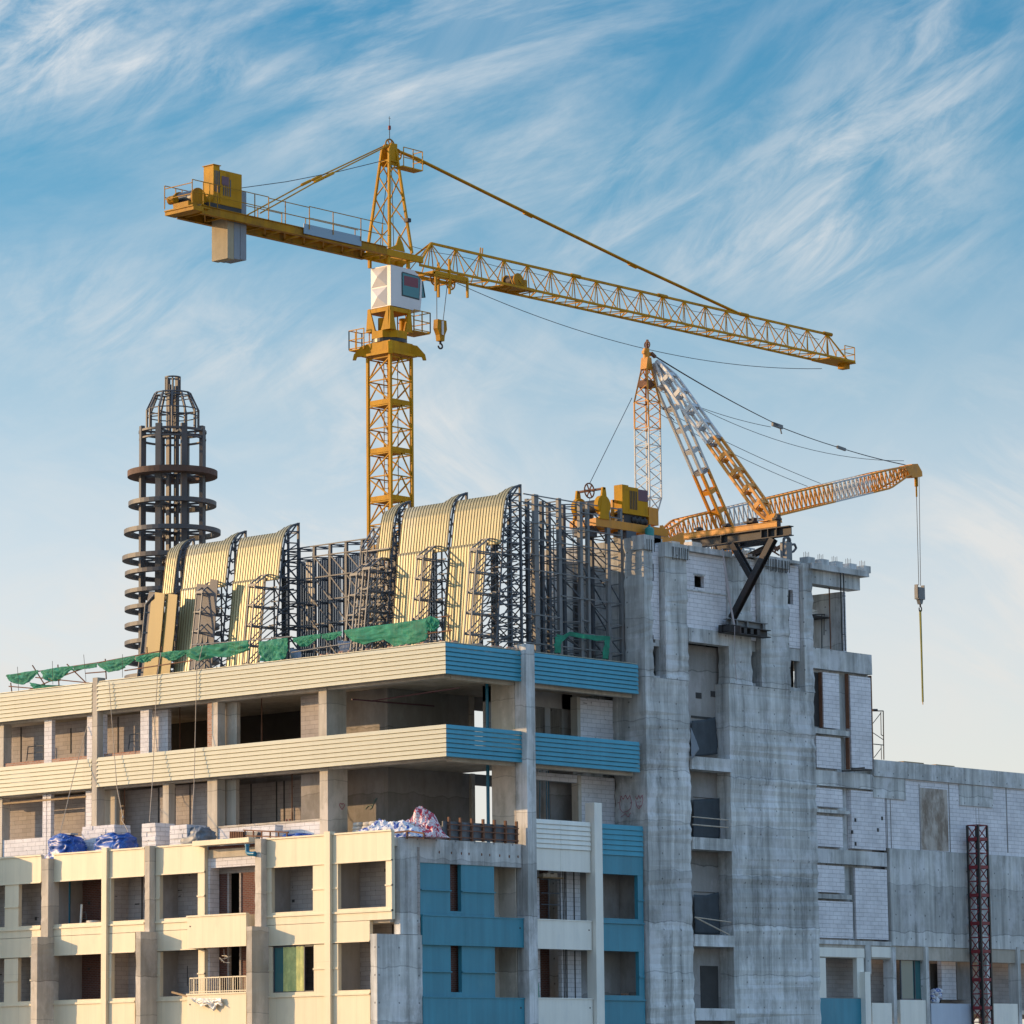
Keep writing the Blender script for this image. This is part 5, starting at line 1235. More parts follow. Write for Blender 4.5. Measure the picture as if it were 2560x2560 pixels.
for y in (-0.33, 0.9): mb.tube(c_(-13.05, y-0.05, 42.25), c_(-13.05, y+0.05, 42.25), 0.46, 20)
cbox(mb, -13.85, -0.5, 41.7, -12.45, 0.5, 41.95); mb.tube(c_(-13.7, 0.5, 42.2), c_(-13.7, 0.9, 42.2), 0.2, 10); mb.build('hoist_winch', m_yeld, cj)
mb = MB(); cbox(mb, -11.35, -0.50, 39.65, -10.95, 0.55, 43.0); mb.build('counterweight', m_cwlit, cj, 'counterweight slab tinted for its sunlit side')
for k in range(2): mb = MB(); cbox(mb, -10.93+0.41*k, -0.50, 39.70+0.03*k, -10.55+0.41*k, 0.55, 43.0); mb.build('counterweight', m_cwshade, cj)
# trolley, hook
mb = MB(); cbox(mb, 2.5, -0.75, 41.02, 4.9, -0.62, 41.18); cbox(mb, 2.5, 0.62, 41.02, 4.9, 0.75, 41.18); cbox(mb, 2.5, -0.62, 41.04, 2.65, 0.62, 41.14); cbox(mb, 4.7, -0.62, 41.04, 4.85, 0.62, 41.14)
for x, y in ((2.55,-0.72),(3.55,-0.72),(3.75,0.2),(4.85,-0.72)): mb.bar(c_(x, y, 41.9 if x > 3 and x < 4.0 else 41.1), c_(x, y, 40.15), 0.10)
for x in (2.9, 4.3): mb.bar(c_(x, -0.7, 40.9), c_(x, 0.7, 40.9), 0.06)
mb.bar(c_(2.5, -0.7, 40.95), c_(4.9, -0.7, 41.0), 0.09)
tl = mb.build('trolley', m_yel, tc)
mb = MB(); wheel(mb, c_(3.05, -0.2, 40.9), 0.30); wheel(mb, c_(4.2, -0.2, 40.85), 0.30); mb.build('sheave', m_yeld, tl)
mb = MB(); mb.tube(c_(3.30, -0.1, 40.8), c_(3.40, 0, 38.95), 0.018, 5); mb.tube(c_(4.05, -0.1, 40.7), c_(3.85, 0, 38.95), 0.018, 5); mb.build('hoist_rope', m_rope, tc)
mb = MB(); mb.prism([c_(3.32, -0.14, 38.95), c_(3.94, -0.14, 38.95), c_(3.98, -0.14, 38.5), c_(3.82, -0.14, 38.2), c_(3.78, -0.14, 37.9), c_(3.48, -0.14, 37.9), c_(3.44, -0.14, 38.2), c_(3.28, -0.14, 38.5)], (0, 0.28, 0)); hb = mb.build('hook_block', m_yeld, tc)
mb = MB(); mb.bar(c_(3.63, -0.16, 38.9), c_(3.63, -0.16, 38.2), 0.14, 0.05, (0,1,0)); mb.build('side_plate', m_cab, hb)
mb = MB(); h0 = c_(3.63, 0, 37.66); mb.tube(c_(3.63, 0, 37.9), c_(3.63, 0, 37.75), 0.06, 8)
mb.path([h0+V((0.15*math.sin(math.radians(a)), 0, 0.13*math.cos(math.radians(a)))) for a in range(0, 271, 30)], 0.045, 6); mb.build('hook', m_dark, hb)
# slack rope under the jib
mb = MB(); pts = [c_(4.9+(34.7-4.9)*t, 0, 41.0-0.3*t-1.15*4*t*(1-t)) for t in [k/24 for k in range(25)]]; mb.path(pts, 0.018, 5); mb.build('slack_rope', m_rope, tc)
mb = MB(); pts = [c_(1.5+(33)*t, 0, 42.35-0.15*math.sin(t*40)*0.3) for t in [k/30 for k in range(31)]]; mb.path(pts, 0.014, 5); mb.build('trolley_rope', m_rope, tc)

# ================================================================== DERRICK CRANE ON THE TOWER ROOF
YD = 5.0; XM = 19.95
dk = thing('derrick_crane', 'white and orange stiff leg derrick with slanting boom on top of the concrete tower', 'crane', (XM, YD, 26.5))
TOPZ = 36.5
def lat(mb, z0, z1, w0, w1, n, ch=0.07, br=0.04, x=XM, y=YD):
    for i in range(n):
        a, b = z0+(z1-z0)*i/n, z0+(z1-z0)*(i+1)/n; wa, wb_ = w0+(w1-w0)*i/n, w0+(w1-w0)*(i+1)/n
        ca = [(x+s*wa, y+t*wa, a) for s, t in ((-1,-1),(1,-1),(1,1),(-1,1))]; cb_ = [(x+s*wb_, y+t*wb_, b) for s, t in ((-1,-1),(1,-1),(1,1),(-1,1))]
        for k in range(4):
            j = (k+1) % 4; mb.bar(ca[k], cb_[k], ch)
            if i % 2: mb.bar(ca[k], cb_[j], br)
            else: mb.bar(ca[j], cb_[k], br)
            if i % 6 == 0: mb.bar(ca[k], ca[j], br); mb.bar(ca[0], ca[2], br)
hm = 0.44
mb = MB(); lat(mb, 28.1, 29.6, 0.12, hm, 3); mb.bar((XM, YD, 27.6), (XM, YD, 28.6), 0.35, 0.12, (0, 1, 0)); lat(mb, 29.6, 33.0, hm, hm, 8, 0.06, 0.034); mb.build('mast', m_wht, dk)
mb = MB(); lat(mb, 33.0, 34.3, hm, hm, 3, 0.06, 0.034); lat(mb, 34.3, 36.0, hm, 0.16, 4, 0.075, 0.04); ms = mb.build('mast_head', m_org, dk)
MB().prism([(XM-0.24, YD-0.2, 35.92), (XM+0.24, YD-0.2, 35.92), (XM+0.14, YD-0.2, 36.5), (XM-0.14, YD-0.2, 36.5)], (0, 0.4, 0)).build('cap', m_org, dk)
MB().box(XM-0.33, YD-0.28, 35.02, XM+0.33, YD+0.25, 35.36).build('sheave_box', m_rust, dk)
mb = MB(); mb.tube((XM, YD, 36.4), (XM, YD, 36.95), 0.16, 10); mb.bar((XM-0.25, YD, 36.75), (XM+0.35, YD, 36.7), 0.16); mb.build('top_pin', m_org, dk)
mb = MB(); wheel(mb, (XM+0.08, YD, 37.15), 0.16, (1,0,0), 0.07); mb.bar((XM+0.05, YD, 36.9), (XM+0.1, YD, 37.4), 0.09); mb.bar((XM+0.25, YD-0.1, 36.75), (XM+0.55, YD-0.1, 36.6), 0.14); mb.build('head_sheave', m_rust, dk)
# legs: boxed ladders of plates
def leg(top, foot, w, d, split, nb, name):
    top, foot = V(top), V(foot); ax = (foot-top).normalized(); L_ = (foot-top).length
    s = ax.cross(V((0,0,1))).normalized(); n_ = s.cross(ax).normalized()
    seg = [(0, split, m_wht), (split, 1, m_org)]
    root = None
    for a, b, mt in seg:
        mb = MB()
        def pt(t, i, j, tap=None):
            tp = min(1, 0.25+t*7, 0.35+(1-t)*7)
            return top+ax*(L_*t)+s*(i*w/2*tp)+n_*(j*d/2*tp)
        kk = 10
        for i in (-1, 1):
            for j in (-1, 1):
                for q in range(kk):
                    ta, tb_ = a+(b-a)*q/kk, a+(b-a)*(q+1)/kk; mb.bar(pt(ta, i, j), pt(tb_, i, j), 0.125, 0.125, n_)
        for q in range(nb+1):
            t = a+(b-a)*q/nb
            for i in (-1, 1): mb.bar(pt(t, i, -1), pt(t, i, 1), 0.07, 0.22, ax)
            for j in (-1, 1): mb.bar(pt(t, -1, j), pt(t, 1, j), 0.07, 0.22, ax)
        mb.build(name, mt, dk, 'white upper half of leg' if mt is m_wht else 'orange lower half of leg')
leg((XM+0.35, YD-0.45, 36.25), (20.35, -2.15, 27.75), 0.52, 0.52, 0.50, 5, 'stiff_leg')
leg((XM+0.35, YD-0.25, 36.15), (26.0, 4.1, 26.65), 0.55, 0.50, 0.52, 5, 'stiff_leg')
# boom
b0, b1 = V((20.35, YD, 27.85)), V((42.0, YD, 33.38)); bd = (b1-b0); BL_ = bd.length; bu = bd.normalized(); bn = V((0,1,0)).cross(bu)*-1; bn = V((-bu.z, 0, bu.x))
def bw_(t): return 0.47*min(1, 0.12+t*9.5, 0.28+(1-t)*5.2)
def bp_(t, i, j): return b0+bu*(BL_*t)+V((0, i*bw_(t)*0.95, 0))+bn*(j*bw_(t)+(0.47-bw_(t))*(0.75 if t > 0.5 else -0.35))
cols = [(0, 0.215, m_org), (0.215, 0.385, m_wht), (0.385, 0.64, m_org), (0.64, 0.79, m_wht), (0.79, 1.0, m_org)]
for a, b, mt in cols:
    n = max(4, int((b-a)*62)); mb = MB()
    for q in range(n):
        ta, tb_ = a+(b-a)*q/n, a+(b-a)*(q+1)/n; tm = (ta+tb_)/2
        for i in (-1, 1):
            for j in (-1, 1): mb.bar(bp_(ta, i, j), bp_(tb_, i, j), 0.085)
            mb.bar(bp_(ta, i, 1), bp_(tm, i, -1), 0.045); mb.bar(bp_(tm, i, -1), bp_(tb_, i, 1), 0.045)
        for j in (-1, 1): mb.bar(bp_(ta, -1, j), bp_(tb_, 1, j), 0.045)
    mb.build('boom_section', mt, dk)
mb = MB(); mb.prism([PY('D', x, y, YD-0.25) for x, y in ((1742,708),(1746,690),(1768,694),(1772,684),(1800,683),(1822,722),(1824,746),(1812,750),(1775,752),(1762,735))], (0, 0.5, 0)); mb.build('boom_head', m_org, dk)
mb = MB(); mb.prism([(20.1, YD-0.5, 27.2), (21.9, YD-0.5, 27.0), (22.1, YD-0.5, 27.9), (21.9, YD-0.5, 28.1), (20.9, YD-0.5, 27.7), (20.4, YD-0.5, 28.3)], (0, 0.2, 0)); mb.build('boom_foot_plate', m_org, dk)
# ropes of the derrick
def sag(a, b, s, n=16): a, b = V(a), V(b); return [a+(b-a)*(k/n)-V((0,0,s*4*(k/n)*(1-k/n))) for k in range(n+1)]
mb = MB(); th = V((XM+0.45, YD, 36.65))
p1 = PY('D', 1090, 490, YD); p2 = PY('D', 1415, 605, YD); tp = PY('D', 1740, 690, YD)
for k in range(4):
    o = V((0, 0.10*k-0.15, 0.05*k)); mb.path(sag(th+o, p1+o*0.8, 0.12), 0.020, 5)
for k in range(2):
    o = V((0, 0.1*k, 0.04*k)); mb.path(sag(p1+o, p2+o, 0.05), 0.022, 5); mb.path(sag(p2+o, tp+o, 0.05), 0.022, 5)
mb.build('luffing_rope', m_rope, dk)
mb = MB(); dv = (p2-p1).normalized(); mb.bar(p1-dv*0.35, p1+dv*0.45, 0.12, 0.2); mb.bar(p1+dv*0.3-V((0,0,0.1)), p1+dv*0.4-V((0,0,0.35)), 0.05); mb.bar(p2-dv*0.35, p2+dv*0.35, 0.10, 0.14); mb.build('rope_equaliser', m_steell, dk)
for (a, b, sg, rr) in (((500,385),(575,465),0,0.025), ((490,310),(1060,498),0.2,0.015), ((640,370),(1730,668),0.75,0.015), ((500,400),(1310,782),0.15,0.015), ((500,430),(1245,797),0.2,0.015)):
    MB().path(sag(PY('D', *a, YD), PY('D', *b, YD), sg), rr, 5).build('guide_rope', m_rope, dk)
hz = PY('D', 1790, 770, YD)
mb = MB(); ha = PY('O', 1795, 330, YD); hb_ = PY('O', 1818, 1058, YD); mb.tube(ha, hb_-V((0.06,0,0)), 0.018, 5); mb.tube(PY('O', 1815, 300, YD), hb_+V((0.1, 0, 0)), 0.018, 5); mb.build('hoist_rope', m_rope, dk)
mb = MB(); mb.tube(ha+V((0,0,0.55)), ha-V((0,0,0.35)), 0.10, 8); mb.tube(ha-V((0,0,0.35)), ha-V((0,0,0.9)), 0.05, 6); mb.build('boom_swivel', m_yeld, dk)
mb = MB(); hx = hb_; mb.box(hx.x-0.28, YD-0.14, hx.z-0.75, hx.x+0.28, YD+0.14, hx.z-0.12)
for s in (-0.32, 0.26): mb.box(hx.x+s, YD-0.1, hx.z-0.7, hx.x+s+0.06, YD+0.1, hx.z+0.02)
mb.prism([(hx.x-0.18, YD-0.1, hx.z-0.75), (hx.x+0.18, YD-0.1, hx.z-0.75), (hx.x+0.08, YD-0.1, hx.z-1.0), (hx.x-0.08, YD-0.1, hx.z-1.0)], (0, 0.2, 0)); hk = mb.build('hook_block', m_steell, dk)
mb = MB(); h0 = V((hx.x+0.02, YD, hx.z-1.25)); mb.tube(h0+V((0,0,0.3)), h0+V((0,0,0.12)), 0.05, 6); mb.path([h0+V((0.11*math.sin(math.radians(a)), 0, 0.13*math.cos(math.radians(a)))) for a in range(0, 301, 30)], 0.035, 6); mb.build('hook', m_dark, hk)
s0 = h0-V((0,0,0.05)); s1 = PY('D', 1826, 1895, YD)
mb = MB(); mb.bar(s0, s0+(s1-s0)*0.97, 0.06, 0.09, (1,0,0)); mb.bar(s0+V((-0.03,0.03,0)), s0+(s1-s0)*0.9, 0.05, 0.03, (1,0,0)); o = mb.build('lifting_sling', m_sling, None); tag(o, 'long olive lifting sling hanging from the derrick hook', 'sling')
MB().tube(s0+(s1-s0)*0.97, s1, 0.03, 5, 0.02).build('sling_tip', m_yel, o)
# support beams, braces, wall bracket
sf = thing('support_frame', 'dark steel beams with rusty X braces on the tower face under the derrick leg', 'steel support', (19.6, -1, 26.6))
def ibeam(a, b, w, h, t=0.04, upv=(0,0,1)):
    mb = MB(); a, b = V(a), V(b); u = V(upv); d = (b-a).normalized(); n_ = d.cross(u).normalized(); u = n_.cross(d).normalized()
    mb.bar(a, b, t*1.2, h-0.002, u); mb.bar(a+u*(h/2), b+u*(h/2), w, t, u); mb.bar(a-u*(h/2), b-u*(h/2), w, t, u); return mb
for x in (19.75, 21.2):
    mb = ibeam((x, 2.2, 27.08), (x, -3.75 if x < 20 else -1.6, 27.10), 0.36, 0.42)
    for y in ((-3.0, -2.5, -2.1, 0.3) if x < 20 else (0.3,)): mb.box(x-0.19, y-0.02, 26.91, x+0.17, y+0.02, 27.29)
    mb.build('beam', m_dark, sf)
mb = ibeam((19.75, 2.6, 27.47), (19.75, -2.95, 27.47), 0.26, 0.26, 0.05); mb.box(19.62, -3.0, 27.345, 19.64, 2.6, 27.595); mb.build('top_beam', m_org, sf, 'orange beam on top')
mb = MB(); mb.prism([(19.9, -2.5, 27.7), (20.7, -2.5, 27.7), (20.55, -2.5, 28.1), (20.2, -2.5, 28.1)], (0, 0.5, 0)); mb.box(19.7, -2.4, 27.70, 20.7, -1.9, 27.74); mb.build('leg_shoe', m_org, sf)
for y in (-2.9, -1.2, -1.5, 0.1, 1.8): mb = MB(); mb.box(19.72, y-0.06, 27.2, 19.98, y+0.06, 27.95 if y < -1 else 27.85); mb.box(19.55, y-0.12, 27.7, 20.0, y+0.12, 27.78); mb.build('clamp', m_dark, sf)
ibeam((19.75, -2.7, 26.82), (19.4, -0.42, 23.25), 0.29, 0.29, 0.04, (1,0,0)).build('brace', m_dark, sf)
q1 = PY('Q', 495, 430, 0.0); q2 = PY('Q', 765, 905, -1.3)
q1 = PY('Q', 495, 425, -0.42); ibeam(tuple(q1), tuple(q2), 0.27, 0.27, 0.04, (1,0,0)).build('brace', m_dark, sf)
ibeam((21.2, -1.5, 26.80), (21.5, 0.6, 26.3), 0.25, 0.25, 0.04, (1,0,0)).build('brace', m_dark, sf)
mb = ibeam((18.9, -0.45, 23.02), (21.85, -0.45, 23.02), 0.34, 0.32)
for x in (19.1, 19.5, 20.3, 21.5): mb.box(x, -0.60, 22.88, x+0.1, -0.30, 23.17)
mb.build('wall_beam', m_steell, sf)
mb = ibeam((18.5, -0.55, 22.68), (21.85, -0.55, 22.68), 0.5, 0.32); mb.box(18.5, -0.95, 22.52, 19.4, -0.3, 22.86)
for k in range(9): mb.box(18.55+k*0.09, -0.97, 22.50, 18.59+k*0.09, -0.94, 22.84)
for x in (19.8, 20.3, 20.8): mb.box(x, -0.8, 22.52, x+0.22, -0.3, 22.84)
mb.build('wall_bracket', m_dark, sf)
# pink strap and cord hanging by the brace
mb = MB(); pts = [PY('Q', x, y, -0.75) for x, y in ((350,490),(380,680),(410,900),(455,1200),(515,1530))]
for a, b, w in zip(pts, pts[1:], (0.06, 0.13, 0.17, 0.12)): mb.bar(a, b, w, 0.03, (0,1,0))
mb.path([PY('Q', x, y, -0.98) for x, y in ((518,1530),(520,1900),(530,2100),(545,2260))], 0.018, 5)
tag(mb.build('hanging_strap', mat('pink_strap', (0.42, 0.36, 0.36), 0.8), None), 'faded pink strap hanging down beside the X braces', 'strap')

# winch skid on the tower roof
wk = thing('winch_skid', 'yellow winch set with cable drum and cabinet at the left edge of the tower roof', 'winch', (13.5, 1.6, 26.9))
mb = MB()
for y in (1.0, 2.4): mb.box(11.2, y-0.1, 26.95, 16.4, y+0.1, 27.32)
for x in (11.25, 12.8, 14.2, 15.8): mb.box(x, 1.12, 27.0, x+0.2, 2.28, 27.3)
mb.build('base_frame', m_org, wk)
mb = MB(); mb.box(13.15, 0.95, 27.82, 13.6, 1.45, 29.08); mb.box(13.61, 0.95, 27.82, 14.30, 1.45, 29.02); mb.box(13.1, 0.9, 27.74, 15.0, 2.05, 27.81); cb_ = mb.build('cabinet', m_yel, wk)
MB().box(14.305, 0.955, 28.45, 15.0, 1.45, 28.98).build('panel', m_mar, cb_, 'maroon upper side panel'); MB().box(14.305, 0.955, 27.82, 15.0, 1.45, 28.44).build('panel', m_yel, cb_)
mb = MB()
for k in range(5): mb.box(13.68+0.115*k, 0.935, 27.98, 13.74+0.115*k, 0.952, 28.85)
mb.build('louvre', m_dark, cb_)
mb = MB(); mb.box(13.3, 1.0, 27.33, 14.9, 1.9, 27.73); 
for k in range(9): mb.blob((13.9+0.12*k, 0.98, 27.5+0.05*math.sin(k*2)), 0.10, 0.10, 0.16, 1, 0, 8, 5)
mb.build('engine', m_dark, wk)
MB().box(15.05, 0.95, 27.42, 15.75, 1.7, 28.22).build('fuel_tank', m_org, wk)
mb = MB(); mb.tube((11.75, 1.1, 27.95), (11.75, 2.3, 27.95), 0.30, 16); mb.build('drum', m_dark, wk)
mb = MB()
for y in (0.9, 2.45):
  mb = MB(); ym_ = y+0.15 if y < 1 else y-0.15; mb.tube((11.75, min(y, ym_)-0.04, 27.95), (11.75, max(y, ym_)+0.04, 27.95), 0.46, 18)
  mb.hexa([(11.4, y-0.05, 27.3), (12.1, y-0.05, 27.3), (12.1, y+0.05, 27.3), (11.4, y+0.05, 27.3), (11.65, y-0.05, 28.78), (11.85, y-0.05, 28.78), (11.85, y+0.05, 28.78), (11.65, y+0.05, 28.78)]); mb.build('drum_frame', m_yel, wk)
mb = MB(); mb.tube((11.75, 0.85, 28.72), (11.75, 2.5, 28.72), 0.06, 8); wheel(mb, (11.75, 1.75, 28.72), 0.34, (0,1,0), 0.07); mb.build('guide_sheave', m_rust, wk)
MB().bar((12.85, 1.3, 27.3), (12.85, 1.3, 28.35), 0.12).bar((12.8, 1.3, 28.3), (13.15, 1.3, 28.3), 0.12).build('bracket', m_org, wk)
mb = MB(); pe = PY('D', 362, 352, YD-0.44); mb.tube((11.78, 1.75, 29.05), (pe.x, pe.y, pe.z), 0.018, 5); mb.tube((11.72, 1.7, 28.4), (11.7, 1.7, 28.2), 0.015, 5); mb.build('winch_rope', m_rope, wk)
mb = MB()
for x, y in ((11.5, 1.7), (13.7, 1.2), (15.5, 1.2)): mb.box(x-0.35, y-0.3, 26.53, x+0.35, y+0.5, 26.94)
mb.build('bearing_block', m_steel, wk)
mb = MB(); mb.tube((14.65, 0.6, 26.55), (14.65, 0.6, 27.12), 0.22, 14); mb.tube((14.65, 0.6, 27.12), (14.65, 0.6, 27.2), 0.22, 14, 0.12); mb.tube((14.65, 0.6, 27.2), (14.65, 0.6, 27.3), 0.06, 8)
tag(mb.build('gas_bottle', m_teal, None), 'small teal gas bottle on the tower roof edge under the winch', 'gas bottle')
# pump machine and clutter on the right of the roof
pm = thing('pump_machine', 'small grey machine with bent pipes beside the end of the dark support beam', 'machine', (24.2, 0.9, 26.5))
def W_(x, y, Y=0.9): return PY('W', x, y, Y)
mb = MB(); a, b = W_(362, 690), W_(420, 480); mb.box(a.x, 0.7, 26.51, b.x, 1.1, b.z-0.25); mb.build('housing', m_steell, pm)
mb = MB(); mb.path([W_(*p) for p in ((365,690),(365,495),(385,475),(415,478),(435,500),(440,680))], 0.07, 7); mb.path([W_(*p) for p in ((440,560),(490,555),(508,600),(480,635),(445,650))], 0.06, 7); mb.path([W_(*p) for p in ((412,440),(412,700))], 0.05, 6); mb.build('pipe', m_steel, pm)
mb = MB()
for k in range(14):
    x0 = random.uniform(60, 340); y0 = random.uniform(590, 690); a = W_(x0, y0, 1.5+random.random()*2); b = a+V((random.uniform(-.9,.9), random.uniform(-.8,.8), random.uniform(0,.35))); mb.bar(a, b, 0.07)
tag(mb.build('scrap_heap', m_rust, None), 'low heap of rusty steel offcuts on the tower roof behind the braces', 'scrap heap')
ml = thing('spare_lattice', 'short white lattice section lying on the tower roof behind the X braces', 'lattice piece', (22.5, 2.5, 26.5)); mb = MB()
for z in (26.55, 27.25):
    for y in (2.0, 2.8): mb.bar((20.9, y, z), (24.3, y, z), 0.07)
for k in range(7):
    x = 20.9+0.56*k
    for y in (2.0, 2.8): mb.bar((x, y, 26.55), (x+0.28, y, 27.25), 0.05); mb.bar((x+0.28, y, 27.25), (x+0.56 if k < 6 else x, y, 26.55), 0.05)
mb.build('frame', m_wht, ml)
# scattered precast blocks on the roof edge
for k, (x, y, s_) in enumerate(((15.3, 0.9, 0.5), (16.9, 1.1, 0.45), (17.9, 0.7, 0.5), (18.5, 1.0, 0.4), (22.4, 1.0, 0.45))):
    o = MB().box(x, y, 26.51, x+s_*1.3, y+s_, 26.80+0.03*k).build('roof_block', m_conc2, None)
    tag(o, ('concrete block on the roof edge by the teal bottle', 'first of two close blocks left of the dark beams', 'second of two close blocks left of the dark beams', 'small block touching the end of the dark beams', 'block on the roof between the two right piers')[k], 'concrete block', 'blocks on the tower roof edge')
# ================================================================== GREEN NETS AND GUARD RAILS ALONG THE LEFT PARAPET
def cloth(name, tops, bots, material, label, cat, group=None, nu=56, nv=16, fold=0.10, seed=0, freq=3.0):
    """hanging cloth between an upper and a lower 3D polyline, with gathered folds"""
    def samp(P, t):
        P = [V(p) for p in P]; L_ = [0]
        for a, b in zip(P, P[1:]): L_.append(L_[-1]+(b-a).length)
        s = t*L_[-1]; i = 0
        while i < len(P)-2 and L_[i+1] < s: i += 1
        return P[i]+(P[i+1]-P[i])*((s-L_[i])/max(1e-6, L_[i+1]-L_[i]))
    vs = []; fs = []
    for i in range(nu+1):
        u = i/nu; a, b = samp(tops, u), samp(bots, u)
        if a.z-b.z < 0.2 and 'net' in name: b = V((b.x, b.y, a.z-0.2))
        h = (a-b).length
        for j in range(nv+1):
            w = j/nv; p = a+(b-a)*w
            q = w*3.4+0.9*noise.noise(V((u*freq*1.3+seed, w*0.8, seed)))
            d = fold*(noise.noise(V((u*freq*0.7+seed, q*1.5, seed*1.3)))*0.9+0.55*noise.noise(V((u*freq*1.6, q*3.6, 3.1+seed)))+0.25*noise.noise(V((u*freq*5+seed, w*9, 1.7))))*min(1, 0.25+w*1.6)*min(1, h*1.6)
            p = p+V((-d, d*0.15, 0.25*d*(1-w)*w)); vs.append(p)
    for i in range(nu):
        for j in range(nv): a = i*(nv+1)+j; fs.append((a, a+nv+1, a+nv+2, a+1))
    o = MB().add(vs, fs, True).build(name, material)
    md = o.modifiers.new('thickness', 'SOLIDIFY'); md.thickness = 0.012
    tag(o, label, cat, group); return o
XR = 0.25
def px(z, pts, X=XR): return [PX(z, x, y, X) for x, y in pts]
GN = 'green safety nets along the left parapet'
nets = [
 ('F', [(35,285),(70,282),(120,272),(215,258)], [(45,312),(75,332),(130,342),(190,305),(215,268)], 'bunched green net at the far left end of the parapet'),
 ('F', [(228,262),(290,250),(345,240),(412,236)], [(240,300),(280,325),(330,318),(380,275),(412,245)], 'green net sagging over two crossed poles at the left'),
 ('F', [(165,328),(200,335),(240,345)], [(190,362),(230,372),(300,368),(470,345)], 'low green net lying on the parapet under the crossed poles'),
 ('F', [(412,238),(450,232),(500,226),(545,220)], [(415,250),(450,252),(500,248),(545,232)], 'narrow strip of green net between two deeper folds'),
 ('F', [(545,222),(590,212),(680,192),(760,178)], [(560,242),(610,272),(690,255),(755,205)], 'deep green net swag left of the tan boards'),
 ('C6', [(0,1480),(90,1458),(190,1440),(275,1430)], [(0,1530),(80,1552),(160,1528),(270,1450)], 'green net swag low in front of the tan boards'),
 ('C6', [(280,1435),(400,1415),(520,1410),(600,1400)], [(300,1480),(380,1525),(470,1520),(560,1460)], 'green net swag in front of the gap beside the tan boards'),
 ('C6', [(560,1420),(700,1360),(900,1340),(1100,1310),(1290,1290)], [(600,1490),(720,1530),(900,1480),(1050,1490),(1300,1400)], 'long green net below the leftmost curved sheets'),
 ('C6', [(1405,1305),(1500,1300),(1620,1275),(1750,1262)], [(1430,1530),(1520,1535),(1620,1525),(1725,1500)], 'square green net hanging straight to the parapet'),
 ('C5', [(830,1525),(920,1505),(1050,1485),(1175,1472)], [(850,1560),(920,1625),(1020,1620),(1165,1490)], 'green net swag in front of the grey corrugated lining'),
 ('C5', [(1180,1475),(1250,1462),(1340,1450),(1425,1440)], [(1190,1510),(1240,1550),(1320,1545),(1420,1455)], 'short green net swag right of the corrugated lining'),
 ('C4', [(0,850),(140,825),(330,800),(600,765),(820,735),(1010,700)], [(20,900),(90,975),(240,1025),(480,960),(600,1045),(870,1010),(1000,960)], 'largest green net, spread out below the right curved sheets'),
 ('C4', [(1000,700),(1040,675),(1085,690),(1150,720)], [(1010,850),(1060,860),(1110,860),(1150,800)], 'dark green net bunched at the end of the largest net')]
for k, (z, t, b, lab) in enumerate(nets): cloth('safety_net', px(z, t), px(z, b), m_net, lab, 'safety net', GN, seed=k*3.7, fold=0.16 if k != 11 else 0.13, freq=2.0+len(t)*0.8)
Yn = 0.4
def py(z, pts, Y): return [PY(z, x, y, Y) for x, y in pts]
cloth('safety_net', py('C3', [(400,1605),(470,1620),(545,1575),(700,1605),(850,1620),(985,1625)], 0.5), py('C3', [(405,1640),(460,1690),(540,1615),(700,1645),(840,1680),(985,1670)], 0.5), m_net, 'twisted green net across the open grid of grey posts', 'safety net', GN, seed=50, fold=0.1)
cloth('safety_net', py('C3', [(385,1630),(455,1650)], 0.48), py('C3', [(378,1810),(450,1810)], 0.48), m_net, 'left hanging tail of the twisted net on the grey posts', 'safety net', GN, 20, 20, seed=53, fold=0.1)
cloth('safety_net', py('C3', [(935,1640),(990,1640)], 0.48), py('C3', [(900,1870),(965,1880)], 0.48), m_net, 'right hanging tail of the twisted net on the grey posts', 'safety net', GN, 20, 20, seed=57, fold=0.1)
def railset(label, runs, material=m_rust, X=XR+0.05, r=0.03):
    t = thing('guard_rail', label, 'guard rail', tuple(PX(*runs[0][1:4], X)))
    for nm, z, x0, y0, x1, y1 in runs:
        MB().tube(PX(z, x0, y0, X+(0.06 if nm == 'post' else 0)), PX(z, x1, y1, X+(0.06 if nm == 'post' else 0)), r, 6).build(nm, material, t)
    return t
railset('rusty guard rail with leaning crossed poles at the far left of the parapet', [('rail','F',35,292,545,218), ('post','F',60,330,68,395), ('post','F',182,232,268,368), ('post','F',325,228,332,362), ('post','F',376,226,485,332), ('brace','F',50,350,240,366), ('brace','F',130,385,330,300), ('brace','F',330,300,480,245), ('rail','F',200,300,540,335), ('rail','F',480,277,590,268)])
railset('rusty guard rail passing in front of the tan boards', [('rail','F',545,218,900,152), ('post','F',591,196,597,310), ('rail','F',700,262,1080,205), ('post','F',825,130,828,215), ('post','F',910,128,880,290)])
railset('pale pipe rail in front of the corrugated lining', [('rail','F',1080,118,1400,92), ('rail','F',1370,95,1640,70), ('post','F',1105,110,1118,250), ('post','F',1608,75,1612,195), ('rail','C5',815,1695,1540,1580), ('post','C5',1242,1560,1245,1720), ('post','C5',790,1640,815,1790)], m_steell)
railset('short rusty pipe rail at the corner end of the largest net', [('rail','C4',540,945,1300,850), ('post','C4',1255,690,1280,960), ('rail','C4',1100,695,1300,672)])
mb = MB()
for x0, y0, x1, y1 in ((98,240,105,390), (294,208,297,340), (470,172,483,322), (688,170,688,300)): mb.tube(PX('F', x0, y0, 0.15), PX('F', x1, y1, 0.15), 0.012, 5)
tag(mb.build('bar_rods', m_rope, None), 'four thin upright rods along the left end of the parapet', 'rods')
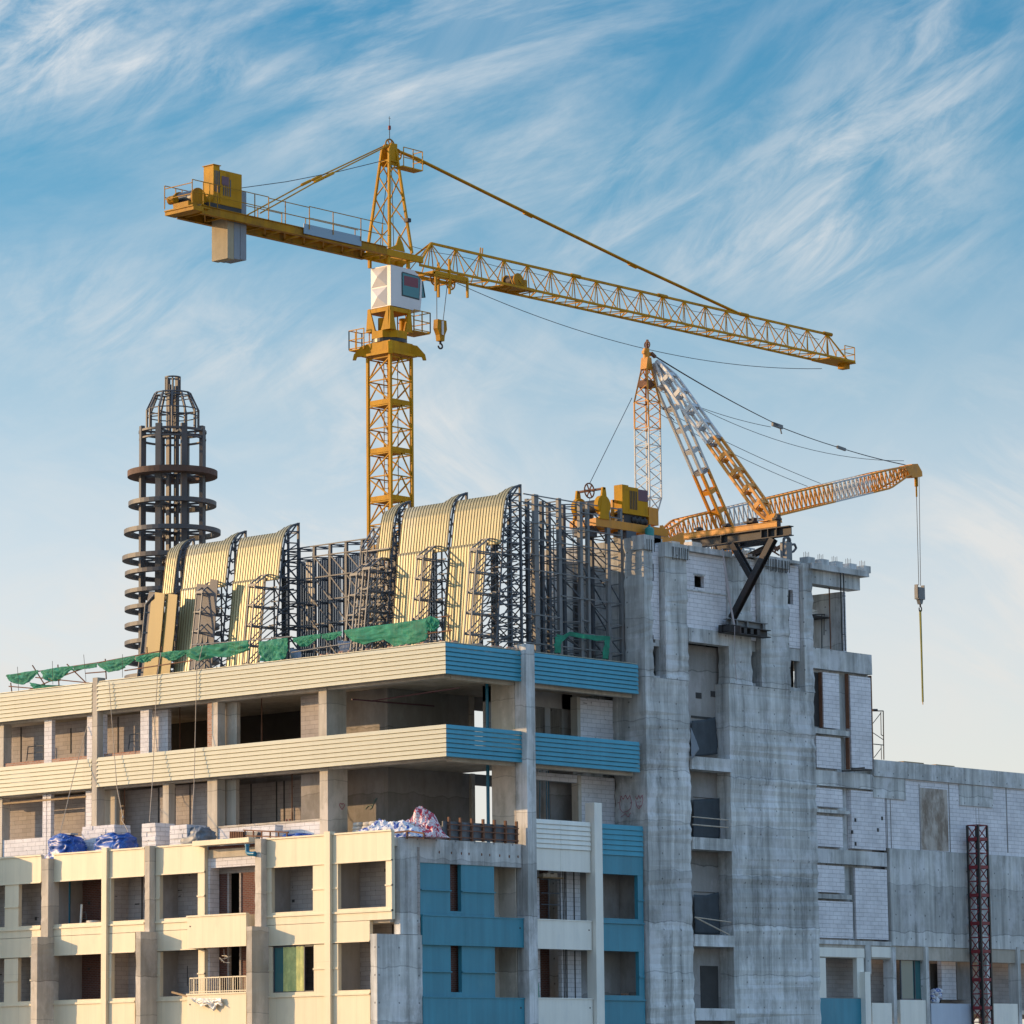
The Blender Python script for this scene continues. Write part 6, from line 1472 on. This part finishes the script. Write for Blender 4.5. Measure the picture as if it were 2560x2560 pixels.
# offcuts of roof sheet behind the parapet
for z, poly, lab in (('C5', [(780,1640),(905,1680),(955,1760),(820,1790)], 'grey sheet offcut leaning beside the square net'), ('C5', [(1340,1550),(1500,1560),(1530,1690),(1430,1700)], 'curled grey sheet offcut under the last net swag')):
    P4 = [PX(z, x, y, 0.7) for x, y in poly]; vs = []; n = 14
    for i in range(n+1):
        u = i/n; a = P4[0]+(P4[1]-P4[0])*u; b = P4[3]+(P4[2]-P4[3])*u; e = 0.02*(i % 2)
        vs += [a+V((0.15-e, 0, 0)), (a+b)/2+V((-e, 0, 0)), b+V((-0.12-e, 0, 0))]
    o = MB().add(vs, [q for i in range(n) for q in ((3*i, 3*i+3, 3*i+4, 3*i+1), (3*i+1, 3*i+4, 3*i+5, 3*i+2))]).build('sheet_offcut', m_galv); o.modifiers.new('thickness', 'SOLIDIFY').thickness = 0.01
    tag(o, lab, 'metal sheet', 'sheet offcuts behind the parapet')
# rubble along the parapet top
mb = MB()
for k in range(60):
    y = random.uniform(0.2, 8) if k < 40 else random.uniform(0.2, 6); s = random.uniform(0.03, 0.10)
    if k < 40: mb.blob((random.uniform(0.12, 0.3), y, 20.68+s*0.4), s*1.6, s*1.4, s*0.7, 0.8, random.random()*3, 6, 4)
    else: mb.blob((random.uniform(0.5, 6), random.uniform(0.1, 0.28), 20.68+s*0.4), s*1.6, s*1.4, s*0.7, 0.8, random.random()*3, 6, 4)
o = mb.build('rubble', m_brickl); o['kind'] = 'stuff'; tag(o, 'broken mortar rubble along the parapet corner', 'rubble')

# ropes hanging down the left front
for lab, pts in (('loose rope with a knot, hanging second from the left', [('F',612,325,-0.15),('F',640,700,-0.2),('F',657,920,-0.4),('F',690,1085,-1.2),('F',683,1100,-1.2),('F',712,1150,-1.6),('F',740,1215,-2.0)]),
                 ('slanting rope running down to the left blue tarpaulin', [('F',487,575,0.3),('F',415,850,-0.6),('F',335,1185,-2.2)]),
                 ('pale rope crossing both cream bands above the tall block stack', [('F',905,160,0.1),('F',885,280,-0.12),('F',870,560,-0.14),('F',858,850,-0.5),('F',840,1110,-1.6)]),
                 ('rope hanging down to the grey covered block stack', [('F',1140,115,0.1),('F',1105,260,-0.12),('F',1097,600,-0.14),('F',1090,900,-0.5),('F',1078,1130,-1.6)])):
    P4 = [PX(*p) for p in pts]; mb = MB(); mb.path(P4, 0.018, 5)
    if 'knot' in lab: mb.blob(P4[3], 0.06, 0.06, 0.08, 1)
    tag(mb.build('rope', m_hemp, None), lab, 'rope', 'ropes hanging down the left front')

for k, (x, X, z0, z1) in enumerate(((1413, 3.19, 12.2, 15.6), (1556, 3.19, 12.2, 15.6), (1598, 3.19, 12.4, 15.6), (1070, 1.34, 12.2, 15.6), (985, 1.34, 12.6, 15.5), (895, 1.69, 12.2, 15.6), (665, 1.44, 17.2, 19.1), (120, 1.54, 17.3, 19.1), (400, 1.54, 17.6, 18.8))):
    y = F(x, X); MB().box(X-0.012, y, z0, X+0.01, y+0.07, z1).build('wall_chase', m_void, blk)
mb = MB(); random.seed(12); p0 = PX('G', 1556, 900, XL+0.3); pts = [p0+V((random.uniform(-.15,.15), random.uniform(-.25,.25), -0.05-0.02*k+random.uniform(-.12,.12))) for k in range(16)]
mb.path([PX('G', 1545, 865, XL+0.3)]+pts, 0.012, 5); tag(mb.build('cable_tangle', m_plastic, None), 'tangle of white cable hanging in the opening above the balcony railing', 'cable')
for k, (x, X, z0, z1) in enumerate(((1300, 1.6, 12.14, 15.8), (1640, 2.2, 12.14, 15.8), (1470, 2.0, 16.27, 19.38), (700, 1.0, 12.14, 15.8), (1010, 2.2, 16.27, 19.38))):
    y = F(x, X); mb = MB(); mb.tube((X, y, z0), (X, y, z0+1.9), 0.04, 7); mb.tube((X, y, z0+1.8), (X, y, z1), 0.028, 7); mb.box(X-0.1, y-0.1, z0, X+0.1, y+0.1, z0+0.012); mb.box(X-0.1, y-0.1, z1-0.012, X+0.1, y+0.1, z1)
    tag(mb.build('shoring_prop', m_rust, None), ('rusty steel prop in the lower wide room left of the corner bay', 'rusty steel prop near the right side of the lower wide room', 'rusty steel prop in the dark upper wide room', 'rusty steel prop in the lower room right of the joint column', 'rusty steel prop in the dark upper room left of the brick pier')[k], 'prop', 'shoring props in the upper rooms')

# ================================================================== LEDGE: TARPAULINS, BLOCKS, BAGS, FORMWORK
LZ = 12.15
def mound(name, z, xa, xb, ytop, X, depth, material, label, cat, group, seed, e=0.55, amp=0.12, zb=LZ):
    a, b, t = PX(z, xa, ytop, X), PX(z, xb, ytop, X), PX(z, (xa+xb)/2, ytop, X)
    y0, y1 = b.y, a.y; h = t.z-zb; nu, nv = 72, 34; vs = []; fs = []
    for j in range(nv+1):
        r = 1-j/nv
        for i in range(nu):
            an = 2*math.pi*i/nu; cx = math.copysign(abs(math.cos(an))**e, math.cos(an)); cy = math.copysign(abs(math.sin(an))**e, math.sin(an))
            hh = h*(1-r**4.0); px_ = X+depth*0.5*cx*(r**0.55); py_ = (y0+y1)/2+(y1-y0)*0.5*cy*(r**0.55)
            n = noise.noise(V((px_*1.6+seed, py_*1.6, hh*1.3)))*amp+noise.noise(V((an*3.0+seed, hh*1.5, seed)))*amp*0.7*r
            n += (0.35-abs(noise.noise(V((px_*2.6+seed*2, py_*2.6+hh*2.0, hh*3.5)))*2))*amp*1.3+(0.3-abs(noise.noise(V((px_*7+seed, py_*6, hh*7)))*2))*amp*0.45
            k = 1 if j > 0 else 0.4
            vs.append((px_+n*cx*k, py_+n*cy*k, zb+hh+noise.noise(V((px_*2+seed, py_*2.1, 5)))*amp*1.5*(1-r)*h))
    for j in range(nv):
        for i in range(nu): q = (i+1) % nu; fs.append((j*nu+i, j*nu+q, (j+1)*nu+q, (j+1)*nu+i))
    fs.append(tuple(nv*nu+i for i in range(nu)))
    return tag(MB().add(vs, fs, True).build(name, material), label, cat, group)
GT = 'blue tarpaulin bundles on the ledge'
mound('tarp_bundle', 'G', 362, 562, 82, -2.3, 1.5, m_tarp, 'left large bundle under blue tarpaulin on the ledge', 'tarpaulin', GT, 1)
mound('tarp_bundle', 'G', 682, 925, 72, -2.3, 1.5, m_tarp, 'large bundle under blue tarpaulin beside the tall block stack', 'tarpaulin', GT, 5)
mound('tarp_bundle', 'H', 278, 470, 325, -2.7, 1.0, m_tarp, 'low flat blue tarpaulin right of the rusty bar frame', 'tarpaulin', GT, 9, 0.7, 0.1)
mound('tarp_bundle', 'H', 618, 740, 330, -2.6, 0.9, m_tarp, 'small blue tarpaulin end beside the white sacking heap', 'tarpaulin', GT, 14, 0.7, 0.1)
mb = MB()
for z, x, y, s in (('G', 480, 68, 0.30), ('G', 800, 68, 0.12)): p = PX(z, x, y, -2.3); mb.box(p.x-0.2, p.y-s, p.z-0.06, p.x+0.25, p.y+s, p.z+0.02)
tag(mb.build('loose_boards', m_sack, None), 'pale boards weighing down the two large blue bundles', 'boards')
def stack(z, xa, xb, ytop, X, depth, label, lean=0.0):
    a, b = PX(z, xa, ytop, X), PX(z, xb, ytop, X); y0, y1 = b.y, a.y; n = max(2, round((a.z-LZ)/0.2)); mb = MB()
    for k in range(n):
        zz = LZ+(a.z-LZ)*k/n; h = (a.z-LZ)/n-0.006; y = y0-(0.3 if k % 2 else 0); 
        while y < y1:
            ya, yb = max(y, y0), min(y+0.6, y1)
            if yb-ya > 0.08: j = random.uniform(-.025, .025); mb.box(X+j, ya+0.004, zz, X+depth*0.5-0.004+j, yb-0.004, zz+h); mb.box(X+depth*0.5+j, ya+0.004, zz, X+depth+j, yb-0.004, zz+h)
            y += 0.6
    return tag(mb.build('block_stack', m_block, None), label, 'block stack', 'stacks of aerated blocks on the ledge')
stack('G', 565, 790, 20, -1.5, 1.0, 'low stack of pale blocks between the two large blue bundles')
stack('G', 978, 1075, -2, -2.4, 1.2, 'tall stack of pale blocks right of the second blue bundle'); stack('G', 1170, 1290, 10, -2.4, 1.2, 'short stack of pale blocks beside the grey tarpaulin')
stack('F', 1365, 1545, 1140, -0.6, 0.5, 'small row of pale blocks behind the rusty bar frame')
mound('tarp_bundle', 'G', 1285, 1450, 22, -1.8, 1.3, m_gtarp, 'grey tarpaulin draped over blocks on the ledge', 'tarpaulin', None, 21, 0.5, 0.1)
# bar frame on the canopy
bf = thing('bar_rack', 'rusty bar frame with slatted end lying on the ledge above the canopy', 'steel frame', tuple(PX('G', 1600, 110, -3.2)))
mb = MB(); q = lambda x, y: PX('G', x, y, -3.3)
mb.bar(q(1680, 42), q(1990, 58), 0.06); mb.bar(q(1680, 80), q(1990, 92), 0.05)
for k in range(6): x = 1690+58*k; mb.bar(q(x, 42+k*3), q(x, 100), 0.05)
mb.build('frame', m_rust, bf); mb = MB(); 
for k in range(8): x = 1598+12*k; mb.bar(q(x, 52), q(x, 108), 0.055, 0.2)
mb.build('slat', m_rust, bf); MB().prism([q(1690, 52), q(1780, 55), q(1760, 100), q(1690, 100)], (0.3, 0, 0)).build('dark_board', m_ply, bf)
# elbow drain pipe under the canopy
mb = MB(); e = [PX('G', x, y, XL-0.45) for x, y in ((1706,140),(1706,190),(1715,203),(1735,206),(1760,206))]; mb.path(e, 0.095, 12)
for p in e[1:4]: mb.blob(p, 0.096, 0.096, 0.096, 1, 0, 12, 8)
mb.tube(e[0], e[0]+V((0,0,-0.08)), 0.115, 12); mb.tube(e[-1], e[-1]+V((0,0.05,0)), 0.115, 12)
tag(mb.build('drain_elbow', m_pipe, None), 'blue plastic drain elbow under the cream canopy', 'pipe')
# cement sacks in the corner bay
k = 0; base = PX('H', 742, 240, 1.2)
for row in range(4):
    for i in range(4):
        if row == 3 and i > 2: continue
        y = base.y-0.3-0.62*i*0.82; o = MB().blob((1.3+0.1*random.random()+(0.12 if i % 2 else 0), y, 13.62-0.66+row*0.17-0.3), 0.38, 0.27, 0.10, 0.5, random.uniform(-.1, .1), 14, 8, 0.08, k).build('cement_sack', m_sack)
        tag(o, 'pale cement sack in the stack behind the white sacking heap', 'sack', 'cement sacks stacked in the corner bay'); k += 1
MB_ = MB(); MB_.box(0.9, base.y-2.2, LZ, 1.8, base.y, 12.72); tag(MB_.build('pallet_base', m_gtarp, None), 'dark sheeted base under the pale cement sacks', 'pallet')
# heaps of empty sacking
def heap(z, xa, xb, ytop, ybot, X, material, label, n, seed):
    random.seed(seed); a, b = PX(z, xa, ybot, X), PX(z, xb, ytop, X); mb = MB(); H = b.z-LZ
    def hgt(u, v):
        e = math.sin(math.pi*min(1, max(0, u)))**0.5*(1-abs(2*v-1)**2.2)
        k = 0.55+0.45*math.sin(math.pi*min(1, 0.1+u*0.85))+0.45*noise.noise(V((u*5+seed, v*3, 1)))
        c = (0.5-abs(noise.noise(V((u*11+seed, v*6, 4)))*1.6))*0.30+(0.5-abs(noise.noise(V((u*26, v*13+seed, 9)))*1.6))*0.14
        return max(0, e*k*H*0.9+e*c*0.8)
    nu, nv = 90, 40; vs = []
    for i in range(nu+1):
        for j in range(nv+1):
            u, v = i/nu, j/nv; w = 0.10*noise.noise(V((u*14, v*9, seed)))
            vs.append((X+(v-0.5)*1.3+w, a.y+(b.y-a.y)*u+w*0.8, LZ+hgt(u, v)))
    mb.add(vs, [(i*(nv+1)+j, (i+1)*(nv+1)+j, (i+1)*(nv+1)+j+1, i*(nv+1)+j+1) for i in range(nu) for j in range(nv)])
    mb.box(X-0.6, min(a.y, b.y)+0.1, LZ-0.02, X+0.6, max(a.y, b.y)-0.1, LZ+0.01)
    return tag(mb.build('sacking_heap', material, None), label, 'sacking heap', 'heaps of empty sacking on the ledge')
heap('H', 750, 1200, 222, 325, -1.9, m_ragb, 'long heap of blue and white empty sacks on the ledge', 46, 3); heap('H', 1060, 1305, 150, 262, -1.2, m_ragr, 'higher heap of red and white empty sacks by the formwork', 34, 8)
random.seed(5)
fb = thing('timber_rack', 'rusty low frame under the blue and white sacking', 'rack', tuple(PX('H', 950, 345, -2.4))); mb = MB(); q = lambda x, y: PX('H', x, y, -2.6)
mb.bar(q(720, 350), q(1090, 308), 0.07); mb.bar(q(1090, 306), q(1200, 322), 0.07); mb.bar(q(1090, 345), q(1200, 355), 0.06)
for x, y in ((800,340),(890,330),(980,320),(1090,306),(1200,322)): mb.bar(q(x, y), q(x, 358), 0.06)
mb.build('frame', m_rust, fb)
MB().box(-1.9, 0.35, LZ, 0.35, 1.9, 12.75).build('ledge_wall', m_panel, blk)
# formwork panel
fx0, fx1 = PY('I', 736, 1170, 0.1), PY('I', 1172, 1170, 0.1); fz1 = PY('I', 950, 1120, 0.1).z; fz0 = 12.13
fm = thing('formwork_panel', 'dark formwork panel with rusty studs standing on the grey beam', 'formwork', (fx0.x, 0.1, fz0))
MB().box(fx0.x, 0.1, fz0+0.03, fx1.x-0.25, 0.16, fz1).build('sheet', m_ply, fm)
for k in range(7):
    x = fx0.x+0.3+(fx1.x-fx0.x-0.65)*k/6; MB().box(x-0.05, -0.02, fz0, x+0.05, 0.08, fz1+0.18).build('stud', m_rust, fm)
mb = MB()
for z in (fz0+0.12, fz0+0.42, fz0+0.66): mb.box(fx0.x+0.1, -0.05, z-0.025, fx1.x-0.28, -0.025, z+0.025)
mb.build('waler', m_rust, fm)
# crumpled plastic and plank by the railing
cloth('plastic_sheet', px('G', [(1308,1196),(1380,1200),(1460,1200),(1530,1200)], XL-0.62), px('G', [(1335,1222),(1390,1262),(1430,1245),(1475,1292),(1505,1240),(1535,1258)], XL-0.66), m_plastic, 'crumpled white plastic hanging over the balcony front below the railing', 'plastic sheet', None, 50, 18, 0.14, 31, 6)
mb = MB(); mb.bar(PX('G', 1190, 1160, XL-0.3), PX('G', 1330, 1198, XL-0.35), 0.12, 0.08); tag(mb.build('plank', m_wood, None), 'pale plank sticking out left of the balcony railing', 'plank')
# things inside the tall left opening
mb = MB(); p = PX('G', 472, 560, -2.4); mb.tube((-2.4, p.y, 8.88), (-2.4, p.y, 11.7), 0.10, 10); tag(mb.build('standing_pipe', m_pipe, None), 'tall blue plastic pipe standing in the top left opening', 'pipe')
mb = MB(); p = PX('G', 555, 640, -2.6); mb.tube((-2.6, p.y, 8.88), (-2.55, p.y-0.03, 10.1), 0.055, 8); tag(mb.build('standing_pipe', m_white, None), 'short white pipe standing in the top left opening', 'pipe')
mb = MB(); p = PX('G', 655, 690, -2.6); mb.tube((-2.6, p.y, 8.88), (-2.6, p.y, 9.32), 0.36, 18, 0.40); tag(mb.build('bucket', m_plastic, None), 'white round tub in the top left opening', 'tub')
mb = MB(); a, b = PX('G', 560, 560, -1.4), PX('G', 612, 680, -1.4)
for s in (0, 0.4): mb.bar((-1.4, a.y-s*0.5, 10.7), (-1.8, b.y-s, 8.88), 0.05); mb.bar((-1.4, a.y-s*0.5, 10.7), (-1.0, a.y-s+0.1, 8.88), 0.05)
for k in range(6): t = k/6; mb.bar((-1.4-0.4*t, a.y+(b.y-a.y)*t, 10.7-1.8*t), (-1.4-0.4*t, a.y-0.2+(b.y-a.y-0.2)*t, 10.7-1.8*t), 0.04)
tag(mb.build('step_ladder', m_steell, None), 'grey step ladder standing in the top left opening', 'ladder')
for z, x, y0, y1 in (('G', 375, 405, 1230),): tag(MB().tube(PX(z, x, y0, XL+0.05), PX(z, x-3, y1, XL+0.05), 0.015, 5).build('plumb_cord', m_hemp, None), 'thin cord hanging at the left edge of the tall openings', 'cord')
# work frames in upper rooms
for z, x0, x1, yt, yb, X, lab in (('F', 150, 245, 690, 768, 1.2, 'low work frame in the top left room'), ('F', 722, 785, 622, 705, 1.0, 'leaning work frame in the room right of the joint column')):
    a, b, c3, d3 = PX(z, x0, yb, X), PX(z, x0+8, yt, X), PX(z, x1, yt-8, X), PX(z, x1, yb-12, X); mb = MB(); mb.path([a, b, c3, d3], 0.025, 6); mb.tube((a+b)/2, (c3+d3)/2, 0.02, 6); tag(mb.build('trestle', m_steel, None), lab, 'work frame')
# frame and bricks behind the white balcony
sf2 = thing('trestle', 'ladder frame with blocks on top behind the upper white balcony', 'work frame', (6.6, 0.9, 8.88)); mb = MB()
ax, bx = PY('J', 325, 900, 0.8).x, PY('J', 410, 900, 0.8).x
for x in (ax, bx): mb.tube((x, 0.8, 8.88), (x, 0.8, 10.75), 0.025, 6)
for z in (9.6, 10.1, 10.7): mb.tube((ax-0.5, 0.8, z), (bx, 0.8, z), 0.022, 6)
mb.build('frame', m_steel, sf2); MB().box(ax-0.6, 0.6, 10.76, bx+0.05, 1.0, 10.81).build('plank', m_wood, sf2)
mb = MB()
for k in range(4): mb.box(ax-0.5+0.24*k, 0.65, 10.815, ax-0.28+0.24*k, 0.9, 10.95+0.05*(k % 2))
tag(mb.build('brick_row', m_sack, None), 'row of pale bricks on the plank behind the upper white balcony', 'bricks')
mb = MB(); x = PY('J', 247, 1690, 0.6).x; mb.bar((x, 0.6, 5.43), (x-0.05, 0.6, 6.15), 0.16, 0.06); tag(mb.build('green_board', m_net, None), 'small green board standing behind the lower white balcony', 'board')
mb = MB(); p = PY('J', 930, 1690, 1.0)
for k in range(9): mb.box(p.x-0.5+0.22*(k % 4), 0.9, 5.43+0.12*(k//4), p.x-0.30+0.22*(k % 4), 1.2, 5.54+0.12*(k//4))
tag(mb.build('brick_pile', m_brickl, None), 'small brick pile in the lower blue framed window', 'bricks')
# shade cloths in the tower shaft
for z, tp, bt, lab in (('K', [(560,1400),(640,1395),(720,1375)], [(560,1640),(640,1635),(735,1625)], 'grey shade cloth in the highest shaft opening'), ('J', [(1385,290),(1480,285),(1575,280)], [(1385,575),(1480,578),(1580,575)], 'dark shade cloth in the second shaft opening'), ('J', [(1390,985),(1480,990),(1570,965)], [(1395,1270),(1480,1275),(1580,1275)], 'sagging shade cloth in the third shaft opening')):
    cloth('shade_cloth', py(z, tp, 0.45), py(z, bt, 0.4), m_cloth, lab, 'shade cloth', 'shade cloths in the tower shaft', 20, 14, 0.08, len(lab))
    a, b = PY(z, tp[0][0], tp[0][1]-18, 0.6), PY(z, tp[-1][0]-25, tp[-1][1]+4, 0.6); MB().box(a.x, 0.585, b.z, b.x, 0.62, a.z+0.02).build('opening', m_void, tow)  # dark sheet behind the cloth paints the shade of the gap
cloth('shade_cloth', py('K', [(553,1440),(565,1470)], -0.2), py('K', [(560,1665),(612,1590)], -0.35), m_gtarp, 'grey flap blowing out over the highest landing', 'shade cloth', 'shade cloths in the tower shaft', 12, 14, 0.05, 77)
# props and scaffold in the open bay at the upper right
mb = MB()
for x in (1025, 1060): a, b = PY('W', x-10, 845, -0.35), PY('W', x+14, 1780, -0.35); mb.tube(a, b, 0.035, 6)
for y in (1150, 1590): a, b = PY('W', 1040, y, -0.35), PY('W', 1075, y, -0.35); mb.tube(a, b, 0.02, 5)
tag(mb.build('scaffold_pole', m_dark, None), 'pair of dark poles from the roof beam to the wing beam', 'pole')
mb = MB(); mb.tube(PY('W', 887, 1025, 0.3), PY('W', 905, 1760, 0.3), 0.035, 6); tag(mb.build('shoring_prop', m_rust, None), 'rusty shoring prop under the roof beam', 'prop')
sf3 = thing('work_scaffold', 'blue grey work scaffold with sheets on top in the open bay', 'scaffold', tuple(PY('W', 800, 1760, 1.2))); mb = MB()
for x in (700, 803, 970): mb.tube(PY('W', x, 1760, 1.2), PY('W', x, 1360, 1.2), 0.03, 6)
mb.tube(PY('W', 692, 1365, 1.2), PY('W', 1012, 1358, 1.2), 0.03, 6); mb.path([PY('W', x, y, 1.2) for x, y in ((830,1370),(828,1600))], 0.025, 6); mb.path([PY('W', x, y, 1.2) for x, y in ((940,1370),(943,1620),(955,1650),(968,1640))], 0.025, 6); mb.build('frame', m_steel, sf3)
a, b = PY('W', 692, 1385, 1.0), PY('W', 900, 1360, 1.0); MB().box(a.x, 0.9, a.z, b.x, 2.0, a.z+0.06).build('deck', m_dark, sf3)
mb = MB(); a = PY('W', 690, 1320, 1.2); mb.prism([PY('W', x, y, 1.2) for x, y in ((690,1300),(755,1320),(690,1335))], (0, 0.6, 0)); mb.prism([PY('W', x, y, 1.1) for x, y in ((690,1340),(775,1342),(690,1360))], (0, 0.6, 0)); tag(mb.build('sheet_pile', m_white, None), 'white sheets lying on the scaffold in the open bay', 'sheets')
# small scaffold beyond the roof step at the right
sc3 = thing('roof_scaffold', 'thin scaffold frame standing on the wing roof at the step', 'scaffold', tuple(PY('L', 380, 655, 1.0))); q = lambda x, y: PY('L', x, y, 1.0)
mb = MB(); mb.path([q(352, 420), q(402, 420), q(405, 655)], 0.03, 6); mb.path([q(390, 425), q(392, 535), q(400, 540)], 0.022, 6); mb.tube(q(352, 480), q(392, 428), 0.02, 5); mb.tube(q(352, 525), q(404, 560), 0.02, 5); mb.tube(q(355, 580), q(404, 585), 0.025, 5); mb.tube(q(392, 585), q(394, 655), 0.02, 5); mb.tube(q(358, 645), q(392, 600), 0.02, 5); mb.tube(q(350, 415), q(372, 415), 0.06, 6); mb.build('frame', m_dark, sc3)
mb = MB(); mb.bar(PY('L', 205, 710, -0.3), PY('L', 345, 705, -0.3), 0.06, 0.08); mb.bar(PY('L', 250, 700, -0.5), PY('L', 310, 695, -0.5), 0.08); tag(mb.build('steel_offcut', m_dark, None), 'dark steel bars sticking out of the upper wing wall', 'steel bars')
# planks on wing roof
mb = MB(); a = PY('L', 485, 662, 0.3); mb.box(a.x, 0.1, WTOP+0.005, a.x+1.7, 0.5, WTOP+0.08); mb.box(a.x+2.6, 0.0, WTOP+0.005, a.x+4.2, 0.4, WTOP+0.06); tag(mb.build('plank', m_wood, None), 'planks lying along the top of the wing parapet', 'planks')
# red hoist mast in front of the wing
HYm = -0.9
hm_ = thing('hoist_mast', 'slender red and black lattice hoist mast standing in front of the right wing', 'hoist mast', tuple(PY('L', 880, 1930, HYm))); 
a, b = PY('L', 820, 970, HYm), PY('L', 905, 970, HYm); hx0, hx1, hzt = a.x+0.66, b.x-0.05, (a.z+b.z)/2; hy0, hy1 = HYm, HYm+0.65
mb = MB()
for x in (hx0+0.05, hx1): 
    for y in (hy0, hy1): mb.bar((x, y, 0), (x, y, hzt), 0.10)
mb.build('leg', m_black, hm_)
mb = MB(); k = 0; z = hzt
cors = [(hx0+0.05, hy0), (hx1, hy0), (hx1, hy1), (hx0+0.05, hy1)]
while z > 0.6:
    big = k % 2 == 1
    for i in range(4):
        p, q2_ = cors[i], cors[(i+1) % 4]; mb.bar((*p, z), (*q2_, z), 0.07 if big else 0.045, 0.16 if big else 0.045)
    for i in (0, 1, 2, 3):
        p, q2_ = cors[i], cors[(i+1) % 4]; mb.bar((*p, z), (*q2_, z-0.70), 0.04) if k % 2 else mb.bar((*q2_, z), (*p, z-0.70), 0.04)
    z -= 0.70; k += 1
mb.build('lattice', m_redp, hm_)
mb = MB(); mb.tube(((hx0+hx1)/2, hy0+0.3, 0), ((hx0+hx1)/2, hy0+0.3, hzt-6.5), 0.06, 8); mb.build('cable_guide', m_dark, hm_)
# rags on the wing balcony
mb = MB(); random.seed(9)
for k in range(10): p = PY('L', random.uniform(638, 672), random.uniform(1770, 1828), 0.4); mb.blob(p, 0.15, 0.2, 0.14, 0.8, 0, 10, 7, 0.8, k)
tag(mb.build('rag_heap', m_ragb, None), 'heap of white and red rags in the dark doorway of the wing', 'rags')
